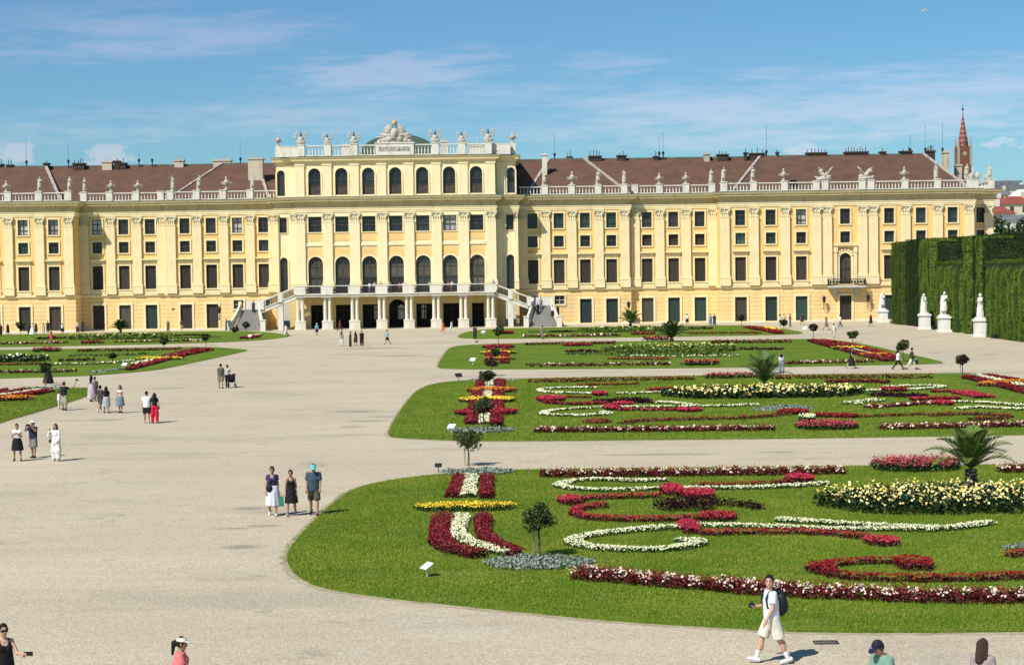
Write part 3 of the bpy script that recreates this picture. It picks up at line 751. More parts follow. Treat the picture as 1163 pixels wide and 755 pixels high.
# ---- balustrades with posts
def baluster(mb, x, y, z0, h):
    mb.lathe(x, y, [(.08, z0), (.08, z0 + h * .08), (.045, z0 + h * .12), (.105, z0 + h * .36), (.08, z0 + h * .52), (.04, z0 + h * .74), (.07, z0 + h * .9), (.07, z0 + h)], 6)
def balustrade(name, spans, posts, y, z0, z1, pw=.95):
    """spans: (u0, u1) stretches of rail; posts: their centres"""
    r = MB(); bl = MB()
    for a, b in spans:
        r.box(a, b, y - .16, y + .16, z0, z0 + .14); r.box(a, b, y - .18, y + .18, z1 - .15, z1)
        n = max(1, int((b - a) / .47))
        for i in range(n):
            x = a + (i + .5) * (b - a) / n
            if not any(abs(x - p) < pw / 2 + .06 for p in posts): baluster(bl, x, y, z0 + .14, z1 - z0 - .29)
    for p in posts: r.box(p - pw / 2, p + pw / 2, y - .32, y + .30, z0 - .003, z1 + .06); r.box(p - pw / 2 - .06, p + pw / 2 + .06, y - .38, y + .36, z1 + .06, z1 + .18)
    o = PB(r, name, STONE); b = bl.build('balusters', STONE, o, True); tag(b, kind='stuff')
    return o
ZB0, ZB1 = 19.22, 20.45
for sg in (1, -1):
    lst = {'I': (xb1 + .2, xb2, YI, [ux(p, YI) for p in (619.5, 650, 680, 709.5)]), 'M': (xb2, xb3, YM, [ux(p, YM) for p in (721.5, 749.5, 779.5, 808.8)]),
           'P': (xb3, xb4, YP, [ux(p, YP) for p in (822.5, 856, 891, 927, 937, 979, 989, 1027.5, 1064.5, 1101)]), 'E': (xb4, xb5, YE, [ux(1107, YE), ux(1125, YE)])}
    for k, (a, b, Y, ps) in lst.items():
        if sg < 0 and k == 'E': continue
        ps = [p for p in ps if sg > 0 or p < 67]
        if sg < 0 and k == 'P': b = 68
        lo, hi = (a, b) if sg > 0 else (-b, -a)
        balustrade('balustrade', [(lo + .02, hi - .02)], [p * sg for p in ps], Y - YW - .25, ZB0, ZB1)
m = MB()
for x in (xb5 - .3,):
    m.box(x - .2, x + .2, YE - YW + .1, YE - YW + 22, ZB0, ZB0 + .2); m.box(x - .2, x + .2, YE - YW + .1, YE - YW + 22, ZB1 - .2, ZB1)
    for i in range(50): baluster(m, x, YE - YW + .4 + i * .43, ZB0 + .2, .83)
PB(m, 'side_balustrade', STONE)
ZC0, ZC1 = 25.08, 26.65
uo = lambda px: (px - 451.5) * YC / F_PX
tp = [uo(p) for p in (345.5, 375.5, 405.5, 497.5, 527.5, 557.5)]
for q in (0, 1): balustrade('attic_balustrade', [((tp[0], -2.75), (2.75, tp[5]))[q]], tp[3 * q:3 * q + 3], ya - .2, ZC0, ZC1, 1.0)
for sg in (1, -1):
    x0_, x1_ = (tp[5] + .5, xa1 - .7) if sg > 0 else (-xa1 + .7, tp[0] - .5)
    m = MB(); m.box(x0_, x1_, ya + .3, ya + .8, ZC0, ZC1 - .12); m.box(x0_, x1_, ya + .25, ya + .85, ZC1 - .12, ZC1); PB(m, 'attic_parapet', STONE); m = MB()
    cx_ = sg * (xa1 - .35)
    m.box(cx_ - .42, cx_ + .42, yas - .3, yas + .45, ZC0, ZC1 + .1); m.box(cx_ - .25, cx_ + .25, yas + .45, yas + 19, ZC0, ZC1 - .05); PB(m, 'attic_parapet', STONE)
m = MB(); m.box(-2.78, 2.78, ya - .5, ya + .5, ZC0, ZC1 + .12); m.box(-2.9, 2.9, ya - .58, ya + .58, ZC1 + .12, ZC1 + .3)
tb = PB(m, 'inscription_base', STONE)
m = MB(); m.box(-2.35, 2.35, ya - .52, ya - .49, ZC0 + .55, ZC0 + 1.25); m.build('inscription_panel', STONEG, tb)
# rows of weathered, unreadable letters
m = MB()
for row in range(2):
    x = -2.2
    while x < 2.15:
        wd = .07 + rnd.random() * .06; zz = ZC0 + .64 + row * .30
        m.box(x, x + .03, ya - .535, ya - .518, zz, zz + .22)
        if rnd.random() < .7: m.box(x, x + wd, ya - .535, ya - .518, zz + rnd.choice((0, .09, .19)), zz + rnd.choice((0, .09, .19)) + .03 if False else zz + .22)
        x += wd + .07
m.build('inscription', IRON, tb)

# ---- roofs
ZE, ZR = 19.3, 25.4
def slope(x0e, x1e, x0r, x1r, ye, yr, zr=ZR):
    roof = MB()
    roof.quad((x0e, ye, ZE), (x1e, ye, ZE), (x1r, yr, zr), (x0r, yr, zr))
    roof.quad((x1e, 2 * yr - ye, ZE), (x0e, 2 * yr - ye, ZE), (x0r, yr, zr), (x1r, yr, zr))
    if abs(x0e - x0r) > .1: roof.add([(x0e, ye, ZE), (x0r, yr, zr), (x0e, 2 * yr - ye, ZE)], [(0, 1, 2)])
    if abs(x1e - x1r) > .1: roof.add([(x1e, ye, ZE), (x1e, 2 * yr - ye, ZE), (x1r, yr, zr)], [(0, 1, 2)])
    return PB(roof, 'roof', TILES)
ROOFS = {}
yI, yM, yP, yR = YI - YW + 1.0, YM - YW + 1.2, YP - YW + 1.0, YM - YW + 15
def X_(px, Y): return at_y(px, 195, Y)[0] - AX
for sg in (1, -1):
    def sl_(a, b, c, d, ye, yr, zr=ZR):
        return slope(a, b, c, d, ye, yr, zr) if sg > 0 else slope(-b, -a, -d, -c, ye, yr, zr)
    iL, iR, rL, rR = X_(598, YI + 1), X_(714, YI + 1), X_(624, YI + 14), X_(664, YI + 14)
    pL, qL = X_(832, YP + 1), X_(866, YP + 15); pR, qR = xb4 - .6, X_(1053, YP + 15)
    ra = ROOFS[sg] = sl_(xb1 - 1, pL + 8, xb1 - 1, qL + 6, yM, yR, ZR - .05)
    rb_ = sl_(iL, iR, rL, rR, yI, yR - 1.1)
    rc = sl_(pL, pR, qL, qR, yP, yR - 1.2)
    for (a, ya_), (b, yb2), rf_ in (((iL, yI), (rL, yR - 1.1), rb_), ((iR, yI), (rR, yR - 1.1), rb_), ((pL, yP), (qL, yR - 1.2), rc), ((pR, yP), (qR, yR - 1.2), rc)):
        MB().bar((a * sg, ya_, ZE + .06), (b * sg, yb2, ZR + .06), .42, .22).build('hip_ridge', RIDGE, rf_)
    for a, b, y_, rf_ in ((xb1, qL, yR, ra), (rL, rR, yR - 1.1, rb_), (qL, qR, yR - 1.2, rc)): MB().bar((a * sg, y_, ZR + .02), (b * sg, y_, ZR + .02), .4, .25).build('ridge', CAP, rf_)
    # lower roof of the end bay
    sl_(xb4 - 6, xb5 - 1.2, xb4 - 6, xb4 - 2.5, YE - YW + 1.4, yR - 2, 23.2)
m = MB(); m.box(X_(902, YP + 2) - .4, X_(902, YP + 2) + .4, yP + 1.0, yP + 2.5, ZE + .5, ZE + 1.6); m.build('skylight', BLACK, rc)
# low copper roof behind the coat of arms
m = MB(); n = 14; R__ = 5.9
pts = [(-R__ * math.cos(PI * i / n), ZA1 + .1 + 3.7 * math.sin(PI * i / n) ** .8) for i in range(n + 1)]
m.prism(list(reversed(pts)), ya + 8, ya + 14); PB(m, 'copper_roof', COPPER)
# chimneys, each with its pots
def chimney(u, y, z0, z1, w_, d, pots, mat=CHIM):
    par = ROOFS[1 if u > 0 else -1]; m = MB(); m.box(u - w_ / 2, u + w_ / 2, y - d / 2, y + d / 2, z0, z1); m.box(u - w_ / 2 - .12, u + w_ / 2 + .12, y - d / 2 - .12, y + d / 2 + .12, z1, z1 + .22)
    for i in range(pots):
        x = u - w_ / 2 + w_ * (i + .5) / pots + rnd.uniform(-.1, .1); hh = rnd.uniform(.3, .85)
        m.lathe(x, y, [(.06, z1 + .2), (.05, z1 + .2 + hh), (.08, z1 + .2 + hh), (.08, z1 + .28 + hh)], 6)
    m.build('chimney', mat, par)
YR = YW + yR
DCH = simple('soot_brick', (.07, .05, .042), .4, 2, .9)
for px, wpx, zz, p, mat in ((92, 13, .35, 4, DCH), (124, 11, .7, 3, CHIM), (135, 6, .8, 1, DCH), (142, 6, .3, 1, DCH), (204.5, 10, .9, 2, CHIM), (253, 20, .75, 4, CHIM), (55, 5, .5, 1, DCH), (4, 3, .4, 1, DCH), (14, 6, .2, 2, DCH),
                            (647, 6, .35, 2, DCH), (676, 14, .45, 4, DCH), (706, 10, .5, 2, DCH), (745, 5, .2, 1, DCH), (802, 6, .6, 1, CHIM), (820, 12, .35, 3, DCH), (846, 3, .7, 1, DCH), (859, 17, .5, 3, DCH), (882, 2, .7, 1, DCH),
                            (926, 23, .45, 6, DCH), (971, 26, .5, 8, DCH), (1001, 6, .45, 1, DCH), (1027, 13, .5, 2, DCH), (1055, 9, .5, 5, DCH)):
    u = X_(px, YR); chimney(u, yR - (.9 if abs(u) > 40 else .2), ZR - 1.2, ZR + zz * .65, wpx * YR / F_PX, 1.2, p, mat)
chimney(X_(291, YW + 8), 8, 20, 25.6, 2.2, 1.8, 4); chimney(X_(618.5, YW + 8), 8, 21, 25.6, .75, 1, 1, STONE)
chimney(X_(1074, YW + 9), 9, 21, 25.2, .85, 1.4, 2); chimney(X_(1088, YW + 11), 11, 20, 23.3, .9, 1.2, 0)
chimney(X_(397, YC + 12), YC - YW + 12, 25, 27.4, 2.2, 1.2, 4, STONEG); chimney(X_(505, YC + 10), YC - YW + 10, 25, 27.6, 1.1, 1.0, 2, STONEG); chimney(X_(541, YC + 10), YC - YW + 10, 25, 26.9, 2.0, 1.0, 4, STONEG)
for px, h, _ in ((31.5, 4.2, 0), (79, 3.2, 0), (159, 2.3, 0), (274, 3.6, 0), (630, 4.0, 0), (748.5, 3.3, 0), (753, 4.2, 0), (870, 5.0, 0), (1050, 4.6, 0), (1069.5, 5.0, 0), (1033, 3.0, 0), (174, 1, 0)):
    m = MB(); u = X_(px, YR); y = yR - .6
    m.tube([(u, y, ZR - .2), (u, y, ZR + .7)], .10, 6); m.ell((u, y, ZR + .8), (.22, .22, .26), 8, 5); m.tube([(u, y, ZR + .9), (u, y, ZR + h)], .022, 5)
    m.build('lightning_rod', IRON, ROOFS[1 if u > 0 else -1])

# ---- garden balcony on paired columns, flights and outer steps
yb0, yb1 = 246.3 - YW, yc + .5
xbl = 109.5 * 246.5 / F_PX + .35
m = MB(); m.box(-xbl, xbl, yb0, yb1, 4.68, 5.0); m.box(-xbl - .15, xbl + .15, yb0 - .15, yc - .02, 5.0, 5.12)
slab = PB(m, 'garden_balcony', STONE)
cpx = [(i - 3.5) * 30.9 * 246.7 / F_PX for i in range(8)]
r = MB(); rl = MB()
for u in cpx: r.box(u - .85, u + .85, yb0 - .08, yb0 + .3, 5.12, 6.22); r.box(u - .92, u + .92, yb0 - .13, yb0 + .35, 6.22, 6.32)
for a, b in zip(cpx, cpx[1:]):
    r.box(a + .92, b - .92, yb0 - .02, yb0 + .22, 6.20, 6.31); rl.box(a + .85, b - .85, yb0 + .08, yb0 + .12, 5.25, 5.30); rl.box(a + .85, b - .85, yb0 + .08, yb0 + .12, 6.05, 6.10)
    for i in range(18): x = a + .9 + (b - a - 1.8) * i / 17; rl.box(x - .028, x + .028, yb0 + .08, yb0 + .12, 5.12, 6.2)
    for i in range(5): x = a + 1.1 + (b - a - 2.2) * i / 4; rl.ell((x, yb0 + .1, 5.66), (.17, .03, .24), 8, 5)
r.build('parapet', STONE, slab); rl.build('railing', IRON, slab)
def column(mb, x, y):
    mb.lathe(x, y, [(.30, 1.25), (.30, 1.38), (.245, 1.45), (.232, 2.4), (.205, 4.25), (.20, 4.3), (.28, 4.42), (.28, 4.5)], 12)
    mb.box(x - .33, x + .33, y - .33, y + .33, 4.5, 4.68)
first = None
for u in cpx:
    if first is None:
        m = MB(); column(m, -.34, 0); column(m, .34, 0); first = PB(m, 'paired_columns', BSTONE, None, False); first.location = (u, yb0 + .55, 0)
        q = MB(); q.box(-.82, .82, -.5, .5, .0, .22); q.box(-.76, .76, -.44, .44, .22, 1.1); q.box(-.82, .82, -.48, .48, 1.1, 1.25); q.build('pedestal', BSTONE, first)
    else: copy_part(first, palace, (u, yb0 + .55, 0))
# doors and hall under the balcony, near black in place of inner shade
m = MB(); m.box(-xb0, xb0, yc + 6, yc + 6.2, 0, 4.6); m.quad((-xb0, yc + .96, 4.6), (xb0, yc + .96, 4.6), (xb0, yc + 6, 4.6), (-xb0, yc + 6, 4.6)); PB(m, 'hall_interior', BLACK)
for i, u in enumerate(cb):
    w_ = gh[i][1]; z1 = gh[i][3]; f = MB(); h = w_ / 2; zc = z1 - h if i == 3 else z1
    f.box(-h, -h + .1, -.05, .05, .05, zc); f.box(h - .1, h, -.05, .05, .05, zc); f.box(-.05, .05, -.05, .05, .05, z1 - .05); f.box(-h + .1, h - .1, -.05, .05, 2.6, 2.72)
    o = PB(f, 'hall_door', IRON); o.location = (u, yc + .8, 0)
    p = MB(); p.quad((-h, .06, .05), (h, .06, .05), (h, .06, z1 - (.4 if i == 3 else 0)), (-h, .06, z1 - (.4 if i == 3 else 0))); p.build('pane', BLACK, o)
    if i in (2, 3, 4):   # pale grille bars stand in for far court daylight seen through the doors
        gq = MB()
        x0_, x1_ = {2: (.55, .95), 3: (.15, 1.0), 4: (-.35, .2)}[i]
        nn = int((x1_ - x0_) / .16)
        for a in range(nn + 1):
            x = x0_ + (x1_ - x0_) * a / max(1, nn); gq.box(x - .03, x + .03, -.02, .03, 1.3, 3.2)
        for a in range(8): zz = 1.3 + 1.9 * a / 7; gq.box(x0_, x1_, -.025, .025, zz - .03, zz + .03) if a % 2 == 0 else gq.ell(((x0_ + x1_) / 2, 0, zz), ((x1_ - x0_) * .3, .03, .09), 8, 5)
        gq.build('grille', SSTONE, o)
# side flights and outer steps
US = 21.1
STEP = weathered('step_stone', (.27, .255, .23), (.14, .13, .12), .6)
for sg in (1, -1):
    xa, za, xb_, zb = xbl - .1, 4.95, US - 1.9, 2.95
    m = MB(); yF0, yF1 = yb0 + .3, yb0 + 2.7
    P = [(xa, za + .05), (xb_, zb + .05), (xb_, zb - .45), (xa, za - .45)]
    P = [(x * sg, z) for x, z in P]
    m.prism(P if sg < 0 else list(reversed(P)), yF0 + .1, yF1)
    xq = xa + (xb_ - xa) * .48; m.box(xq * sg - .38, xq * sg + .38, yF0 + .15, yF0 + .9, 0, za + (zb - za) * .48 - .3)
    n = 12
    fl = PB(m, 'side_flight', STONE)
    st = MB()
    for i in range(n):
        x0_ = xa + (xb_ - xa) * i / n; x1_ = xa + (xb_ - xa) * (i + 1) / n; zz = za + (zb - za) * i / n
        st.box(x0_ * sg, x1_ * sg, yF0 + .4, yF1 - .1, zz - .3, zz + .06)
    st.build('steps', STEP, fl)
    rr_, bb = MB(), MB()
    for yq in (yF0 + .12, yF1 - .12):
        rr_.bar((xa * sg, yq, za + 1.28), (xb_ * sg, yq, zb + 1.28), .26, .16); rr_.bar((xa * sg, yq, za + .16), (xb_ * sg, yq, zb + .16), .24, .14)
        for i in range(1, 26):
            t = i / 26; x = (xa + (xb_ - xa) * t) * sg; zz = za + (zb - za) * t; bb.box(x - .03, x + .03, yq - .03, yq + .03, zz + .2, zz + 1.22)
        for t in (.48, 1.0): x = (xa + (xb_ - xa) * t) * sg; zz = za + (zb - za) * t; rr_.box(x - .32, x + .32, yq - .2, yq + .2, zz + .03, zz + 1.4)
    rr_.build('handrail', STONE, fl); bb.build('railing', IRON, fl)
    # landing and splayed outer steps
    m = MB(); yl0, yl1 = -8.0, -1.02
    m.box((US - 1.9) * sg, (US + 1.6) * sg, yl0, yl1, 0, 2.92)
    n = 16; yf = -11.4
    for i in range(n):
        t0 = i / n; zt = 2.92 - 2.92 * (i + 1) / (n + 1); y1_ = yl0 - (yl0 - yf) * i / n; y0_ = yl0 - (yl0 - yf) * (i + 1) / n
        hw = 1.2 + .95 * t0 ** 1.5
        m.box((US) * sg - hw, US * sg + hw, y0_, y1_ + .001 * i, 0, zt)
    sc_ = PB(m, 'outer_steps', STEP)
    for s_ in (-1, 1):
        b = MB(); bal_ = MB(); prev = None
        for i in range(n + 1):
            t0 = i / n; hw = 1.36 + 1.0 * t0 ** 1.5; p = Vector((US * sg + s_ * hw, yl0 - (yl0 - yf) * t0, 2.92 - 2.92 * t0))
            if prev is not None:
                b.bar(prev + Vector((0, 0, 1.1)), p + Vector((0, 0, 1.1)), .26, .14); b.bar(prev + Vector((0, 0, .12)), p + Vector((0, 0, .16)), .30, .2)
                baluster(bal_, (prev.x + p.x) / 2, (prev.y + p.y) / 2, (prev.z + p.z) / 2 + .3, .75)
            prev = p
        b.box(prev.x - .36, prev.x + .36, prev.y - .5, prev.y + .3, 0, 1.45); b.box(prev.x - .43, prev.x + .43, prev.y - .57, prev.y + .37, 1.45, 1.6)
        q = Vector((US * sg + s_ * 1.42, yl0, 2.92)); b.box(q.x - .22, q.x + .22, q.y - .2, q.y + .25, 2.9, 4.2); b.build('step_balustrade', BSTONE, sc_)
        k_ = bal_.build('balusters', BSTONE, sc_); tag(k_, kind='stuff')
    # parapet of the landing
    pb = MB(); pb.box((US - 1.3) * sg, (US + 1.5) * sg, -1.5, -1.25, 2.92, 4.1)
    pb.build('landing_parapet', SSTONE, sc_)

# wall lanterns on curled brackets
def wall_lantern(px, py, label, Y):
    x, z = at_y(px, py, Y - .8)
    t = empty('wall_lantern', (x, Y - .8, z - .5)); tag(t, label, 'lantern', 'iron lanterns on the palace wall')
    m = MB(); m.tube([(0, .8, -.9), (0, .45, -1.0), (0, .1, -.6), (0, 0, -.1)], .05, 6); m.tube([(0, .8, -.2), (0, .3, -.5)], .035, 5); m.build('bracket', IRON, t)
    m = MB(); m.lathe(0, 0, [(.16, -.1), (.27, .55), (.31, .58), (.06, .88), (.05, 1.0)], 6); m.build('lamp_head', IRON, t)
for a in ((936, 339, 'iron wall lantern left of the portal balcony on the right wing', YP), (986, 337, 'iron wall lantern right of the portal balcony on the right wing', YP), (714, 345, 'iron wall lantern at the wall step above the far dark palm', YI), (197, 351, 'iron wall lantern on the left wing between two shuttered doors', YM)):
    wall_lantern(*a)
# ------------------------------------------------------------------ figures: one continuous skin grown from a field round a posed skeleton
def seg(P, a, b, ra, rb):
    a = np.asarray(a, float); b = np.asarray(b, float); ab = b - a
    t = np.clip(((P - a) @ ab) / (ab @ ab + 1e-9), 0, 1)
    return np.linalg.norm(P - a - t[:, None] * ab, axis=1) - (ra + t * (rb - ra))
def ellip(P, c, r):
    q = (P - np.asarray(c, float)) / np.asarray(r, float); k = np.linalg.norm(q, axis=1)
    return (k - 1) * min(r) * (.6 + .4 * np.clip(k, 0, 2) / 2 + .2)
def smin(a, b, k):
    h = np.clip(.5 + .5 * (b - a) / k, 0, 1)
    return b + (a - b) * h - k * h * (1 - h)
def surf(fn, lo, hi, res):
    """naive surface nets"""
    lo = np.asarray(lo, float); hi = np.asarray(hi, float)
    n = np.maximum(4, np.ceil((hi - lo) / res).astype(int) + 1)
    ax = [lo[i] + np.arange(n[i]) * res for i in range(3)]
    G = np.stack(np.meshgrid(*ax, indexing='ij'), -1).reshape(-1, 3)
    F = fn(G).reshape(n); F = np.where(np.abs(F) < 1e-6, 1e-6, F)
    S = F < 0
    S[0], S[-1], S[:, 0], S[:, -1], S[:, :, 0], S[:, :, -1] = [False] * 6
    F = np.where(S, -np.abs(F), np.abs(F))
    corners = [(i, j, k) for i in (0, 1) for j in (0, 1) for k in (0, 1)]
    sl = lambda c: tuple(slice(c[d], n[d] - 1 + c[d]) for d in range(3))
    cnt = sum(S[sl(c)].astype(int) for c in corners); act = (cnt > 0) & (cnt < 8)
    acc = np.zeros((*act.shape, 3)); num = np.zeros(act.shape)
    for c in corners:
        for d in range(3):
            if c[d]: continue
            e = list(c); e[d] = 1
            f0, f1 = F[sl(c)], F[sl(e)]; cr = (f0 < 0) != (f1 < 0)
            t = np.where(cr, f0 / np.where(cr, f0 - f1, 1), 0)
            for q in range(3): acc[..., q] += np.where(cr, c[q] + (t if q == d else 0), 0)
            num += cr
    idx = -np.ones(act.shape, int); idx[act] = np.arange(act.sum())
    pos = np.argwhere(act); V = lo + (pos + acc[act] / num[act][:, None]) * res
    Q = []
    for d in range(3):
        u, v = (d + 1) % 3, (d + 2) % 3
        a = [slice(1, n[i] - 1) for i in range(3)]; b = list(a); a[d] = slice(0, n[d] - 1); b[d] = slice(1, n[d])
        s0, s1 = S[tuple(a)], S[tuple(b)]; loc = np.argwhere(s0 != s1)
        if not len(loc): continue
        flip = s0[tuple(loc.T)]
        off = np.array([a[i].start for i in range(3)]); c = loc + off
        def at(du, dv):
            k = c.copy(); k[:, u] -= du; k[:, v] -= dv
            return idx[tuple(k.T)]
        q = np.stack([at(1, 1), at(0, 1), at(0, 0), at(1, 0)], 1)
        q[~flip] = q[~flip][:, ::-1]; Q.append(q)
    return V, np.concatenate(Q)

def V3(*a): return np.array(a, float)
def skeleton(sp):
    """sp: h, sex, legs=((swing, knee), (swing, knee)) left/right in degrees, arms=((swing, out, elbow, inward), ...), lean"""
    k = sp.get('h', 1.72) / 1.75; J = {}
    fem = sp.get('sex', 'm') == 'f'; D = math.radians
    legs = sp.get('legs', ((3, 2), (-3, 2))); low = 9; L = {}
    for s, (sw, kn) in zip((1, -1), legs):
        hip = V3(s * .09 * k, 0, 0); st = D(sp.get('stance', 3)) * s
        th = V3(math.sin(st), -math.sin(D(sw)), -math.cos(D(sw))); kneej = hip + th * .43 * k
        shd = V3(math.sin(st) * .5, -math.sin(D(sw - kn)), -math.cos(D(sw - kn))); ank = kneej + shd * .41 * k
        L[s] = (hip, kneej, ank, sw - kn); low = min(low, ank[2] - (.02 * k if abs(sw - kn) > 12 else 0))
    pz = -low + .075 * k; base = V3(0, 0, pz)
    for s in (1, -1):
        hip, kn, an, ang = L[s]
        J['hip', s], J['knee', s], J['ank', s] = hip + base, kn + base, an + base
        pt = D(sp.get('foot', {}).get(s, max(-35, min(25, ang)))) ; toe = D(sp.get('toe_out', 8)) * s
        fd = V3(math.sin(toe) * math.cos(pt), -math.cos(toe) * math.cos(pt), math.sin(pt))
        J['fd', s] = fd; J['heel', s] = J['ank', s] - fd * .05 * k + V3(0, 0, -.04 * k); J['toe', s] = J['heel', s] + fd * .20 * k
    ln = D(sp.get('lean', 2)); si = D(sp.get('side', 0)); upv = V3(math.sin(si), -math.sin(ln) * math.cos(si), math.cos(ln) * math.cos(si))
    J['pel'] = base; J['up'] = upv; J['waist'] = base + upv * .14 * k; J['chest'] = base + upv * .36 * k; J['neck'] = base + upv * .54 * k
    hl = D(sp.get('lean', 2) + sp.get('nod', 5)); hu = V3(math.sin(si + D(sp.get('tilt', 0))), -math.sin(hl), math.cos(hl)); hu /= np.linalg.norm(hu)
    J['hu'] = hu; J['head'] = J['neck'] + hu * .160 * k; tw = D(sp.get('turn', 0))
    J['face'] = V3(math.sin(tw), -math.cos(tw), 0); J['face'] = J['face'] - hu * (J['face'] @ hu); J['face'] /= np.linalg.norm(J['face'])
    sw_ = (.150 if fem else .172) * k; shy = sp.get('twist', 0)
    for s, (sw, out, el, inn) in zip((1, -1), sp.get('arms', ((-4, 8, 14, 6), (4, 8, 14, 6)))):
        sh = J['neck'] + V3(s * sw_, -.0 + s * math.sin(D(shy)) * .15, -.055 * k)
        a, o, e, i = D(sw), D(out), D(el), D(inn)
        ud = V3(s * math.sin(o), -math.sin(a) * math.cos(o), -math.cos(a) * math.cos(o))
        fdv = V3(s * math.sin(o - i), -math.sin(a + e) * math.cos(o - i), -math.cos(a + e) * math.cos(o - i))
        J['sh', s] = sh; J['elb', s] = sh + ud * .285 * k; J['wri', s] = J['elb', s] + fdv * .245 * k; J['hand', s] = J['wri', s] + fdv * .085 * k; J['fv', s] = fdv
    J['k'] = k; J['fem'] = fem; J['fat'] = sp.get('fat', 1.0)
    return J
def torso(P, J, g=0.0):
    k, f = J['k'], J['fat']; fem = J['fem']; up = J['up']
    d = ellip(P, J['pel'] + up * .02 * k, ((.168 if fem else .158) * k * f + g, .118 * k * f + g, .135 * k + g))
    d = smin(d, ellip(P, J['waist'] + up * .03 * k, ((.125 if fem else .145) * k * f + g, .098 * k * f + g, .16 * k + g)), .06)
    d = smin(d, ellip(P, J['chest'] + up * .01 * k, ((.145 if fem else .172) * k * f + g, .108 * k * f + g, .17 * k + g)), .06)
    d = smin(d, seg(P, J['sh', 1] * .86 + J['sh', -1] * .14, J['sh', -1] * .86 + J['sh', 1] * .14, .048 * k + g * .8, .048 * k + g * .8), .06)
    if fem:
        for s in (1, -1): d = smin(d, ellip(P, J['chest'] + V3(s * .066 * k, -.085 * k, .01), (.06 * k + g, .055 * k + g, .06 * k + g)), .03)
    return d
def arm(P, J, s, g=0.0, frac=None):
    k = J['k']; q = .88 if J['fem'] else 1.0
    if frac is not None and frac <= 1: return seg(P, J['sh', s], J['sh', s] + (J['elb', s] - J['sh', s]) * frac, .052 * k * q + g, .048 * k * q + g)
    d = smin(seg(P, J['sh', s], J['elb', s], .050 * k * q + g, .038 * k * q + g), seg(P, J['elb', s], J['wri', s], .040 * k * q + g, .026 * k * q + g), .02)
    return d
def leg(P, J, s, g=0.0, frac=2.0):
    k, f = J['k'], .5 + .5 * J['fat']
    a, b, c = J['hip', s], J['knee', s], J['ank', s]
    if frac <= 1: return seg(P, a, a + (b - a) * frac, .088 * k * f + g, (.088 - .030 * frac) * k * f + g)
    c2 = b + (c - b) * min(1, frac - 1)
    d = seg(P, a, b, .086 * k * f + g, .056 * k * f + g)
    if frac >= 2: d = smin(d, ellip(P, b + (c - b) * .33 + V3(0, .018 * k, 0), (.052 * k * f + g, .055 * k * f + g, .12 * k + g)), .03)
    return smin(d, seg(P, b, c2, .053 * k * f + g, (.053 - .016 * min(1, frac - 1)) * k * f + g), .02)
def hands(P, J, s, fine):
    k = J['k']; v = J['fv', s]; w = J['wri', s]
    if not fine: return seg(P, w, w + v * .12 * k, .026 * k, .034 * k)
    fwd = V3(0, -1, 0); side = np.cross(v, fwd); side = side / (np.linalg.norm(side) + 1e-6)
    n = np.cross(side, v)
    d = np.minimum(ellip(P, w + v * .055 * k, (.036, .036, .05)), 9)
    for i, L in enumerate((.062, .072, .068, .052)):
        b = w + v * .085 * k + side * (.030 - .020 * i) * 1.0
        m = b + v * L * .55 - n * .006 * s; t = m + v * L * .40 - n * .022 * s
        d = smin(d, smin(seg(P, b, m, .0105, .0098), seg(P, m, t, .0098, .008), .004), .006)
    b = w + v * .03 + side * .03; d = smin(d, seg(P, b, b + v * .045 + side * .028, .0125, .010), .01)
    return d
def headf(P, J, fine):
    k = J['k']; c = J['head']; f = J['face']; u = J['hu']; r = np.cross(f, u)
    Q = P - c; L = np.stack([Q @ r, -(Q @ f), Q @ u], 1)       # local: x right, y back, z up
    d = ellip(L, (0, .005, .012), (.076 * k, .094 * k, .112 * k))
    d = smin(d, ellip(L, (0, -.032 * k, -.055 * k), (.055 * k, .056 * k, .066 * k)), .035)
    d = smin(d, seg(L, (0, -.088 * k, .012 * k), (0, -.108 * k, -.022 * k), .010, .015), .012)
    if fine:
        for s in (1, -1):
            d = smin(d, ellip(L, (s * .078 * k, .008, -.005), (.012, .022, .034)), .008)
            d = np.maximum(d, -(np.linalg.norm(L - V3(s * .032 * k, -.098 * k, .016 * k), axis=1) - .017)) if False else d
        d = smin(d, ellip(L, (0, -.083 * k, -.052 * k), (.024, .014, .010)), .008)
        d = smin(d, ellip(L, (0, -.076 * k, -.094 * k), (.022, .018, .016)), .015)
    nk = seg(P, J['neck'] - J['up'] * .04 * k, c - u * .05 * k, .054 * k * (.88 if J['fem'] else 1), .048 * k * (.88 if J['fem'] else 1))
    return smin(d, nk, .03)
def body_sdf(J, fine):
    def f(P):
        d = torso(P, J)
        for s in (1, -1):
            d = smin(d, leg(P, J, s), .03); d = smin(d, arm(P, J, s), .025); d = smin(d, hands(P, J, s, fine), .015)
            d = smin(d, seg(P, J['heel', s] + V3(0, 0, .02), J['toe', s] + V3(0, 0, .006), .034, .028), .03)
        return smin(d, headf(P, J, fine), .025)
    return f
def bounds(J, pad=.1):
    A = np.array([v for kk, v in J.items() if isinstance(v, np.ndarray) and (kk if isinstance(kk, str) else kk[0]) not in ('up', 'hu', 'face', 'fd', 'fv')])
    lo, hi = A.min(0) - pad - .06, A.max(0) + pad + .06; lo[2] = min(lo[2], -.04)
    return lo, hi
def half(P, p, n): return (P - p) @ (n / np.linalg.norm(n))      # positive on the side n points to: max() cuts that side off
def folds(P, amp=.006, fr=26): return amp * np.sin(P[:, 0] * fr + P[:, 2] * 9) * np.sin(P[:, 1] * fr * .8 + 1.3 + P[:, 2] * 6)
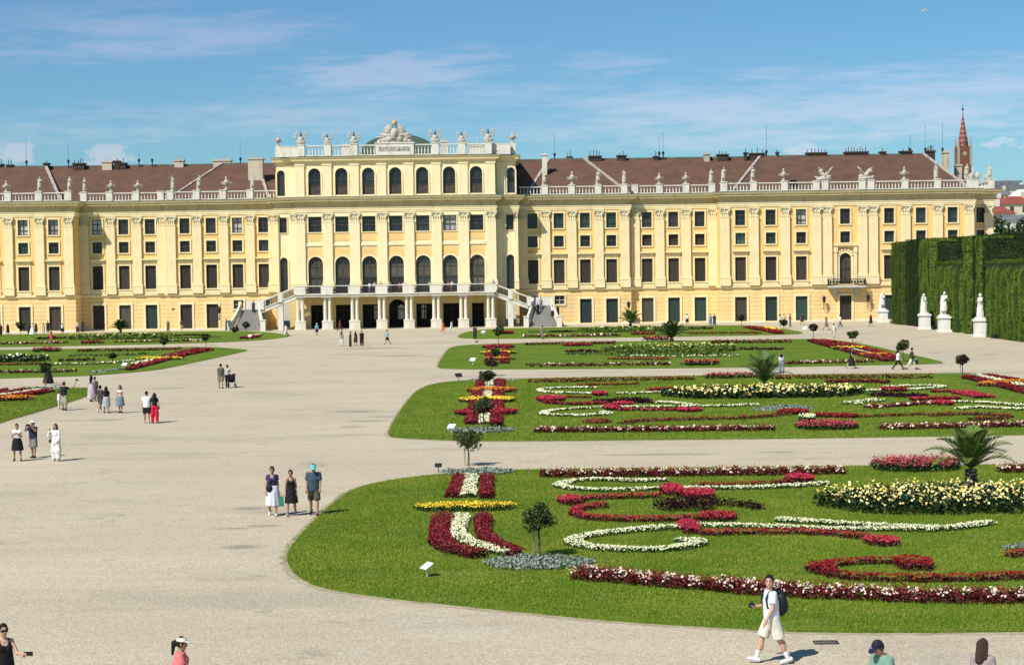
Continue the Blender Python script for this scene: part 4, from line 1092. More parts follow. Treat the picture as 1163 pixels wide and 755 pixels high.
def skirt_f(J, hem, top=.16, flare=.10, g=.02):
    k = J['k']
    zt = J['pel'][2] + top * k; zb = hem * k; kn = (J['knee', 1] + J['knee', -1]) / 2; kx = np.array([J['pel'][0], J['pel'][1], 0]); 
    def f(P):
        t = np.clip((zt - P[:, 2]) / (zt - zb), 0, 1); fat = J['fat']
        rx = (.15 + .035 * np.minimum(1, t * 3) + flare * t) * k * fat + g; ry = (.115 + .03 * np.minimum(1, t * 3) + flare * .9 * t) * k * fat + g
        cy = J['pel'][1] + (kn[1] - J['pel'][1]) * np.clip(t, 0, 1) * .8
        an = np.arctan2(P[:, 1] - cy, P[:, 0] - kx[0]); fold = 1 + .05 * t * np.sin(an * 9) + .03 * t * np.sin(an * 5 + 1)
        q = np.sqrt(((P[:, 0] - kx[0]) / rx) ** 2 + ((P[:, 1] - cy) / ry) ** 2) / fold
        return np.maximum(np.maximum((q - 1) * np.minimum(rx, ry), P[:, 2] - zt), zb - P[:, 2])
    return f
def make_field(J, kind, a):
    k = J['k']; up = J['up']
    if kind == 'top':       # sleeve: 0 none, .55 short, 2 long; low: how far below the waist; neck: cut height
        sl, low, g, nk = a.get('sleeve', .6), a.get('low', -.02), a.get('g', .018), a.get('neck', .0)
        def f(P):
            d = torso(P, J, g)
            if low < 0:      # the cloth hangs straight from the chest
                c0, c1 = J['pel'] + up * (low - .02) * k, J['chest'] - up * .02 * k; t = np.clip(((P - c0) @ up) / np.linalg.norm(c1 - c0), 0, 1); C = c0 + (c1 - c0) * t[:, None]; fa = J['fat']
                rx, ry = (.166 if J['fem'] else .172) * k * fa + g, .118 * k * fa + g
                d = smin(d, np.maximum((np.sqrt(((P[:, 0] - C[:, 0]) / rx) ** 2 + ((P[:, 1] - C[:, 1]) / ry) ** 2) - 1) * ry, half(P, c1, up)), .05)
            if sl > 0:
                for s in (1, -1):
                    A = arm(P, J, s, g, min(1, sl + .2) if sl <= 1 else None); e = J['elb', s] - J['sh', s]
                    A = np.maximum(A, half(P, J['sh', s] + e * sl, e) if sl <= 1 else half(P, J['wri', s], J['fv', s]) - 9 * (np.linalg.norm(P - J['hand', s], axis=1) > .2)); d = smin(d, A, .03)
            d = d + folds(P, .005)
            d = np.maximum(d, half(P, J['pel'] + up * low * k, -up)); d = np.maximum(d, half(P, J['neck'] + up * nk * k, up))
            if sl == 0:
                for s in (1, -1):
                    n_ = V3(s, 0, .25); d = np.maximum(d, half(P, J['sh', s] - V3(s * .035, 0, 0), n_))
            if a.get('scoop'):
                d = np.maximum(d, -(np.linalg.norm((P - (J['neck'] - up * .02 * k + V3(0, -.10 * k, 0))) * V3(1, 1, .8), axis=1) - a['scoop']))
            return d
        return f
    if kind == 'legs':      # frac: .6 shorts, 1.9 trousers
        fr, g = a.get('frac', 1.9), a.get('g', .02); wide = a.get('wide', 0)
        def f(P):
            d = np.maximum(torso(P, J, g + .004), half(P, J['pel'] + up * .10 * k, up))
            for s in (1, -1):
                L = leg(P, J, s, g, min(fr + .12, 1.99))
                if wide: L = smin(L, seg(P, J['hip', s], J['hip', s] + (J['knee', s] - J['hip', s]) * min(1, fr), .09 * k + g, .085 * k + g + wide), .02)
                if wide and fr > 1: L = smin(L, seg(P, J['knee', s], J['knee', s] + (J['ank', s] - J['knee', s]) * (fr - 1), .06 * k + g + wide, .05 * k + g + wide), .03)
                A, B = (J['hip', s], J['knee', s]) if fr <= 1 else (J['knee', s], J['ank', s]); q = fr if fr <= 1 else fr - 1
                e = B - A; d = smin(d, np.maximum(L, half(P, A + e * q, e)), .025)
            return d + folds(P, .005, 22)
        return f
    if kind == 'skirt': return skirt_f(J, a.get('hem', .5), a.get('top', .16), a.get('flare', .1))
    if kind == 'dress':
        S = skirt_f(J, a.get('hem', .5), .2, a.get('flare', .08)); T = make_field(J, 'top', dict(a, low=-.0))
        return lambda P: smin(T(P), S(P), .03)
    if kind == 'shoes':
        high = a.get('high', 0)
        def f(P):
            d = np.full(len(P), 9.0)
            for s in (a['side'],):
                fd = J['fd', s]; h, t = J['heel', s], J['toe', s]; ls = np.array([-fd[1], fd[0], 0])
                q = smin(seg(P, h + V3(0, 0, .022), t + V3(0, 0, .008), .042 * k, .034 * k), seg(P, h + V3(0, 0, .03), J['ank', s] - V3(0, 0, .01), .044 * k, .044 * k), .03)
                d = np.minimum(d, q)
            return d
        return f
    if kind == 'socks':
        def f(P):
            d = np.full(len(P), 9.0)
            for s in (a['side'],):
                v = J['knee', s] - J['ank', s]; d = np.minimum(d, seg(P, J['ank', s], J['ank', s] + v * .34, .044 * k, .050 * k))
            return d
        return f
    if kind == 'hair':      # long: metres down the back; bun, pony
        c, fdir, u = J['head'], J['face'], J['hu']; lg = a.get('long', 0)
        def f(P):
            Q = P - c; r = np.cross(fdir, u); L = np.stack([Q @ r, -(Q @ fdir), Q @ u], 1)
            d = ellip(L, (0, .012, .018), (.088 * k, .106 * k, .128 * k))
            cut = np.minimum(half(L, V3(0, -.060 * k, .072 * k), V3(0, -1, -.42)), 9)
            d = np.maximum(d, cut); d = np.maximum(d, -.055 * k - L[:, 2] if not lg else -9)
            if lg:
                e = seg(L, V3(0, .065 * k, .02), V3(0, .085 * k, -lg), .085 * k, .085 * k); e = smin(e, seg(L, V3(.06 * k, .02, 0), V3(.085 * k, .03, -lg * .85), .052 * k, .045 * k), .03)
                e = smin(e, seg(L, V3(-.06 * k, .02, 0), V3(-.085 * k, .03, -lg * .85), .052 * k, .045 * k), .03); d = smin(d, e, .03)
            if a.get('bun'): d = smin(d, np.linalg.norm(L - V3(0, .095 * k, .07 * k), axis=1) - .045 * k, .015)
            if a.get('pony'):
                d = smin(d, seg(L, V3(0, .10 * k, .045), V3(0, .155 * k, .0), .028, .038), .012); d = smin(d, seg(L, V3(0, .155 * k, .0), V3(0, .15 * k, -.20), .040, .024), .02)
            return d + .0035 * np.sin(L[:, 0] * 170 + L[:, 2] * 30)
        return f
    if kind == 'cap':
        c, fdir, u = J['head'], J['face'], J['hu']; brim = a.get('brim', 'front')
        def f(P):
            Q = P - c; r = np.cross(fdir, u); L = np.stack([Q @ r, -(Q @ fdir), Q @ u], 1)
            d = np.maximum(ellip(L, (0, .008, .035 * k), (.096 * k, .112 * k, .106 * k)), .045 * k - L[:, 2])
            if brim == 'front':
                b = ellip(L, (0, -.115 * k, .052 * k - 0), (.082 * k, .085 * k, .05)); b = np.maximum(b, np.abs(L[:, 2] - (.052 * k + (L[:, 1] + .1) * .22)) - .011)
            else: b = np.maximum(np.sqrt((L[:, 0] / 1) ** 2 + (L[:, 1] / 1.08) ** 2) - .17 * k, np.abs(L[:, 2] - .055 * k + (L[:, 0] ** 2) * 1.2) - .012)
            return np.minimum(d, b)
        return f
    raise KeyError(kind)
CLOTH = {}
def cloth(c, name=None, rough=.85):
    key = tuple(round(x, 3) for x in c)
    if key not in CLOTH: CLOTH[key] = simple('cloth_%d' % len(CLOTH), c, .22, 7, rough, .08)
    return CLOTH[key]
SKIN = {'l': simple('fair_skin', (.56, .33, .235), .12, 9, .55), 'm': simple('tanned_skin', (.40, .22, .145), .12, 9, .55), 'd': simple('dark_skin', (.13, .07, .048), .15, 9, .5)}
HAIRS = {'k': (.012, .010, .009), 'b': (.045, .026, .016), 'y': (.25, .17, .08), 'g': (.35, .34, .32)}
MESHC = {}
NAMES = {'top': 'shirt', 'legs': 'trousers', 'skirt': 'skirt', 'dress': 'dress', 'shoes': 'shoe', 'socks': 'sock', 'hair': 'hair', 'cap': 'cap'}
def field_mesh(key, name, fn, lo, hi, res):
    if key not in MESHC:
        V, Q = surf(fn, lo, hi, res); me = mesh_np(name, V, Q); me.polygons.foreach_set('use_smooth', [True] * len(me.polygons)); MESHC[key] = me
        return me
    return MESHC[key].copy()
def person(x, y, yaw, label, sp, wear, skin='l', res=.03, z=0.0, group=None, fine=False):
    """wear: list of (kind, colour, settings, name)"""
    J = skeleton(sp); lo, hi = bounds(J); t = empty('person', (x, y, z), R_(yaw)); tag(t, label, 'person', group or 'visitors in the palace garden')
    key = repr(sp) + str(res)
    me = field_mesh(key, 'body', body_sdf(J, fine), lo, hi, res); link('body', me, SKIN[skin], t)
    wear = [v for wv in wear for v in ([(wv[0], wv[1], {'side': 1}), (wv[0], wv[1], {'side': -1})] if wv[0] in ('shoes', 'socks') else [wv])]
    for wv in wear:
        kind, c, a = wv[0], wv[1], (wv[2] if len(wv) > 2 else {}); nm = wv[3] if len(wv) > 3 else NAMES[kind]
        if kind == 'legs' and a.get('frac', 1.9) <= 1: nm = 'shorts'
        fn = make_field(J, kind, a); l2, h2 = lo.copy() - .04, hi.copy() + .04
        if kind in ('hair', 'cap'):
            l2 = J['head'] - .3; h2 = J['head'] + .3; l2[2] -= a.get('long', 0) + .05
        elif kind in ('skirt', 'dress'): l2[:2] = np.minimum(l2[:2], -.42); h2[:2] = np.maximum(h2[:2], .42)
        elif kind in ('shoes', 'socks'): h2[2] = .75
        r = res if kind not in ('hair', 'cap', 'shoes') else min(res, .018)
        try: me = field_mesh(key + kind + repr(a), nm, fn, l2, h2, r)
        except ValueError: continue
        link(nm, me, cloth(HAIRS.get(c, c) if isinstance(c, str) else c), t)
    if fine:
        u, f = J['head'], J['face']; hu = J['hu']; r = np.cross(f, hu); k = J['k']
        m = MB(); b_ = MB()
        for s in (1, -1):
            p = u + r * s * .031 * k + f * .083 * k + hu * .018 * k; m.ell(p, (.013, .013, .008), 8, 5)
            q = p + hu * .024 + f * .007; b_.bar(q - r * s * .014, q + r * s * .018 + hu * .003, .012, .008)
        m.build('eyes', simple('eye_dark', (.03, .022, .018), .2, 5, .3), t)
        b_.build('eyebrows', cloth(HAIRS['k']), t)
        m = MB(); p = u + f * .092 * k - hu * .054 * k; m.ell(p, (.022, .010, .007), 8, 5); m.build('lips', simple('lip', (.38, .14, .11), .1, 9, .5), t)
    t['_top'] = float(hi[2])
    return t, J
def world_pt(t, v):
    c, s = math.cos(t.rotation_euler.z), math.sin(t.rotation_euler.z)
    return Vector((t.location.x + c * v[0] - s * v[1], t.location.y + s * v[0] + c * v[1], t.location.z + v[2]))
# ------------------------------------------------------------------ the people
W_, BK, NV = (.78, .78, .77), (.012, .012, .014), (.018, .022, .06)
WALK = ((24, 6), (-20, 22)); WALKB = ((-20, 22), (24, 6)); SLOW = ((12, 4), (-12, 12)); STAND = ((3, 2), (-3, 2))
SW = ((-18, 8, 18, 6), (20, 8, 18, 6)); REST = ((-3, 9, 14, 8), (3, 9, 14, 8)); PHOTO = ((42, 22, 108, 48), (42, 22, 108, 48)); FRONT = ((18, 10, 70, 55), (18, 10, 70, 55))
def P_(px, py): return gp(px, py)
# walking man with backpack
x, y = P_(877, 753)
walker, JW = person(x, y, -78, 'man in white polo shirt, cream shorts and white sneakers walking left with a black backpack',
    dict(h=1.84, legs=((-15, 10), (21, 3)), arms=((8, 8, 22, 8), (-12, 8, 100, 8)), lean=3, turn=58, nod=2, foot={1: -8, -1: 14}),
    [('hair', 'k', {}), ('top', (.74, .80, .86), dict(sleeve=.62, low=-.03, g=.022)), ('legs', (.74, .69, .58), dict(frac=.92, g=.024, wide=.012)), ('socks', W_), ('shoes', W_)], 'l', .012, fine=True)
t = empty('backpack', walker.location, walker.rotation_euler.z); tag(t, 'black backpack worn by the man in the white polo shirt', 'backpack')
BP = simple('black_nylon', (.012, .013, .018), .3, 6, .6)
c = JW['chest'] + V3(0, .20, -.03)
V, Q = surf(lambda P: np.maximum(smin(ellip(P, c + V3(0, .01, -.06), (.165, .13, .27)), ellip(P, c + V3(0, .075, -.13), (.12, .09, .15)), .03), -(P[:, 1] - (JW['chest'][1] + .085))), c - .4, c + .4, .015)
o = link('pack_body', mesh_np('pack_body', V, Q), BP, t, True)
for s in (1, -1):
    m = MB(); sh = JW['sh', s]; ch = JW['chest']
    m.tube([(s * .11, ch[1] + .13, ch[2] + .2), (s * .115, ch[1] + .05, sh[2] + .075), (s * .12, ch[1] - .08, sh[2] + .04), (s * .125, ch[1] - .145, ch[2] + .04), (s * .14, ch[1] - .12, ch[2] - .14), (s * .15, ch[1] + .06, ch[2] - .2)], .022, 6)
    m.build('strap', BP, t, True)
t = empty('camera', world_pt(walker, JW['hand', -1]) + Vector((-.03, 0, .02))); tag(t, 'small dark camera in the hand of the man in the white polo shirt', 'camera')
m = MB(); m.box(-.06, .06, -.03, .03, -.04, .04); m.build('camera_body', IRON, t); m = MB(); m.lathe(0, 0, [(.03, .04), (.03, .075), (.026, .08)], 10); m.build('lens', IRON, t)

def front_person(px, top_py, h, yaw, label, sp, wear, skin):
    Y = None
    for s in np.arange(50, 80, .1):                       # distance at which a person this tall reaches that height
        d = ray(px, top_py); p = CAMP + d * (F_PX / s / d.y)
        Y = F_PX / s
        if p.z > h: break
    X = at_y(px, 740, Y)[0]
    return person(X, Y, yaw, label, dict(sp, h=h), wear, skin, .012, fine=True)
# three more at the lower edge, cut by the frame
mint, JM = front_person(1008, 719, 1.76, -62, 'man in navy cap and mint green shirt looking down at the lower right edge', dict(legs=WALK, arms=((10, 8, 40, 12), (14, 8, 50, 10)), lean=12, nod=22),
    [('hair', 'b', {}), ('cap', (.010, .014, .045), {}), ('top', (.20, .36, .29), dict(sleeve=.7, low=-.06, g=.03)), ('legs', (.10, .10, .10), dict(frac=1.9)), ('shoes', BK)], 'm')
cb_ = MB(); hu, fc = JM['hu'], JM['face']; rr3 = np.cross(fc, hu)
for i in range(5):
    p = JM['head'] + hu * .085 + rr3 * (.02 + .010 * i - .03) + fc * .114; cb_.bar(p - hu * .010, p + hu * .010, .005, .004)
cb_.build('cap_emblem', cloth(W_), mint)
brun, JB = front_person(1116, 724, 1.64, 150, 'long haired brunette in a grey patterned top seen from behind at the lower right edge', dict(sex='f', legs=SLOW, arms=REST, lean=3, turn=-25, nod=6),
    [('hair', 'b', dict(long=.24)), ('top', (.34, .27, .27), dict(sleeve=.5, low=-.05, g=.024)), ('legs', (.10, .12, .18), dict(frac=1.9)), ('shoes', W_)], 'l')
pink, JP = front_person(203, 720, 1.62, 96, 'woman in white cap and coral pink shirt with a dark ponytail, lower left edge', dict(sex='f', legs=WALK, arms=SW, lean=4, nod=4),
    [('hair', 'k', dict(pony=1)), ('cap', (.80, .77, .62), {}), ('top', (.72, .19, .20), dict(sleeve=.6, low=-.06, g=.024)), ('legs', (.3, .3, .32), dict(frac=1.9)), ('shoes', W_)], 'm')
tank, JT = front_person(4, 706, 1.66, 28, 'woman in black tank top and sunglasses at the lower left edge', dict(sex='f', legs=SLOW, arms=((32, 16, 62, 6), (-8, 10, 12, 6)), lean=3, nod=3, turn=0),
    [('hair', 'k', dict(bun=1)), ('top', BK, dict(sleeve=0, low=-.05, scoop=.085)), ('legs', (.02, .02, .025), dict(frac=1.9)), ('shoes', W_)], 'l')
m = MB(); u, f = JT['head'], JT['face']; hu = JT['hu']; r = np.cross(f, hu)
for s in (1, -1):
    p = u + r * s * .034 + f * .094 + hu * .014; m.ell(p, (.032, .016, .024), 10, 6); m.bar(p + r * s * .03, u + r * s * .088 + f * .0 + hu * .02, .006, .010)
m.bar(u - r * .012 + f * .102 + hu * .018, u + r * .012 + f * .102 + hu * .018, .008, .008); m.build('sunglasses', simple('dark_lens', (.01, .01, .012), .1, 3, .15), tank)
t = empty('phone', world_pt(tank, JT['hand', 1] + JT['fv', 1] * .02) + Vector((.07, 0, .02))); tag(t, 'dark phone held out by the woman in black tank top', 'phone')
m = MB(); m.box(-.085, .085, -.006, .006, -.04, .04); m.build('phone_case', IRON, t); m = MB(); m.box(-.078, .078, -.009, -.0065, -.034, .034); m.build('screen', simple('phone_glass', (.012, .012, .015), .1, 3, .1), t)

# the trio on the central path
x, y = P_(310, 585.5); ta, JA = person(x, y, 4, 'woman in purple navy blouse and white skirt walking with two others', dict(h=1.68, sex='f', legs=((14, 3), (-12, 14)), arms=REST, fat=1.12, nod=10),
    [('hair', 'k', {}), ('top', (.045, .030, .12), dict(sleeve=.45, low=.05, scoop=.075)), ('skirt', (.72, .72, .78), dict(hem=.36, flare=.025)), ('shoes', (.75, .72, .66))], 'm', .016, fine=True)
bp = world_pt(ta, JA['pel'] + V3(-.10, -.17, .08)); t = empty('shoulder_bag', bp); tag(t, 'black crossbody bag on the woman in the white skirt', 'bag')
m = MB(); m.ell((0, 0, 0), (.11, .05, .13), 12, 8); m.build('bag_body', BP, t, True); m = MB(); n0 = world_pt(ta, JA['neck']) - bp
m.tube([(-.06, 0, .1), n0 + Vector((-.02, -.14, -.20)), n0 + Vector((.13, -.07, -.0)), n0 + Vector((.14, .08, -.06))], .012, 5); m.build('strap', BP, t)
hp = world_pt(ta, JA['hand', 1]); t = empty('handbag', (hp.x + .05, hp.y, hp.z - .42)); tag(t, 'green tote bag carried by the woman in the white skirt', 'bag')
m = MB(); m.add([(-.13, -.05, 0), (.13, -.05, 0), (.13, .05, 0), (-.13, .05, 0), (-.11, -.03, .33), (.11, -.03, .33), (.11, .03, .33), (-.11, .03, .33)], [(0, 3, 2, 1), (4, 5, 6, 7), (0, 1, 5, 4), (1, 2, 6, 5), (2, 3, 7, 6), (3, 0, 4, 7)])
m.build('bag_body', cloth((.035, .21, .15)), t); m = MB(); m.tube([(-.06, 0, .33), (-.045, 0, .43), (.0, 0, .47), (.045, 0, .43), (.06, 0, .33)], .010, 5); m.build('handle', cloth((.03, .17, .12)), t)
x, y = P_(331, 585.5); tb_, _ = person(x, y, 0, 'woman in short black sleeveless dress between two companions', dict(h=1.56, sex='f', legs=((-12, 14), (14, 3)), arms=REST, nod=8),
    [('hair', 'k', dict(bun=1)), ('dress', BK, dict(sleeve=0, hem=.48, flare=.04, scoop=.075)), ('shoes', (.6, .55, .5))], 'm', .016, fine=True)
x, y = P_(357, 585.5); tc_, JC = person(x, y, 2, 'man in turquoise cap, slate tee shirt and olive shorts walking', dict(h=1.76, legs=((16, 3), (-14, 14)), arms=((10, 10, 30, 10), (4, 10, 20, 8)), nod=22),
    [('hair', 'b', {}), ('cap', (.10, .52, .50), {}), ('top', (.050, .085, .115), dict(sleeve=.72, low=-.08, g=.03)), ('legs', (.085, .078, .05), dict(frac=.9, wide=.012)), ('shoes', BK)], 'm', .016, fine=True)
# left group of photographers
x, y = P_(20, 523.5); person(x, y, 8, 'woman in white top and flared black skirt with raised hands', dict(h=1.66, sex='f', legs=((8, 2), (-6, 6)), stance=7, arms=((20, 14, 110, 45), (20, 14, 112, 45))), [('hair', 'k', {}), ('top', W_, dict(sleeve=.3, low=.05)), ('skirt', BK, dict(hem=.50, flare=.07)), ('shoes', BK)], 'm', .02)
x, y = P_(38, 520); q1, J1 = person(x, y, -20, 'man in white hat, navy tee and grey shorts taking a photo', dict(h=1.70, legs=((6, 2), (-6, 4)), arms=((60, 20, 95, 45), (60, 20, 95, 45)), lean=-3), [('hair', 'b', {}), ('cap', (.75, .73, .68), dict(brim='all')), ('top', NV, dict(sleeve=.6, low=-.03)), ('legs', (.22, .22, .20), dict(frac=.95, wide=.03)), ('shoes', BK)], 'm', .02)
hp = world_pt(q1, (J1['hand', 1] + J1['hand', -1]) / 2); t = empty('camera', hp); tag(t, 'black camera raised by the man in the white hat', 'camera'); m = MB(); m.box(-.07, .07, -.04, .04, -.05, .05); m.build('camera_body', IRON, t); m = MB(); m.tube([(0, -.04, 0), (0, -.12, 0)], .04, 8); m.build('lens', IRON, t)
x, y = P_(64, 523.5); q2, J2 = person(x, y, -12, 'woman all in white with loose trousers, hand at her face', dict(h=1.64, sex='f', legs=STAND, arms=((10, 10, 30, 8), (38, 24, 125, 40)), nod=2), [('hair', 'b', dict(long=.16)), ('top', (.80, .78, .74), dict(sleeve=2, low=-.12, g=.035)), ('legs', (.78, .75, .70), dict(frac=1.9, wide=.05)), ('shoes', W_)], 'm', .02)
hp = world_pt(q2, J2['pel'] + V3(-.22, -.03, .02)); t = empty('shoulder_bag', hp); tag(t, 'small black bag on the hip of the woman all in white', 'bag'); m = MB(); m.ell((0, 0, 0), (.10, .06, .08), 10, 6); m.build('bag_body', BP, t, True); m = MB(); m.tube([(-.05, 0, .06), (.08, -.02, .35), (.2, 0, .48)], .010, 5); m.build('strap', BP, t)
x, y = P_(73, 466); q3, J3 = person(x, y, 165, 'man in black tee and beige trousers holding up a selfie stick', dict(h=1.74, legs=STAND, arms=((20, 12, 60, 20), (60, 30, 90, -10))), [('hair', 'k', {}), ('top', BK, dict(sleeve=.6, low=-.02)), ('legs', (.42, .36, .27), dict(frac=1.9, wide=.02)), ('shoes', BK)], 'm', .025)
hp = world_pt(q3, J3['hand', -1]); t = empty('selfie_stick', hp); tag(t, 'selfie stick with phone in the hand of the man in black tee', 'selfie stick'); m = MB(); m.tube([(0, 0, -.1), (.10, .1, .30)], .014, 5); m.build('stick', IRON, t); m = MB(); m.bar((.04, .1, .36), (.20, .12, .30), .03, .10); m.build('phone', IRON, t)
x, y = P_(67, 464.5); person(x, y, 120, 'child in white behind the man with the selfie stick', dict(h=1.1, legs=STAND, arms=REST, nod=20), [('hair', 'k', {}), ('top', W_, dict(sleeve=.5, low=-.1)), ('legs', (.6, .58, .52), dict(frac=1.8)), ('shoes', W_)], 'm', .025)
x, y = P_(104, 456); person(x, y, 172, 'woman in long lilac dress with long dark hair', dict(h=1.70, sex='f', legs=SLOW, arms=REST), [('hair', 'k', dict(long=.3)), ('dress', (.52, .46, .50), dict(sleeve=.5, hem=.16, flare=.07)), ('shoes', BK)], 'm', .025)
x, y = P_(108, 454.5); person(x, y, 172, 'person in dark clothes half hidden beside the long lilac dress', dict(h=1.55, legs=SLOW, arms=REST), [('hair', 'k', {}), ('top', (.10, .10, .11), dict(sleeve=.6)), ('legs', (.05, .045, .04), dict(frac=1.9)), ('shoes', BK)], 'm', .03)
x, y = P_(114, 468.5); person(x, y, 160, 'person in dark grey tee walking beside the grey skirt', dict(h=1.66, legs=WALK, arms=((20, 8, 60, 20), (10, 8, 20, 6))), [('hair', 'k', {}), ('top', (.05, .052, .05), dict(sleeve=.6)), ('legs', (.10, .09, .08), dict(frac=.9)), ('shoes', W_)], 'm', .025)
x, y = P_(121, 469); person(x, y, 195, 'woman in black top and grey skirt on the left path', dict(h=1.58, sex='f', legs=((10, 3), (-8, 10)), arms=((30, 12, 80, 30), (5, 10, 20, 8))), [('hair', 'k', dict(long=.2)), ('top', BK, dict(sleeve=.6, low=0)), ('skirt', (.42, .43, .44), dict(hem=.42, flare=.06)), ('shoes', BK)], 'm', .025)
x, y = P_(137, 469); person(x, y, -15, 'woman in pale pink top and blue grey skirt, bag at her side', dict(h=1.66, sex='f', legs=((8, 2), (-6, 6)), arms=((20, 10, 100, 35), (4, 10, 20, 6))), [('hair', 'b', dict(long=.12)), ('top', (.70, .52, .48), dict(sleeve=.2, low=0)), ('skirt', (.16, .22, .26), dict(hem=.46, flare=.06)), ('shoes', BK)], 'm', .025)
x, y = P_(167, 480.5); person(x, y, 188, 'man in white tee and black shorts beside red trousers', dict(h=1.76, legs=((4, 2), (-8, 10)), arms=REST), [('hair', 'k', {}), ('top', W_, dict(sleeve=.65, low=-.06, g=.028)), ('legs', BK, dict(frac=.85, wide=.03)), ('shoes', (.5, .4, .33))], 'm', .02)
x, y = P_(176, 480.5); q4, J4 = person(x, y, 200, 'woman in black top and bright red trousers', dict(h=1.66, sex='f', legs=((6, 2), (-4, 4)), arms=((50, 16, 110, 40), (50, 16, 110, 40))), [('hair', 'k', dict(long=.2)), ('top', BK, dict(sleeve=.8, low=.02)), ('legs', (.62, .018, .045), dict(frac=1.9, wide=.02)), ('shoes', (.35, .03, .04))], 'm', .02)
hp = world_pt(q4, J4['pel'] + V3(-.22, 0, -.02)); t = empty('handbag', hp); tag(t, 'brown bag at the hip of the red trousers', 'bag'); m = MB(); m.ell((0, 0, 0), (.07, .09, .10), 10, 6); m.build('bag_body', cloth((.22, .12, .06)), t, True); m = MB(); m.tube([(0, -.05, .08), (-.02, 0, .4), (0, .05, .08)], .010, 5); m.build('strap', cloth((.2, .11, .05)), t)
x, y = P_(251, 441); person(x, y, 180, 'man in olive tee and khaki shorts beside a stroller', dict(h=1.76, legs=STAND, arms=REST), [('hair', 'k', {}), ('top', (.10, .092, .06), dict(sleeve=.65, low=-.05)), ('legs', (.22, .19, .13), dict(frac=.9, wide=.03)), ('shoes', BK)], 'm', .025)
x, y = P_(258.5, 440); person(x, y, 175, 'woman in white and black pushing a stroller', dict(h=1.64, sex='f', legs=SLOW, arms=((40, 8, 30, 6), (40, 8, 30, 6))), [('hair', 'k', {}), ('top', (.5, .48, .46), dict(sleeve=.4, low=0)), ('legs', BK, dict(frac=1.9)), ('shoes', BK)], 'm', .025)
x, y = P_(263.5, 440); t = empty('stroller', (x, y, 0), R_(15)); tag(t, 'black baby stroller on the left of the central path', 'stroller')
m = MB(); m.tube([(-.22, -.38, .12), (-.22, .1, .62), (-.22, -.42, 1.0)], .02, 5); m.tube([(.22, -.38, .12), (.22, .1, .62), (.22, -.42, 1.0)], .02, 5); m.tube([(-.22, .40, .12), (-.22, -.1, .6)], .02, 5); m.tube([(.22, .40, .12), (.22, -.1, .6)], .02, 5); m.build('frame', IRON, t)
m = MB(); m.tube([(-.22, -.42, 1.0), (.22, -.42, 1.0)], .025, 6); m.build('handle', IRON, t)
m = MB(); m.ell((0, .05, .55), (.23, .40, .20), 12, 7); m.build('seat', cloth(BK), t, True); m = MB(); m.ell((0, -.12, .80), (.24, .26, .24), 12, 7); m.build('canopy', cloth((.03, .028, .03)), t, True); m = MB(); m.ell((.0, -.2, .98), (.16, .12, .10), 10, 6); m.build('blanket', cloth(W_), t, True)
for sx in (-1, 1):
    for sy, r_ in ((-.38, .13), (.40, .10)):
        m = MB(); m.tube([(sx * .25 - .02, sy, r_), (sx * .25 + .02, sy, r_)], r_, 12); m.build('wheel', IRON, t)
x, y = P_(55, 435.5); person(x, y, 185, 'woman in white hat and wide long black skirt behind a small tree', dict(h=1.62, sex='f', legs=STAND, arms=REST), [('hair', 'k', {}), ('cap', (.6, .58, .55), dict(brim='all')), ('top', (.5, .5, .5), dict(sleeve=.6, low=0)), ('skirt', BK, dict(hem=.05, flare=.26))], 'm', .03)
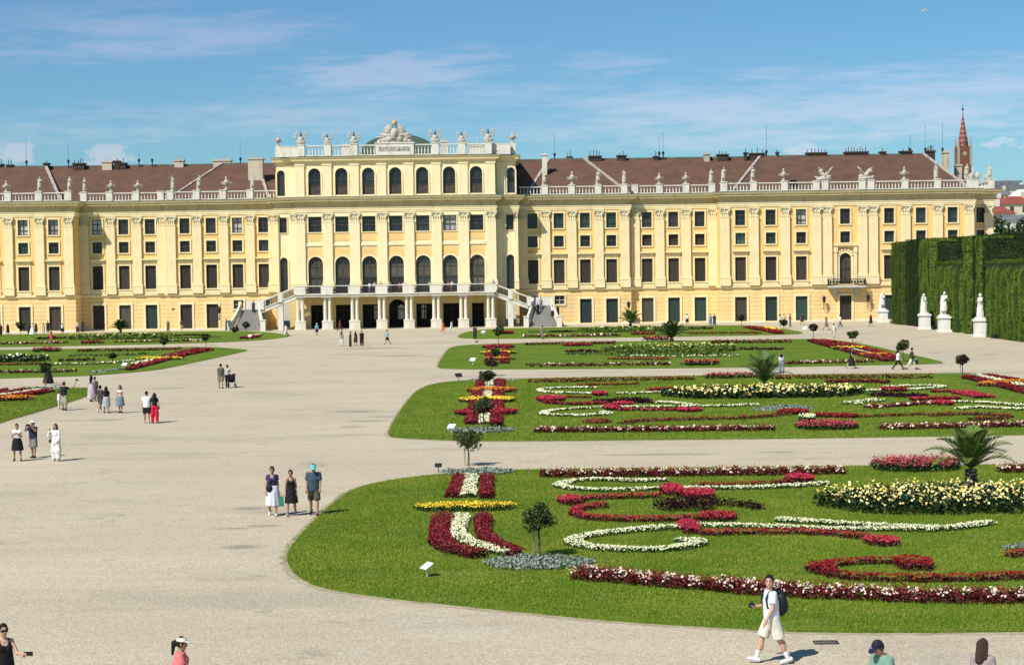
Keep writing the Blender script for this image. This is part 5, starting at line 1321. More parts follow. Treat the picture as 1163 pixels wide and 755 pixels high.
# smaller people near the palace: one list
S_ = dict
far = [  # px, py, height, yaw, label, sex, pose, top colour, lower (kind, colour), skin, hair
 (388, 393, 1.62, 175, 'woman in grey top and white trousers, leftmost of four standing together', 'f', 0, (.32, .29, .25), 'legs', (.7, .66, .58)),
 (398, 393.5, 1.66, 90, 'person all in black, second of four standing together', 'm', 0, BK, 'legs', BK),
 (404, 392.5, 1.56, 170, 'woman in dark wine dress, third of four standing together', 'f', 0, (.06, .02, .025), 'dress', (.06, .02, .025)),
 (411, 393, 1.74, 185, 'man in black, rightmost of four standing together', 'm', 0, BK, 'legs', BK),
 (440, 391, 1.70, -70, 'man in light blue shirt and dark shorts alone before the arcade', 'm', 1, (.19, .42, .55), 'shorts', BK),
 (503, 379, 1.64, 20, 'person in bright orange before the arcade', 'f', 1, (.85, .22, .05), 'dress', (.80, .18, .04)),
 (513, 378, 1.68, 60, 'person in white walking right of the orange one', 'm', 1, W_, 'legs', (.72, .72, .70)),
 (539.5, 385.5, 1.70, 170, 'person in dark green on the small far lawn corner', 'm', 0, (.03, .04, .03), 'legs', (.02, .025, .025)),
 (616, 386, 1.72, 150, 'person in grey olive leaning on the far lawn path', 'm', 1, (.16, .14, .10), 'legs', (.20, .17, .13)),
 (325, 382, 1.66, -60, 'person in white at the tip of the far left lawn', 'f', 1, W_, 'legs', (.65, .64, .6)),
 (360, 381, 1.66, 0, 'person in blue and black with white headwear before the left columns', 'm', 1, (.12, .36, .48), 'shorts', BK),
 (386, 376, 1.60, 60, 'person in maroon beside a column foot', 'f', 1, (.16, .05, .045), 'legs', (.12, .05, .05)),
 (58.5, 391.5, 1.66, 150, 'runner in bright red on the far left lawn edge', 'f', 1, (.72, .05, .05), 'shorts', (.65, .06, .06)),
 (9, 381, 1.66, 20, 'woman in black dress near the left palace wall', 'f', 0, BK, 'dress', BK),
 (1, 381.5, 1.70, 0, 'person in black at the far left edge before the palace', 'm', 0, BK, 'legs', BK),
 (33, 380, 1.66, 180, 'person in black beside the bride in white', 'm', 0, (.02, .02, .022), 'legs', (.02, .02, .022)),
 (41, 380, 1.64, 200, 'person in dark clothes right of the bride', 'f', 0, (.04, .03, .03), 'dress', (.04, .03, .03)),
 (49.5, 379.5, 1.62, 0, 'woman in pale pink dress by the left wing', 'f', 0, (.68, .48, .44), 'dress', (.68, .48, .44)),
 (54.5, 378, 1.78, 190, 'man in black suit by the left wing', 'm', 0, (.014, .015, .02), 'legs', (.014, .015, .02)),
 (71, 379.5, 1.55, 0, 'woman in white top and black skirt by the left wing', 'f', 0, W_, 'skirt', BK),
 (88, 378, 1.74, 10, 'man in white and dark red by the corner of the left pavilion', 'm', 0, (.6, .5, .48), 'legs', (.08, .03, .03)),
 (94, 377.5, 1.60, 180, 'person in dark blue by the corner of the left pavilion', 'f', 0, (.02, .03, .07), 'legs', (.03, .035, .06)),
 (123, 375, 1.55, 0, 'person in black and white left of the far palm', 'f', 0, BK, 'legs', (.1, .1, .1)),
 (151, 374.5, 1.40, 0, 'child in white right of the far palm', 'f', 0, W_, 'dress', W_),
 (191, 376.8, 1.70, 180, 'person in grey with a dark bag before the left wing', 'm', 0, (.16, .13, .13), 'legs', (.16, .14, .13)),
 (206.5, 376, 1.74, 190, 'person in dark red tee and beige shorts before the left wing', 'm', 0, (.14, .04, .05), 'shorts', (.42, .33, .25)),
 (257, 375, 1.70, 90, 'person in blue at the foot of the left outer steps', 'm', 0, (.07, .10, .18), 'legs', (.08, .09, .13)),
 (780.5, 369, 1.64, 0, 'woman in white top and black skirt before the right wing', 'f', 0, W_, 'skirt', BK),
 (807, 370, 1.70, 180, 'man in light blue jeans, left of a pair before the right wing', 'm', 0, (.22, .32, .46), 'legs', (.16, .24, .38)),
 (811.5, 370, 1.70, 180, 'man in navy, right of a pair before the right wing', 'm', 0, (.03, .045, .10), 'legs', (.04, .06, .12)),
 (886, 370.5, 1.66, 90, 'woman in white and pink behind a round shrub', 'f', 0, (.70, .60, .58), 'legs', (.5, .42, .4)),
 (890.5, 370, 1.70, 0, 'person in pale shirt behind a round shrub', 'm', 0, (.55, .50, .47), 'legs', (.4, .36, .33)),
 (897.5, 371, 1.74, -90, 'man in dark blue right of a round shrub', 'm', 0, (.05, .06, .11), 'legs', (.08, .09, .14)),
 (911, 369, 1.66, 0, 'person in black tee and shorts before the green doors', 'm', 1, (.02, .025, .03), 'shorts', (.03, .035, .05)),
 (938.5, 374.8, 1.72, 60, 'woman in brown patterned dress walking on the right forecourt', 'f', 1, (.22, .14, .10), 'dress', (.22, .13, .10)),
 (947, 384, 1.70, 150, 'person in beige white clothes carrying a sweater', 'm', 1, (.62, .58, .5), 'legs', (.50, .46, .38)),
 (954, 372, 1.76, -70, 'man in white shirt and grey trousers on the right forecourt', 'm', 1, W_, 'legs', (.22, .22, .24)),
 (989, 370.8, 1.66, 0, 'woman in navy dress near the portal', 'f', 1, (.02, .02, .045), 'dress', (.02, .02, .045)),
 (887.5, 426, 1.66, 175, 'person in white hat and lilac clothes by the big palm', 'f', 0, (.55, .52, .58), 'legs', (.38, .36, .42)),
]
posev = (dict(legs=STAND, arms=REST), dict(legs=WALK, arms=SW))
for px, py, h, yaw, lab, sex, po, ct, low, cl_ in far:
    x, y = P_(px, py); wear = [('hair', 'k' if (px * 7) % 3 else 'b', dict(long=.15) if sex == 'f' else {})]
    if px in (360,): wear.append(('cap', W_, {}))
    if px == 887.5: wear.append(('cap', (.75, .74, .72), dict(brim='all')))
    if low == 'dress': wear.append(('dress', ct, dict(sleeve=.4, hem=.45, flare=.06)))
    else:
        wear.append(('top', ct, dict(sleeve=.65, low=-.03, g=.025)))
        wear.append(('legs', cl_, dict(frac=1.9, wide=.02)) if low == 'legs' else ('legs', cl_, dict(frac=.9, wide=.03)) if low == 'shorts' else ('skirt', cl_, dict(hem=.45, flare=.07)))
    wear.append(('shoes', BK if sum(cl_) < .5 else (.4, .38, .35)))
    person(x, y, yaw, lab, dict(posev[po], h=1.6 if sex == 'f' else 1.72, sex=sex), wear, 'm', .035)[0].scale = (h / (1.6 if sex == 'f' else 1.72),) * 3
x, y = P_(37, 380); person(x, y, 0, 'bride in white gown by the left wing', dict(h=1.66, sex='f', legs=STAND, arms=REST), [('hair', 'b', {}), ('dress', W_, dict(sleeve=.2, hem=.03, flare=.34))], 'l', .035)
# right-hand strollers on the cross path
x, y = P_(967, 418.5); person(x, y, 65, 'woman in long black dress walking on the right cross path', dict(h=1.66, sex='f', legs=WALK, arms=SW), [('hair', 'b', dict(long=.1)), ('dress', (.02, .016, .016), dict(sleeve=.3, hem=.22, flare=.14)), ('shoes', (.3, .2, .15))], 'l', .025)
x, y = P_(1020, 419.8); person(x, y, 75, 'woman in white top and black trousers striding on the right cross path', dict(h=1.66, sex='f', legs=((32, 6), (-26, 14)), arms=SW), [('hair', 'k', dict(long=.2)), ('top', W_, dict(sleeve=.8, low=-.05, g=.026)), ('legs', BK, dict(frac=1.9)), ('shoes', BK)], 'l', .025)
x, y = P_(1035.5, 419.8); q5, J5 = person(x, y, 78, 'man in dark green jacket and cream trousers striding right', dict(h=1.76, legs=((26, 6), (-22, 14)), arms=SW), [('hair', 'k', {}), ('top', (.045, .050, .036), dict(sleeve=2, low=-.08, g=.03)), ('legs', (.60, .56, .42), dict(frac=1.9, wide=.02)), ('shoes', (.1, .07, .05))], 'l', .025)
hp = world_pt(q5, J5['hand', -1]); t = empty('shopping_bag', (hp.x + .06, hp.y, hp.z - .38)); tag(t, 'dark bag hanging from the hand of the man in green jacket', 'bag'); m = MB(); m.box(-.1, .1, -.05, .05, 0, .3); m.build('bag_body', BP, t); m = MB(); m.tube([(-.04, 0, .3), (0, 0, .39), (.04, 0, .3)], .01, 5); m.build('handle', BP, t)
# visitors up on the garden balcony and on the outer steps
for px, lab, sex, c in ((432.5, 'visitor in yellow green leaning on the balcony rail', 'm', (.42, .40, .08)), (419.5, 'visitor in white, left of a pair behind the balcony rail', 'f', W_), (425, 'visitor in pale grey, right of a pair behind the balcony rail', 'm', (.55, .53, .5)),
                       (442.5, 'visitor in grey at the balcony rail left of the pink one', 'm', (.30, .29, .28)), (454, 'visitor in pink at the middle of the balcony', 'f', (.68, .16, .20)), (458, 'visitor in white next to the pink one on the balcony', 'f', W_),
                       (488.5, 'visitor in pale green alone on the balcony', 'm', (.40, .48, .38)), (509.5, 'visitor in red on the right of the balcony', 'f', (.55, .06, .06)), (513.5, 'visitor in white beside the red one on the balcony', 'm', W_), (560.5, 'visitor in violet blue at the right end of the balcony', 'm', (.17, .16, .36))):
    X = at_y(px, 325, 247.6)[0]; h = 1.7 if sex == 'm' else 1.62
    person(X, 247.6 + rnd.uniform(-.2, .8), rnd.uniform(-40, 40), lab, dict(h=1.6 if sex == 'f' else 1.72, sex=sex, legs=STAND, arms=REST), [('hair', 'k', dict(long=.15) if sex == 'f' else {}), ('top', c, dict(sleeve=.65, low=-.03, g=.025)), ('legs', tuple(.4 * v for v in c), dict(frac=1.9, wide=.02)), ('shoes', BK)], 'm', .035, z=5.12)
def on_steps(px, Ys, zs, lab, sex, c, cl_, yaw):
    X = at_y(px, 355, Ys)[0]
    person(X, Ys, yaw, lab, dict(h=1.6 if sex == 'f' else 1.72, sex=sex, legs=STAND, arms=REST), [('hair', 'k', dict(long=.15) if sex == 'f' else {}), ('top', c, dict(sleeve=.65, low=-.03, g=.025)), ('legs', cl_, dict(frac=1.9, wide=.02)), ('shoes', BK)], 'm', .035, z=zs)
def step_z(i): return 2.92 - 2.92 * (i + 1) / 17
def step_y(i): return YW - 8.0 - 3.4 * (i + .5) / 16
for px, i, lab, sex, c, cl_, yaw in ((614.5, 2, 'person in grey high up on the right outer steps', 'm', (.25, .24, .23), (.2, .2, .2), 180), (610.8, 6, 'person in black by the left rail of the right outer steps', 'm', BK, BK, 20),
                                (627.5, 8, 'person in white shirt and black trousers climbing the right outer steps', 'm', W_, BK, 180), (633.5, 8, 'person in black on the right side of the right outer steps', 'f', BK, BK, 170), (288, 1, 'person in dark clothes at the top of the left outer steps', 'm', (.05, .05, .05), (.04, .04, .04), 0)):
    on_steps(px, step_y(i), step_z(i), lab, sex, c, cl_, yaw)
# ------------------------------------------------------------------ statues, urns and trophies
def draped(J, seed, drape=.35):
    S = skirt_f(J, drape, .15, .05); B = body_sdf(J, False)
    def f(P):
        d = smin(B(P), S(P), .05)
        a, b = J['sh', 1], J['hip', -1]
        d = smin(d, seg(P, a, (a + b) / 2 + V3(0, -.16, 0), .07, .06), .05); d = smin(d, seg(P, (a + b) / 2 + V3(0, -.16, 0), b, .06, .09), .05)
        d = smin(d, seg(P, J['sh', -1] + V3(0, .08, 0), V3(-.16, .14, .1), .09, .16), .08)
        h = J['head']; d = smin(d, ellip(P, h + V3(0, .015, .02), (.10, .115, .12)), .02)
        return d + .018 * np.sin(P[:, 0] * 34 + P[:, 2] * 9 + seed) * np.sin(P[:, 1] * 26 - P[:, 2] * 5 + seed * 2)
    return f
FIG = []
for i, sp in enumerate((dict(h=1.75, legs=((14, 16), (-3, 2)), arms=((35, 25, 95, 20), (-6, 14, 20, 10)), side=3, tilt=6), dict(h=1.75, sex='f', legs=((-3, 2), (16, 18)), arms=((6, 12, 40, 30), (60, 30, 100, 10)), side=-3, tilt=-6),
                        dict(h=1.75, legs=((10, 14), (-4, 2)), arms=((-8, 30, 60, 60), (20, 22, 110, 40)), side=4, turn=30), dict(h=1.75, sex='f', legs=((12, 12), (-2, 2)), arms=((40, 10, 70, 30), (15, 8, 90, 35)), turn=-35, side=2))):
    J = skeleton(sp); lo, hi = bounds(J, .12); lo[:2] = np.minimum(lo[:2], -.4); hi[:2] = np.maximum(hi[:2], .4)
    V, Q = surf(draped(J, i, (.30, .08, .42, .06)[i]), lo, hi, .026); me = mesh_np('figure', V, Q); FIG.append(me)
def statue(name, loc, yaw, v, s, label, cat='statue', group=None, mat=None, base=None):
    t = empty(name, loc, R_(yaw)); tag(t, label, cat, group)
    z = 0
    if base:
        m = MB(); m.lathe(0, 0, [(.30 * s, 0), (.30 * s, .10), (.26 * s, .14)], 10); m.build('base', mat or STATUE, t); z = .13
    o = link('figure', FIG[v], mat or STATUE, t, True) if not FIG[v].users else link('figure', FIG[v].copy(), mat or STATUE, t, True)
    o.scale = (s, s, s); o.location = (0, 0, z)
    return t
URN = None
def urn(loc, s, label, group=None):
    t = empty('stone_urn', loc); tag(t, label, 'urn', group)
    m = MB(); m.lathe(0, 0, [(.34 * s, 0), (.34 * s, .10 * s), (.20 * s, .16 * s), (.12 * s, .42 * s), (.16 * s, .50 * s), (.44 * s, .72 * s), (.50 * s, .92 * s), (.34 * s, 1.0 * s), (.40 * s, 1.06 * s)], 14); m.build('vase', STATUE, t, False)
    m = MB(); m.lathe(0, 0, [(.38 * s, 1.06 * s), (.22 * s, 1.22 * s), (.10 * s, 1.34 * s), (.17 * s, 1.48 * s), (.05 * s, 1.72 * s), (.01, 1.82 * s)], 12); m.build('lid', STATUE, t)
    m = MB()
    for q in (1, -1): m.tube([(q * .44 * s, 0, .74 * s), (q * .66 * s, 0, .84 * s), (q * .62 * s, 0, 1.02 * s), (q * .42 * s, 0, .98 * s)], .05 * s, 6)
    m.build('handles', STATUE, t)
    return t
ZP = ZB1 + .18
def roof_spot(px, Y): return (at_y(px, 212, Y - .25)[0], Y - .25, ZP)
gf = 'stone figures along the roof balustrade'; gu = 'stone urns along the roof balustrade'
for px, Y, v, yaw, lab in ((45, YP, 0, 10, 'stone figure before the leftmost light hip line of the roof'), (79, YP, 2, 0, 'stone figure at the right end of the left pavilion rail'), (96, YM, 3, -20, 'stone figure just right of the left pavilion corner on the roof rail'),
    (196.5, YI, 1, 0, 'slim stone figure on the wide double post of the left roof rail'), (226, YI, 2, 20, 'stone figure on the left roof rail under the right light hip line'), (287, YI, 0, 15, 'stone figure on the roof rail beside the left flank of the central block'),
    (618.5, YI, 0, 0, 'stone figure on the roof rail nearest the right flank of the central block'), (679.5, YI, 2, 10, 'stone figure under the light hip line right of the central block'), (709.3, YI, 1, 0, 'stone figure on the roof rail at the step right of the central block'),
    (808, YM, 3, 15, 'stone figure, left of two close together on the right roof rail'), (821.8, YP, 0, -5, 'stone figure, right of two close together on the right roof rail'), (855, YP, 2, -15, 'stone figure with outstretched arm below the right pavilion hip line'),
    (1063.5, YP, 1, 0, 'stone figure on the right roof rail before the far right hip line'), (1098, YP, 2, 0, 'stone figure at the right end corner post under the church spire'), (1124, YE, 0, 0, 'stone figure at the extreme right end of the roof rail')):
    statue('roof_statue', roof_spot(px, Y), yaw, v, 1.14, lab, 'statue', gf, base=True)
for px, Y, s, lab in ((7, YP, 1, 'stone urn on the roof rail at the far left edge'), (126, YM, 1, 'stone urn on the left roof rail, second post right of the left pavilion corner'), (156.5, YM, 1, 'stone urn on the left roof rail, third post right of the left pavilion corner'), (257, YI, 1.2, 'large stone urn on the left roof rail between two figures'),
    (649.8, YI, 1.2, 'large stone urn on the right roof rail between two figures'), (748.8, YM, 1, 'stone urn on the right roof rail, left one of two'), (779, YM, 1, 'stone urn on the right roof rail, right one of two'), (890, YP, 1.1, 'stone urn left of the first reclining roof group'), (1027, YP, 1.1, 'stone urn right of the second reclining roof group')):
    urn(roof_spot(px, Y), s * .95, lab, gu)
def group_(px, lab, flip):
    t = empty('statue_group', roof_spot(px, YP)); tag(t, lab, 'statue', 'reclining stone groups over the portal'); q = -1 if flip else 1
    m = MB(); m.ell((0, 0, .25), (1.25, .4, .35), 10, 6); m.ell((q * .7, 0, .55), (.5, .3, .3), 8, 5); m.build('rock_base', STATUE, t, True)
    o = link('figure', FIG[0].copy(), STATUE, t, True); o.scale = (1.15,) * 3; o.rotation_euler = (0, R_(-38 * q), 0); o.location = (q * .4, 0, .25)
    o = link('figure', FIG[1].copy(), STATUE, t, True); o.scale = (.9,) * 3; o.rotation_euler = (0, R_(52 * q), 0); o.location = (-q * .35, .1, .35)
    m = MB(); m.tube([(q * .5, -.1, .9), (q * 1.0, -.1, 1.7), (q * 1.35, -.1, 2.0)], [.14, .12, .05], 6); m.tube([(-q * .8, 0, .4), (-q * 1.4, 0, .6)], [.2, .06], 6); m.build('attributes', STATUE, t, True)
group_(936, 'reclining stone figures on the roof rail left of the portal axis', False); group_(984, 'reclining stone figures on the roof rail right of the portal axis', True)
t = empty('roof_sculpture', (at_y(1111, 200, YE + 8)[0], YE + 8, ZP)); tag(t, 'cluster of stone sculptures on the right end side balustrade', 'sculpture')
m = MB()
for i in range(7): m.ell((rnd.uniform(-1, 1.3), rnd.uniform(-3, 5), .5 + rnd.random() * .5), (.35, .5, .4 + rnd.random() * .4), 7, 5)
m.tube([(-.8, 0, .2), (-.8, 0, 2.3)], [.25, .12], 7); m.tube([(.5, 3, .4), (1.3, 3, 1.6)], .09, 5); m.build('trophy_mass', STATUE, t, True)
# trophies on the attic balustrade
DK = weathered('dark_bronze', (.10, .085, .07), (.05, .05, .04), .4)
WH = weathered('bleached_stone', (.74, .74, .72), (.40, .38, .34), .5)
for px, s, lab in ((345.5, 1.2, 'trophy of flags and helmet on the attic rail, leftmost'), (375.5, 1.0, 'trophy of flags and helmet on the attic rail, second from left'), (405.5, 1.15, 'trophy of flags and helmet on the attic rail next left of the coat of arms'),
                   (497.5, 1.2, 'trophy of flags and helmet on the attic rail next right of the coat of arms'), (527.5, 1.0, 'trophy of flags and helmet on the attic rail, second from right'), (557.5, 1.25, 'trophy of flags and helmet on the attic rail, rightmost')):
    t = empty('trophy', (AX + uo(px), YW + ya - .2, ZC1 + .18)); tag(t, lab, 'trophy', 'stone trophies on the attic balustrade'); t.scale = (s * .82,) * 3
    m = MB(); m.lathe(0, 0, [(.50, 0), (.52, .25), (.34, .45), (.44, .8), (.38, 1.0), (.2, 1.12)], 10, 1, .7); m.ell((-.35, -.1, .35), (.3, .2, .35), 8, 5); m.ell((.38, -.1, .3), (.3, .2, .3), 8, 5); m.build('cuirass', STATUE, t, True)
    m = MB(); m.ell((0, -.05, 1.36), (.17, .2, .26), 9, 6); m.tube([(0, .1, 1.5), (0, .12, 1.7), (0, -.1, 1.78)], [.06, .09, .04], 6); m.build('helmet', DK, t, True)
    m = MB()
    for i, (a, L) in enumerate(((-52, 1.35), (-34, 1.75), (-20, 1.85), (22, 1.85), (36, 1.7), (55, 1.3))):
        a = R_(a); b = Vector((math.sin(a) * .25, .05, .5)); e = Vector((math.sin(a) * L, .05 + .05 * i % 2, .5 + math.cos(a) * L * .92)); m.tube([b, e], [.04, .03], 5)
        mid = b + (e - b) * .72; m.ell(mid, (.13, .06, .30), 7, 5, Matrix.Rotation(a, 3, 'Y'))
    m.build('flags', STATUE if i % 2 else WH, t, True)
for sg, lab in ((-1, 'small stone urn on the left corner of the attic'), (1, 'small stone urn on the right corner of the attic')):
    urn((AX + sg * (xa1 - .35), YW + yas + .05, ZC1 + .1), .95, lab, 'small urns on the attic corners')
# coat of arms with eagle and crown
GOLD = simple('gilded_stone', (.55, .42, .22), .35, 3, .6)
t = empty('coat_of_arms', (AX, YW + ya - .05, ZC1 + .30)); tag(t, 'carved coat of arms with gilded crown on the attic centre', 'coat of arms')
m = MB()
for q in (1, -1):
    for i, (a, L, r_) in enumerate(((84, 2.75, .26), (72, 2.6, .30), (60, 2.0, .30), (48, 1.5, .3), (98, 2.5, .24))):
        b = Vector((q * .5, .1, .55)); e = b + Vector((q * math.sin(R_(a)) * (L - .5), -.1, math.cos(R_(a)) * (L - .5) + .02 * i)); m.tube([b, b.lerp(e, .6) + Vector((0, -.1, .12)), e], [r_, r_ * .95, .05], 7)
    m.ell((q * .8, -.15, .45), (.55, .35, .42), 9, 6); m.ell((q * 1.5, -.1, .3), (.5, .3, .28), 9, 6); m.ell((q * 2.2, -.1, .2), (.4, .25, .2), 9, 6)
m.box(-2.55, 2.55, -.3, .3, 0, .18); m.build('drapery', STATUE, t, True)
m = MB(); m.ell((0, -.2, 1.25), (.62, .22, .85), 12, 8); m.ell((0, -.32, 1.3), (.42, .18, .6), 10, 7); m.build('shield', STATUE, t, True)
m = MB()
for q in (1, -1):
    for i in range(6):
        a = R_(18 + 13 * i); b = Vector((q * .5, .1, 1.6)); e = Vector((q * (.5 + math.sin(a) * 1.2), .1, 1.55 + math.cos(a) * 1.15 - (.2 if i > 3 else 0))); m.tube([b, b.lerp(e, .5), e], [.16, .18, .05], 6)
    m.tube([(q * .15, .05, 2.0), (q * .32, .0, 2.4), (q * .5, -.1, 2.45)], [.14, .10, .04], 6)
m.build('eagle', STATUE, t, True)
m = MB(); m.lathe(0, -.05, [(.34, 2.45), (.36, 2.6), (.44, 2.78), (.40, 3.0), (.22, 3.2), (.10, 3.28), (.12, 3.36), (.03, 3.5), (.02, 3.6)], 12); m.build('crown', GOLD, t, True)

# ------------------------------------------------------------------ marble statues on pedestals before the hedge
def ped_statue(px, py, h_total, hp, v, yaw, lab):
    x, y = gp(px, py); t = empty('garden_statue', (x, y, 0), R_(-8)); tag(t, lab, 'statue', 'white marble statues on pedestals before the hedge')
    m = MB(); m.box(-.85, .85, -.85, .85, 0, .28); m.box(-.68, .68, -.68, .68, .28, hp - .25); m.box(-.82, .82, -.82, .82, hp - .25, hp - .12); m.box(-.74, .74, -.74, .74, hp - .12, hp)
    for q in (1, -1): m.box(-.50, .50, q * .69 - .02, q * .69 + .02, .45, hp - .42)
    m.build('pedestal', SSTONE, t)
    s = (h_total - hp) / 1.9; m = MB(); m.lathe(0, 0, [(.42 * s, hp), (.42 * s, hp + .12), (.36 * s, hp + .2)], 12); m.tube([(.1, .3 * s, hp + .1), (.15, .28 * s, hp + .9 * s)], [.2 * s, .14 * s], 7); m.build('plinth', SSTONE, t)
    o = link('figure', FIG[v].copy(), SSTONE, t, True); o.scale = (s, s, s); o.location = (0, 0, hp + .14); o.rotation_euler.z = R_(yaw)
ped_statue(1002.5, 366, 4.5, 1.75, 2, 40, 'white marble group on a pedestal before the palace wall, left of the hedge'); ped_statue(1050, 374, 4.55, 1.95, 1, 30, 'white marble figure on a pedestal before the dark hedge niche')
ped_statue(1072.3, 377, 4.95, 1.9, 0, -20, 'white marble figure with bent arm before the lower bright hedge block'); ped_statue(1113.5, 382.5, 4.9, 2.0, 3, -40, 'white marble figure on a pedestal left of the big front hedge')
x, y = gp(1058, 374.5)
def bench(px, py, lab):
    x, y = gp(px, py); t = empty('garden_bench', (x, y, 0), R_(-90)); tag(t, lab, 'bench')
    m = MB()
    for i in range(4): m.box(-.9, .9, -.22 + i * .12, -.13 + i * .12, .43, .47)
    m.build('seat', IRON, t); m = MB()
    for i in range(3): m.box(-.9, .9, .26, .30, .55 + i * .13, .64 + i * .13)
    m.build('backrest', IRON, t)
    for q in (-.75, .75):
        m = MB(); m.box(q - .03, q + .03, -.2, -.14, 0, .43); m.box(q - .03, q + .03, .24, .30, 0, .9); m.box(q - .03, q + .03, -.14, .24, .38, .43); m.build('leg', IRON, t)
bench(1061, 374.5, 'dark bench between two statues before the hedge'); bench(1130, 384.5, 'dark bench right of the last statue before the front hedge')
# ------------------------------------------------------------------ flower beds: every strip its own bed of leaves with its blossoms on top
LEAF = {'green': leafy('bed_leaf', [(.020, .045, .010), (.035, .075, .014), (.06, .11, .02)], .55), 'dark': leafy('dark_bed_leaf', [(.010, .022, .009), (.018, .040, .013), (.03, .065, .018)], .5),
        'wine': leafy('wine_leaf', [(.045, .006, .008), (.075, .010, .012), (.11, .02, .018)], .55), 'maroon': leafy('maroon_leaf', [(.018, .004, .006), (.03, .006, .010), (.05, .012, .012)], .5),
        'silver': leafy('silver_leaf', [(.22, .27, .22), (.33, .38, .31), (.14, .20, .14)], .8), 'lime': leafy('lime_leaf', [(.09, .14, .02), (.14, .19, .035), (.06, .11, .02)], .6), 'rust': leafy('rust_leaf', [(.10, .035, .012), (.13, .05, .018), (.06, .06, .016)], .6)}
PET = {'red': leafy('red_petal', [(.20, .007, .009), (.29, .011, .013), (.14, .005, .007)], .5), 'wine': leafy('wine_petal', [(.14, .007, .010), (.20, .010, .013), (.09, .005, .007)], .5), 'pink': leafy('rose_petal', [(.40, .016, .038), (.47, .032, .065), (.28, .010, .022)], .5),
       'coral': leafy('coral_petal', [(.36, .03, .045), (.46, .085, .09), (.27, .015, .025)], .5), 'white': leafy('cream_petal', [(.68, .67, .40), (.76, .75, .52), (.55, .57, .28)], .5), 'yellow': leafy('yellow_petal', [(.80, .50, .015), (.82, .60, .05), (.70, .36, .01)], .5),
       'blush': leafy('blush_petal', [(.72, .55, .45), (.80, .68, .55), (.55, .25, .22)], .5), 'lemon': leafy('lemon_petal', [(.80, .72, .24), (.84, .80, .42), (.76, .60, .14), (.70, .45, .12)], .5), 'orange': leafy('orange_petal', [(.55, .16, .015), (.62, .24, .02), (.40, .09, .012)], .5),
       'silver': None}
KIND = {  # leaf, [(petal, share)], bloom density
 'redwhite': ('wine', [('wine', 1.0), ('blush', .55)], 1.0), 'red': ('wine', [('red', 1.1)], 1.0), 'darkred': ('wine', [('wine', 1.0)], 1.0), 'maroon': ('maroon', [], 0), 'pink': ('wine', [('pink', 1.2)], 1.1), 'rosered': ('wine', [('pink', .55), ('red', .6)], 1),
 'white': ('green', [('white', 1.0)], 1.2), 'yellow': ('green', [('yellow', .85)], 1.2), 'canna': ('dark', [('lemon', .34)], 1), 'coral': ('dark', [('coral', 1.1)], 1), 'silver': ('silver', [], 0), 'orange': ('rust', [('orange', .9)], 1), 'lime': ('lime', [], 0),
 'limedot': ('lime', [('lemon', .05)], 1), 'rust': ('rust', [('red', .25)], 1), 'canna2': ('dark', [('white', .09)], 1), 'pale': ('lime', [('white', .35)], 1)}
def sample_path(P, w_, n, ends=True):
    P = [np.array(p, float) for p in P]; L = [np.linalg.norm(b - a) for a, b in zip(P, P[1:])]; tot = sum(L)
    cum = np.concatenate([[0], np.cumsum(L)]); t = rng.random(n) * tot; i = np.clip(np.searchsorted(cum, t) - 1, 0, len(L) - 1)
    A = np.array(P)[i]; B = np.array(P)[i + 1]; f = ((t - cum[i]) / np.array(L)[i])[:, None]; C = A + (B - A) * f; d = (B - A) / np.array(L)[i][:, None]
    nrm = np.stack([-d[:, 1], d[:, 0]], 1); o = (rng.random(n) - .5)
    wob = 1 + .16 * np.sin(t * 2.3) * np.sin(t * .9 + 1)
    return C + nrm * (o * w_ * wob)[:, None], 1 - (np.abs(o) * 2) ** 4, tot * w_
def blob(c, a, b, n):
    r = np.sqrt(rng.random(n)); th = rng.random(n) * 2 * PI; wob = 1 + .06 * np.sin(th * 5)
    return np.stack([c[0] + a * r * np.cos(th) * wob, c[1] + b * r * np.sin(th) * wob], 1), np.clip(1.15 - r ** 6 * .6, .3, 1), PI * a * b
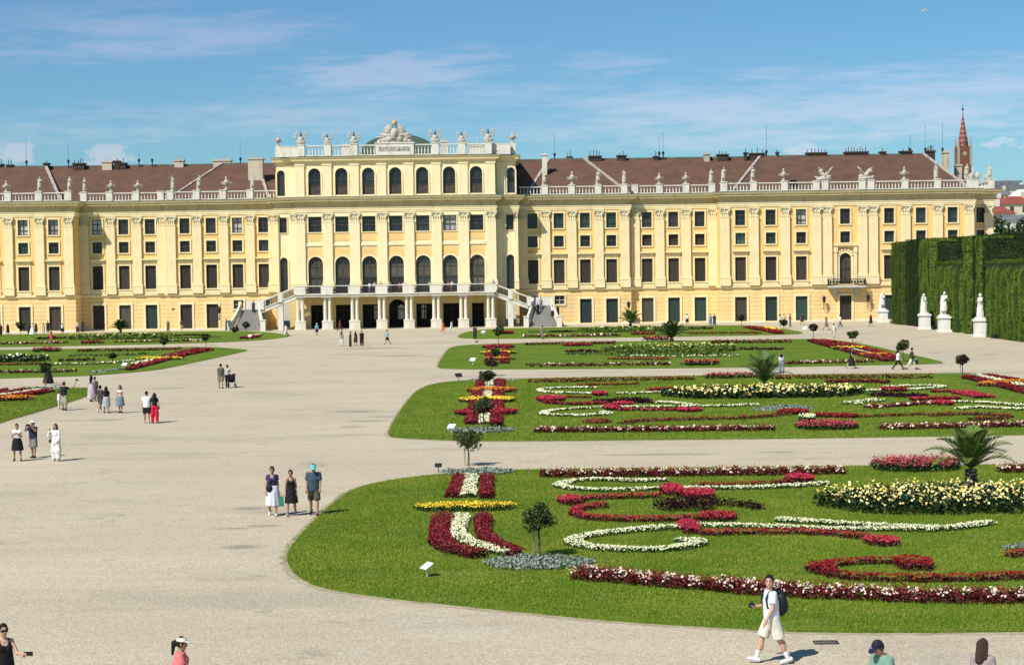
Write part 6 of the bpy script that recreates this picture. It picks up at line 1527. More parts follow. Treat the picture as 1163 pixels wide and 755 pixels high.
def bed(kind, shape, w_, h, label, name='flower_bed', clump=None, cat='flower bed', group='flower beds on the garden lawns'):
    """shape: list of picture points of the strip's middle, or ('o', px, py, half length m, half depth m)"""
    if shape[0] == 'o':
        c = gp(shape[1], shape[2], h * .5); Y = c[1]; shape = shape if Y < 118 else (*shape[:4], shape[4] * .75); mk = lambda n: blob(c, shape[3], shape[4], n); area = PI * shape[3] * shape[4]; ctr = c
    else:
        P = [gp(px, py, h * .55) for px, py in shape]
        if len(P) > 2:
            for _ in range(2):
                q = [P[0]]
                for a, b in zip(P, P[1:]): q += [(a[0] * .75 + b[0] * .25, a[1] * .75 + b[1] * .25), (a[0] * .25 + b[0] * .75, a[1] * .25 + b[1] * .75)]
                P = q + [P[-1]]
        Y = sum(p[1] for p in P) / len(P); w_ = w_ * (.68 if Y > 118 else 1.0); mk = lambda n: sample_path(P, w_, n); area = sum(math.dist(a, b) for a, b in zip(P, P[1:])) * w_; ctr = P[len(P) // 2]
    s = scale_at(Y); lk, pk, dens = KIND[kind]
    if Y < 68: h *= .80; w_ *= .86
    elif Y <= 118: h *= .66; w_ *= .8; shape = (*shape[:4], shape[4] * .85) if shape[0] == 'o' else shape
    if Y > 118:
        h *= .6; area *= .7
        if kind == 'redwhite': pk = [('wine', 1.0), ('blush', .28)]
    ls = max(.075, 2.7 / s); ls = min(ls, max(.1, h * .9)) * (1.6 if kind == 'canna' else 1); n = int(min(26000, max(120, 4.2 * area / ls ** 2 * .5 * (1 + h * 1.4))))
    XY, prof, _ = mk(n); hz = h * (.72 + .28 * rng.random(n)) * (.55 + .45 * prof); clumpn = .85 + .3 * np.sin(XY[:, 0] * 7.1 + np.sin(XY[:, 1] * 5)) * np.sin(XY[:, 1] * 6.3)
    z = .04 + hz * clumpn * rng.random(n) ** .55 * .93
    t = tag(leaves(name, np.stack([XY[:, 0] - ctr[0], XY[:, 1] - ctr[1], z], 1), ls, LEAF[lk], None, np.tile([0, 0, 1.0], (n, 1)), .35, .7), label, cat, group); t.location = (ctr[0], ctr[1], 0)
    for p, share in pk:
        bs = max(.052, 2.0 / s) * (1.35 if p == 'blush' else 1) * (1.7 if kind in ('canna', 'canna2') else 1.0); m = int(min(16000, max(60, share * 1.5 * area / bs ** 2 * .5 * (1 + h * .5))))
        XY, prof, _ = mk(m); top = h * (.8 + .3 * rng.random(m)) * (.6 + .4 * prof)
        if kind == 'redwhite':
            ph = np.sin(XY[:, 0] * 2 * PI / .62 + .6 * np.sin(XY[:, 1] * 3)); keep = (ph > -.2) if p == 'blush' else (ph < .55); sel = keep | (rng.random(m) < .15); XY, top = XY[sel], top[sel]
            if p == 'blush': top = top * (.72 + .3 * rng.random(len(top)))
            else: top = top * (.3 + .85 * rng.random(len(top)))
            m = len(XY)
        zz = .05 + top * (1 if kind not in ('canna', 'canna2', 'coral') else .55 + .5 * rng.random(m))
        nr = rng.normal(size=(m, 3)) * .5 + np.array([0, -.5, 1.0]); nr /= np.linalg.norm(nr, axis=1)[:, None]
        leaves('blossoms', np.stack([XY[:, 0] - ctr[0], XY[:, 1] - ctr[1], zz], 1), bs, PET[p], t, nr, .75, .9)
    return t
FL = [
 # nearest lawn
 ('redwhite', [(613, 536), (700, 535.5), (800, 534.5), (880, 533.5), (960, 532.5)], .85, .42, 'long red and white edging row along the far side of the nearest lawn'),
 ('redwhite', [(1134, 531), (1163, 530), (1230, 528)], .85, .42, 'red and white edging row right of the near palm'),
 ('coral', ('o', 1040, 525, 1.75, 1.15), 0, .62, 'dense coral red oval bed left of the near palm'),
 ('canna', ('o', 1092, 561, 4.7, 2.3), 0, .85, 'tall oval bed of yellow blooms and dark leaves round the near palm'),
 ('white', [(759, 545), (720, 546.5), (680, 544), (655, 545.5), (637, 549), (634, 551.5), (650, 555.5), (685, 557), (725, 556), (757, 554.5)], .55, .16, 'white scroll nearest the left end of the far edging row of the nearest lawn'),
 ('white', [(768, 555), (818, 554.5), (864, 553.5), (900, 552), (941, 549)], .62, .17, 'white ribbon running towards the tip of the big yellow bed'),
 ('red', [(787, 551), (840, 550), (880, 549), (899, 547)], .42, .22, 'thin red ribbon above the white ribbon on the nearest lawn'),
 ('pink', ('o', 908, 543, .55, .85), 0, .28, 'rose pink tip where the red and white ribbons meet near the yellow bed'),
 ('pink', ('o', 648, 568, .48, .75), 0, .28, 'rose pink knot at the left end of the upper red scroll'),
 ('rosered', [(662, 565.5), (700, 563.5), (730, 563), (752, 562)], .42, .24, 'upper red line between two rose pink knots of the nearest lawn'),
 ('pink', ('o', 763, 556, .42, 1.2), 0, .30, 'upright rose pink block right of the white scroll'),
 ('pink', ('o', 792, 561, .62, .9), 0, .34, 'rose pink block on top of the maroon foliage'),
 ('maroon', ('o', 777, 569, 1.0, .75), 0, .62, 'dark maroon foliage block in the middle of the nearest lawn'),
 ('maroon', [(807, 568), (830, 568), (850, 569), (862, 573)], .55, .42, 'dark maroon tail running right from the maroon block'),
 ('rosered', [(690, 573), (668, 574.5), (651, 579), (655, 584), (672, 588), (724, 589.5), (787, 588), (800, 587.5)], .48, .24, 'lower red scroll curling under the two rose pink knots'),
 ('rosered', ('o', 815, 586.5, .62, .75), 0, .26, 'red knot at the right end of the lower red scroll'),
 ('pink', ('o', 782, 598, .36, 1.1), 0, .26, 'narrow rose pink block above the large white loop'),
 ('rosered', [(796, 605), (863, 603.5), (920, 604), (953, 606), (987, 610)], .40, .22, 'long thin red ribbon right of the large white loop'),
 ('pink', ('o', 1002, 614.5, .52, .62), 0, .24, 'rose pink tip at the right end of the long thin red ribbon'),
 ('white', [(772, 598.5), (737, 600), (703, 603.5), (665, 608), (650, 612.5), (653, 617.5), (675, 622), (715, 624.5), (750, 624), (778, 621), (797, 616), (785, 613), (770, 615)], .62, .17, 'large white loop on the near left of the nearest lawn'),
 ('white', [(790, 596.5), (836, 597), (900, 599), (956, 601.5), (1010, 601), (1065, 601.5)], .52, .16, 'white ribbon above the long thin red ribbon'),
 ('white', [(882, 590), (910, 591.5), (956, 595), (1003, 597.5), (1050, 599.5), (1082, 600), (1105, 596), (1127, 593.5)], .62, .17, 'white ribbon with upturned tip in front of the big yellow bed'),
 ('red', ('o', 933, 645, .42, .62), 0, .26, 'red knot at the left end of the near red ring'),
 ('red', ('o', 1038, 639.5, .52, .72), 0, .30, 'red knot inside the near red ring'),
 ('red', [(936, 641), (950, 638.5), (987, 636), (1022, 636.5)], .40, .24, 'upper arc of the near red ring'),
 ('red', [(936, 649), (956, 653), (1003, 656), (1065, 656), (1128, 655), (1163, 653), (1210, 650)], .42, .26, 'lower arc of the near red ring running to the right edge'),
 ('redwhite', [(656, 647), (700, 651.5), (760, 657), (830, 662.5), (900, 667.5), (987, 671.5), (1081, 674), (1163, 674), (1230, 673)], 1.0, .40, 'long red and white edging row along the near side of the nearest lawn'),
 ('silver', [(1138, 620), (1163, 619), (1190, 617)], .5, .2, 'silver foliage strip at the right edge of the nearest lawn'), ('red', [(1143, 629), (1163, 627.5), (1200, 624)], .4, .24, 'short red strip at the right edge below the silver foliage'),
 ('darkred', [(523, 540), (513, 562)], .62, .30, 'dark red left stripe above the yellow bar of the nearest lawn'), ('white', [(534.7, 540), (531.6, 563)], .66, .22, 'cream stripe above the yellow bar of the nearest lawn'), ('darkred', [(553, 540), (552.5, 563)], .58, .30, 'dark red right stripe above the yellow bar of the nearest lawn'),
 ('darkred', [(504, 585), (498, 603), (502, 617), (520, 624), (546, 629)], .78, .32, 'dark red left stripe curving below the yellow bar'), ('white', [(524, 585), (519, 604), (527, 614), (550, 621), (580, 629)], .66, .20, 'cream stripe curving below the yellow bar'), ('darkred', [(549, 585), (548, 602), (556, 613), (575, 622), (592, 628)], .62, .32, 'dark red right stripe curving below the yellow bar'),
 ('yellow', ('o', 528, 575.5, 1.7, .62), 0, .28, 'bright yellow bar across the striped bed of the nearest lawn'),
 ('silver', ('o', 543, 534.5, 1.45, .85), 0, .24, 'silver foliage at the far end of the striped bed'), ('silver', ('o', 612, 637, 1.5, 1.0), 0, .26, 'silver foliage round the foot of the nearest small tree'),
 # second lawn
 ('darkred', [(600, 431), (700, 429.5), (790, 427.8)], .8, .5, 'dark red edging row on the far side of the second lawn, left of the palm'), ('darkred', [(876, 427), (980, 426), (1059, 426)], .8, .5, 'dark red edging row on the far side of the second lawn, right of the palm'),
 ('coral', ('o', 829, 424.5, 1.95, 1.3), 0, .7, 'coral red oval bed before the palm of the second lawn'), ('canna', ('o', 868, 441, 6.2, 3.2), 0, 1.0, 'tall oval bed of yellow blooms round the palm of the second lawn'),
 ('white', [(678, 440), (640, 440), (615, 441.5), (611, 443.5), (630, 446), (676, 446.5)], .6, .2, 'white scroll at the upper left of the second lawn'), ('white', [(700, 446.5), (738, 446), (777, 444), (785, 443)], .7, .2, 'white ribbon pointing at the palm bed of the second lawn'),
 ('red', [(736, 442.5), (764, 440.5)], .9, .25, 'short red ribbon left of the palm bed of the second lawn'), ('red', [(655, 436.5), (690, 436), (725, 435)], .8, .25, 'rusty red strip just inside the far edging row of the second lawn'),
 ('pink', ('o', 681, 446.5, .5, 1.3), 0, .35, 'rose pink block above the maroon strip of the second lawn'), ('maroon', [(674, 453.5), (700, 452), (728, 451), (732, 453.5)], 1.3, .55, 'dark maroon strip in the middle of the second lawn'),
 ('pink', ('o', 625, 452, .9, 1.9), 0, .35, 'rose pink knot at the left of the second lawn'), ('rust', [(634, 450.5), (652, 450.5), (672, 450.5)], .5, .25, 'rust red line right of the left knot of the second lawn'), ('rosered', [(619, 456), (642, 458), (665, 457.8), (690, 457)], .6, .28, 'red scroll under the left knot of the second lawn'),
 ('pink', ('o', 695, 462, .5, 1.7), 0, .3, 'rose pink block in the middle of the second lawn'), ('pink', ('o', 708, 458, .6, 1.0), 0, .3, 'small rose pink patch above the red ribbon of the second lawn'),
 ('white', [(690, 462), (662, 463), (635, 465), (616, 468), (618, 470.5), (640, 471.5), (667, 471.5), (695, 469.5), (682, 467.5)], .6, .2, 'white loop on the near left of the second lawn'), ('white', [(702, 461.5), (745, 462), (790, 461), (821, 461), (840, 460), (862, 459)], .55, .2, 'long white ribbon across the middle of the second lawn'),
 ('white', [(747, 456.5), (764, 457), (790, 460)], .6, .2, 'short white spur above the long white ribbon of the second lawn'), ('rosered', [(700, 464.5), (745, 465), (775, 465)], .5, .25, 'red ribbon under the long white ribbon of the second lawn'), ('pink', ('o', 783, 465, .75, .9), 0, .28, 'rose pink tip of the red ribbon under the long white ribbon'),
 ('rust', ('o', 678, 478, .75, 1.0), 0, .25, 'rust red knot on the near left of the second lawn'), ('rust', [(705, 479), (730, 476), (790, 474.5), (831, 474), (870, 471.5), (899, 468)], .7, .3, 'rust red line rising towards the silver mound'), ('red', ('o', 901, 467, .85, 1.2), 0, .32, 'red knot in front of the silver mound'),
 ('silver', [(860, 464.5), (885, 461), (900, 459.5), (915, 463)], 1.3, .25, 'silver mound before the palm bed of the second lawn'), ('red', [(925, 470), (950, 470.5), (972, 471.5)], 1.1, .35, 'dark red bar behind the near red oval of the second lawn'),
 ('rust', [(972, 472.5), (997, 471.5), (1030, 470), (1052, 469.5)], .5, .25, 'thin rust red line right of the near red oval'), ('redwhite', [(607, 486), (700, 485.8), (790, 484.8), (880, 483.8)], .85, .45, 'red and white edging row on the near side of the second lawn, left part'), ('redwhite', [(998, 483), (1080, 481.5), (1163, 479.5), (1230, 477.5)], .85, .45, 'red and white edging row on the near side of the second lawn, right part'),
 ('coral', ('o', 939.5, 480.5, 1.55, 1.4), 0, .6, 'coral red oval at the near edge of the second lawn'), ('white', ('o', 917, 473.5, .42, .9), 0, .5, 'round cream clump behind the near red oval'),
 ('white', [(1005, 439), (1040, 437.5), (1076, 438), (1060, 441), (1020, 442.5), (965, 444)], .7, .2, 'white scroll on the right of the second lawn'), ('maroon', [(992, 445), (1020, 446.5), (1053, 447)], 1.5, .5, 'dark maroon strip on the right of the second lawn'), ('red', ('o', 1014, 441.5, .9, 1.2), 0, .35, 'red patch above the right maroon strip'),
 ('rosered', [(1057, 444), (1075, 443.5), (1092, 445)], .7, .25, 'red line right of the right maroon strip'), ('pink', [(1092, 444.5), (1105, 447), (1119, 450)], 1.6, .3, 'rose pink patch near the diagonal ribbon of the second lawn'), ('rosered', [(1034, 452.5), (1055, 452), (1090, 451.5)], 1.1, .3, 'broad red line on the right of the second lawn'),
 ('redwhite', [(985, 461), (1020, 459), (1064, 456)], 1.1, .3, 'red and white ribbon on the right of the second lawn'), ('pink', ('o', 1071, 457, .6, 1.3), 0, .3, 'rose pink end of the right red and white ribbon'), ('white', [(1078, 456), (1118, 456.5), (1163, 460.5), (1190, 463)], .6, .2, 'long white arc on the far right of the second lawn'), ('white', [(1088, 464), (1110, 461.5), (1125, 463), (1163, 464.5), (1190, 464.5)], .7, .2, 'lower white scroll on the far right of the second lawn'), ('pale', [(963, 458), (980, 455.5), (998, 453.5)], 1.3, .25, 'pale clump left of the right red and white ribbon'),
 ('rust', [(1054, 470.5), (1090, 468.5), (1140, 470), (1145, 473), (1100, 475)], .8, .3, 'rust red ring on the right of the second lawn'), ('darkred', [(938, 432.5), (978, 431.5), (1009, 433)], .9, .35, 'dark red strip inside the far row right of the palm'),
 ('darkred', [(1098, 426.5), (1130, 434), (1175, 446)], 1.0, .4, 'dark red left stripe of the diagonal ribbon on the second lawn'), ('blush' if False else 'white', [(1106, 425.5), (1134, 431), (1180, 441)], .8, .3, 'cream stripe of the diagonal ribbon on the second lawn'), ('darkred', [(1120, 425.5), (1145, 429.5), (1190, 437)], 1.0, .4, 'dark red right stripe of the diagonal ribbon on the second lawn'), ('orange', [(1118, 435.5), (1140, 433), (1175, 432)], 1.6, .45, 'orange bar across the diagonal ribbon of the second lawn'),
 ('darkred', [(547, 432), (541, 452), (535, 479)], .9, .35, 'dark red left stripe behind the small trees of the second lawn'), ('white', [(555, 432), (552, 452), (550, 480)], .8, .25, 'cream stripe behind the small trees of the second lawn'), ('darkred', [(568, 431), (565, 452), (563, 480)], .9, .35, 'dark red right stripe behind the small trees of the second lawn'),
 ('orange', ('o', 558, 442, 1.6, 1.5), 0, .45, 'orange bar across the striped bed of the second lawn'), ('yellow', ('o', 554, 453, 1.75, 1.5), 0, .42, 'yellow bar across the striped bed of the second lawn'), ('rosered', ('o', 552, 467, 1.75, 1.6), 0, .42, 'crimson bar across the striped bed of the second lawn'), ('silver', ('o', 547, 487, 1.65, 1.2), 0, .3, 'silver foliage at the near end of the striped bed of the second lawn'), ('silver', ('o', 559, 430.5, 1.8, 1.0), 0, .3, 'silver foliage at the far end of the striped bed of the second lawn'),
 # third lawn
 ('darkred', [(557.5, 393), (555, 411)], 1.1, .4, 'left red stripe of the striped bed on the third lawn'), ('darkred', [(574, 393), (573, 411)], 1.1, .4, 'right red stripe of the striped bed on the third lawn'), ('rosered', ('o', 566, 392.5, 1.7, 2.2), 0, .5, 'crimson bar on the third lawn'), ('yellow', ('o', 566, 399.8, 1.7, 1.4), 0, .45, 'yellow bar on the third lawn'), ('orange', ('o', 567, 406.5, 1.4, 1.3), 0, .45, 'orange bar on the third lawn'),
 ('darkred', [(594, 389.5), (650, 388.8), (700, 388)], 1.0, .5, 'dark red far edging row of the third lawn, left part'), ('darkred', [(806, 386.8), (850, 386.5), (899, 386)], 1.2, .6, 'dark red far edging row of the third lawn, right part'), ('red', ('o', 656, 391, 1.6, 1.8), 0, .4, 'red patch inside the far row of the third lawn'), ('coral', ('o', 745, 383, 1.5, 1.6), 0, .8, 'coral red oval at the far edge of the third lawn'),
 ('limedot', ('o', 762, 392.5, 6.6, 5), 0, 1.2, 'tall pale green bed with yellow dots on the third lawn'), ('redwhite', [(597, 413), (700, 412.3), (762, 411.3)], 1.0, .5, 'red and white near edging row of the third lawn, left part'), ('redwhite', [(890, 410.5), (940, 409.3), (993, 408.3)], 1.0, .5, 'red and white near edging row of the third lawn, right part'), ('coral', ('o', 796, 409.5, 1.6, 1.5), 0, .8, 'coral red oval at the near edge of the third lawn'),
 ('lime', [(645, 400), (700, 401), (760, 401.5), (830, 400)], 3, .4, 'lime green foliage strip across the third lawn'), ('maroon', [(841, 394.5), (870, 394.5), (890, 394.5)], 1.8, .5, 'maroon strip on the right of the third lawn'), ('maroon', [(641, 397), (662, 396.8), (677, 397.5)], 2, .5, 'maroon strip on the left of the third lawn'), ('pale', [(700, 403.5), (770, 404.5), (840, 403)], 1.5, .3, 'pale blossom line on the third lawn'), ('rust', [(690, 406.5), (760, 407)], 1.6, .3, 'rust red line near the front row of the third lawn'),
 ('darkred', [(922, 385.5), (945, 392), (985, 402), (1010, 408)], 1.6, .45, 'left red stripe of the diagonal ribbon on the third lawn'), ('red', [(932, 385.5), (962, 390), (1000, 399), (1018, 405.5)], 1.4, .45, 'right red stripe of the diagonal ribbon on the third lawn'), ('yellow', ('o', 964, 394.5, 1.6, 1.6), 0, .5, 'yellow bar across the diagonal ribbon of the third lawn'), ('orange', ('o', 996, 402, 1.5, 1.6), 0, .5, 'orange bar across the diagonal ribbon of the third lawn'), ('white', [(962, 395), (985, 400), (1008, 408)], .6, .3, 'cream stripe of the diagonal ribbon on the third lawn'),
 # far lawn
 ('limedot', ('o', 720, 371.5, 7.0, 6), 0, 1.1, 'tall pale green mound on the far right lawn'), ('red', [(717, 378), (745, 377.8)], 2.2, .5, 'red oval before the mound on the far right lawn'), ('redwhite', [(594, 380.5), (650, 380), (705, 379.3)], 1.2, .5, 'red and white near row of the far right lawn'), ('maroon', [(624, 375.5), (652, 375)], 2.2, .5, 'maroon strip left of the far mound'), ('red', ('o', 577, 376.8, .8, 2), 0, .6, 'red clump beside the ball shrub on the far right lawn'), ('rust', [(781, 377.5), (864, 377)], 1.6, .4, 'rust red row right of the far mound'), ('maroon', [(770, 371.5), (810, 371)], 2, .6, 'dark strip behind the rust red row'), ('red', [(850, 370.5), (872, 374), (885, 377)], 2.0, .5, 'red end ribbon of the far right lawn'), ('yellow', [(868, 371.3), (884, 374.3)], 1.8, .5, 'yellow end ribbon of the far right lawn'), ('lime', [(600, 376), (680, 375)], 4, .35, 'lime green foliage left of the far mound'),
 # left lawns
 ('coral', ('o', 53, 395.5, 1.55, 1.8), 0, .8, 'coral red oval at the far edge of the left lawn'), ('darkred', [(88, 397), (150, 396), (207, 395)], 1.1, .5, 'dark red far edging row of the left lawn'), ('canna2', ('o', 3, 404, 4.4, 3.2), 0, 1.2, 'tall dark green bed at the left frame edge'), ('maroon', [(66, 407.5), (90, 407), (108, 406.5)], 1.5, .5, 'maroon strip in the middle of the left lawn'), ('redwhite', [(-30, 421), (30, 420.3), (87, 419.3)], 1.1, .5, 'red and white near edging row of the left lawn'), ('silver', [(106, 421.5), (125, 419.5), (143, 417.5)], 1.8, .3, 'silver foliage at the near end of the left diagonal ribbon'),
 ('red', [(144, 418), (170, 411.5), (200, 403.5), (239, 395.5)], 1.3, .45, 'bright red stripe of the left diagonal ribbon'), ('darkred', [(182, 405), (205, 399.5), (228, 394.8)], 1.5, .45, 'dark red far stripe of the left diagonal ribbon'), ('white', [(150, 413), (175, 407.5), (200, 401.5), (225, 395.5)], .9, .3, 'cream stripe of the left diagonal ribbon'), ('yellow', ('o', 180, 406.5, 2.3, 1.6), 0, .45, 'yellow bar across the left diagonal ribbon'), ('pale', [(60, 413), (110, 412.5), (150, 409)], 2, .3, 'pale blossom line on the left lawn'), ('lime', [(80, 402.5), (130, 402), (170, 400)], 2.5, .4, 'lime green strip on the left lawn'), ('rust', [(-10, 413.5), (50, 412.5)], 1.5, .3, 'rust line at the left frame edge'),
 ('red', [(-12, 453), (25, 447.5), (57, 442)], .9, .45, 'red stripe of the lower left ribbon'), ('white', [(-10, 450), (20, 446), (45, 442.5)], .6, .3, 'cream stripe of the lower left ribbon'), ('darkred', [(-10, 447), (15, 444), (32, 441.5)], .9, .45, 'dark red stripe of the lower left ribbon'), ('orange', ('o', 10, 451.5, 1.6, 1.3), 0, .45, 'orange bar at the left edge of the lower left ribbon'), ('silver', ('o', 48, 440, 1.8, 1.4), 0, .4, 'silver foliage at the far end of the lower left ribbon'), ('darkred', [(-10, 442.5), (0, 442), (9, 441.5)], .9, .45, 'dark red row at the left frame edge of the lower lawn'),
 ('limedot', ('o', 139, 380, 7.2, 6), 0, 1.05, 'tall yellow green mound on the far left lawn'), ('red', [(92, 387.5), (119, 387)], 2.2, .6, 'red oval before the mound on the far left lawn'), ('redwhite', [(0, 389), (45, 388.3), (78, 387.5)], 1.1, .5, 'red and white near row of the far left lawn'), ('maroon', [(42, 383), (88, 381.5)], 2.2, .6, 'dark strip left of the far left mound'), ('redwhite', [(130, 387.5), (185, 386.5), (235, 385.5)], 1.1, .4, 'red and white row right of the far left mound'), ('maroon', [(185, 379.5), (235, 379)], 2, .5, 'dark strip right of the far left mound'), ('red', [(278, 383), (290, 381)], 2.2, .5, 'red patch at the tip of the far left lawn'), ('white', [(282, 381.5), (296, 379.5)], 1, .4, 'cream patch at the tip of the far left lawn'), ('lime', [(190, 383), (250, 382)], 3, .35, 'lime green foliage on the far left lawn'),
]
for f_ in FL: bed(*f_)

# ------------------------------------------------------------------ small trees, shrubs and palms
BARK = simple('grey_bark', (.13, .10, .075), .4, 6, .9, .3); STAKE = simple('wooden_stake', (.34, .27, .18), .3, 5, .85)
CR = {'dark': leafy('dark_crown_leaf', [(.016, .034, .010), (.030, .055, .014), (.055, .085, .020)], .5), 'olive': leafy('olive_crown_leaf', [(.028, .040, .012), (.05, .065, .018), (.08, .09, .028)], .55), 'plum': leafy('plum_crown_leaf', [(.035, .020, .015), (.06, .03, .022), (.05, .06, .02)], .55), 'green': leafy('green_crown_leaf', [(.018, .042, .010), (.03, .07, .013), (.05, .10, .018)], .5)}
def crown_pts(n, lobes):
    out = []
    w_ = np.array([l[3] for l in lobes]) ** 2; w_ = w_ / w_.sum()
    for l, q in zip(lobes, w_):
        k = max(4, int(n * q)); v = rng.normal(size=(k, 3)); v /= np.linalg.norm(v, axis=1)[:, None]; r = rng.random(k) ** .38
        out.append(np.array(l[:3]) + v * (r * l[3])[:, None] * np.array([1, 1, l[4] if len(l) > 4 else .85]))
    return np.concatenate(out)
def small_tree(px, py, top, width, col, label, stake=True, n=1100, cr=None):
    x, y = gp(px, py); s = scale_at(y); h = (py - top) / s * 1.01; w_ = width / s; t = empty('small_tree', (x, y, 0)); tag(t, label, 'tree', 'small trees and ball shrubs of the parterre')
    ch = min(h * .62, w_ * .95); c0 = h - ch / 2
    m = MB(); m.tube([(0, 0, 0), (.02, .01, h * .3), (-.02, 0, c0)], [.045 * max(1, h / 2), .035 * max(1, h / 2), .025], 7)
    for i in range(6):
        a = i * 1.05; m.tube([(0, 0, c0 - ch * .35), (math.cos(a) * w_ * .2, math.sin(a) * w_ * .2, c0 - ch * .05), (math.cos(a) * w_ * .36, math.sin(a) * w_ * .36, c0 + ch * .2)], [.02, .014, .006], 5)
    m.build('trunk', BARK, t)
    if stake: m = MB(); m.tube([(-.14, .03, 0), (-.14, .03, c0 - ch * .2)], .022, 6); m.build('stake', STAKE, t)
    lob = [(0, 0, c0, w_ * .34)] + [(math.cos(a) * w_ * .27, math.sin(a) * w_ * .27, c0 + ch * z, w_ * .23) for a, z in zip([i * 1.26 + px for i in range(5)], (.08, -.14, .16, -.05, .22))] + [(.05 * w_, 0, c0 + ch * .33, w_ * .17)]
    leaves('crown', crown_pts(n, lob), max(.07, 2.6 / s), CR[col], t, None, 0, .65)
for a in ((532, 529, 488, 38, 'olive', 'small staked tree on the path between the nearest and second lawns', True, 900), (612, 634, 569, 44, 'dark', 'small staked tree in silver foliage on the nearest lawn', True, 1400), (549, 487, 450, 27, 'dark', 'small dark tree in the silver foliage of the second lawn', True, 800),
          (553, 441, 421, 22, 'olive', 'loose small tree behind the orange bar of the second lawn', False, 600), (558, 427, 405, 17, 'plum', 'reddish small tree at the far end of the second lawn', True, 500), (566, 398, 372, 12, 'green', 'slim green small tree on the third lawn', False, 400), (563, 412, 396, 12, 'dark', 'dark small tree before the orange bar of the third lawn', False, 400), (568, 380, 370, 10, 'dark', 'dark ball shrub on the far right lawn', False, 300),
          (1093, 425, 402, 17, 'plum', 'reddish twin stemmed small tree at the right path', True, 500), (1025.5, 411, 385, 17, 'olive', 'round olive small tree on the right tip of the third lawn', True, 500), (968.5, 389, 376.5, 14, 'green', 'green ball tree by the diagonal ribbon of the third lawn', False, 450), (924, 385.5, 367.5, 11, 'plum', 'small tree on a thin stem by the right forecourt', False, 400), (842, 371, 357, 9, 'plum', 'thin stemmed small tree before a dark shutter of the right wing', False, 300), (890, 373, 363.5, 10, 'dark', 'round shrub on the far right lawn tip', False, 350),
          (186, 397, 384, 11, 'dark', 'dark ball shrub on the far edge of the left lawn', False, 350), (234, 392.5, 379, 11, 'dark', 'dark round small tree on the far left lawn', False, 350), (267, 380.5, 371.5, 9, 'dark', 'dark ball shrub left of the left outer steps', False, 300), (279.5, 378.5, 365, 9, 'olive', 'thin stemmed small tree before the left outer steps', False, 300), (52, 438, 411, 16, 'dark', 'dark small tree beside the woman in white hat', True, 500), (128, 411, 401, 10, 'green', 'green ball shrub on the left lawn', False, 350), (23.5, 381, 365.5, 11, 'olive', 'small standard tree before the left pavilion', False, 350)):
    small_tree(*a)
FROND = leafy('palm_leaflet', [(.075, .125, .022), (.12, .175, .035), (.19, .23, .06)], .5); FROND2 = leafy('dark_palm_leaflet', [(.035, .065, .016), (.06, .10, .025), (.095, .14, .04)], .5)
def palm(px, py, top, width, label, mat, nf=26, tf=.42):
    x, y = gp(px, py); s = scale_at(y); H = (py - top) / s; R = width / s / 2; t = empty('palm', (x, y, 0)); tag(t, label, 'palm', 'palms in the flower beds')
    th = H * tf; m = MB(); prof = [(.24 * H / 2.4, 0)]
    for i in range(8): z = th * (i + .5) / 8; prof += [((.23 - .004 * i) * H / 2.2, z), ((.19 - .004 * i) * H / 2.2, z + th / 20)]
    m.lathe(0, 0, prof, 10); m.build('trunk', BARK, t)
    for i in range(nf):
        a = i * 2.39996 + px; up = .15 + .85 * (i / nf); el = R_(22 + 62 * up); L = max(R * 1.28, (H - th) * (1.12 if up > .45 else .95)) * (.92 + .16 * rnd.random())
        pts = []; n = 10
        for k in range(n + 1):
            q = k / n; r = L * (math.cos(el) * q + .16 * math.sin(el) * q * q); z = th + L * (math.sin(el) * q - (.50 - .34 * up) * q * q * q)
            pts.append(Vector((math.cos(a) * r, math.sin(a) * r, z)))
        f = MB(); wv = max(.012, .35 / s); f.tube(pts, [wv * (1.4 - q) for q in [k / n for k in range(n + 1)]], 4)
        m_ = 56 if s > 25 else 26; V = []
        for k in range(2, m_):
            q = k / m_; j = min(n - 1, int(q * n)); p = pts[j].lerp(pts[j + 1], q * n - j); d = (pts[j + 1] - pts[j]).normalized(); sd_ = d.cross(Vector((0, 0, 1))).normalized(); nn = sd_.cross(d)
            ll = L * .30 * math.sin(PI * min(1, q * .86 + .12)) * (.9 + .2 * rnd.random())
            for g_ in (1, -1):
                e = p + (sd_ * g_ * .78 + d * .62 + nn * .30).normalized() * ll - Vector((0, 0, .12 * ll)); wd = d * max(.026, .85 / s)
                f.add([p - wd, p.lerp(e, .5) + wd * .6, e, p.lerp(e, .5) - wd * .8], [(0, 1, 2, 3)])
        f.build('frond', mat, t)
palm(1103, 566, 484, 92, 'large palm in the yellow bed of the nearest lawn', FROND, 24); palm(868, 443, 399, 66, 'palm in the yellow bed of the second lawn', FROND2, 17, .2); palm(763, 388, 361.5, 26, 'dark palm at the far edge of the third lawn', FROND2, 20, .14); palm(716, 370.5, 349, 24, 'far palm by the wall right of the right outer steps', FROND, 18, .14); palm(137, 378, 361, 25, 'dark palm on the far left lawn mound', FROND2, 20, .14)

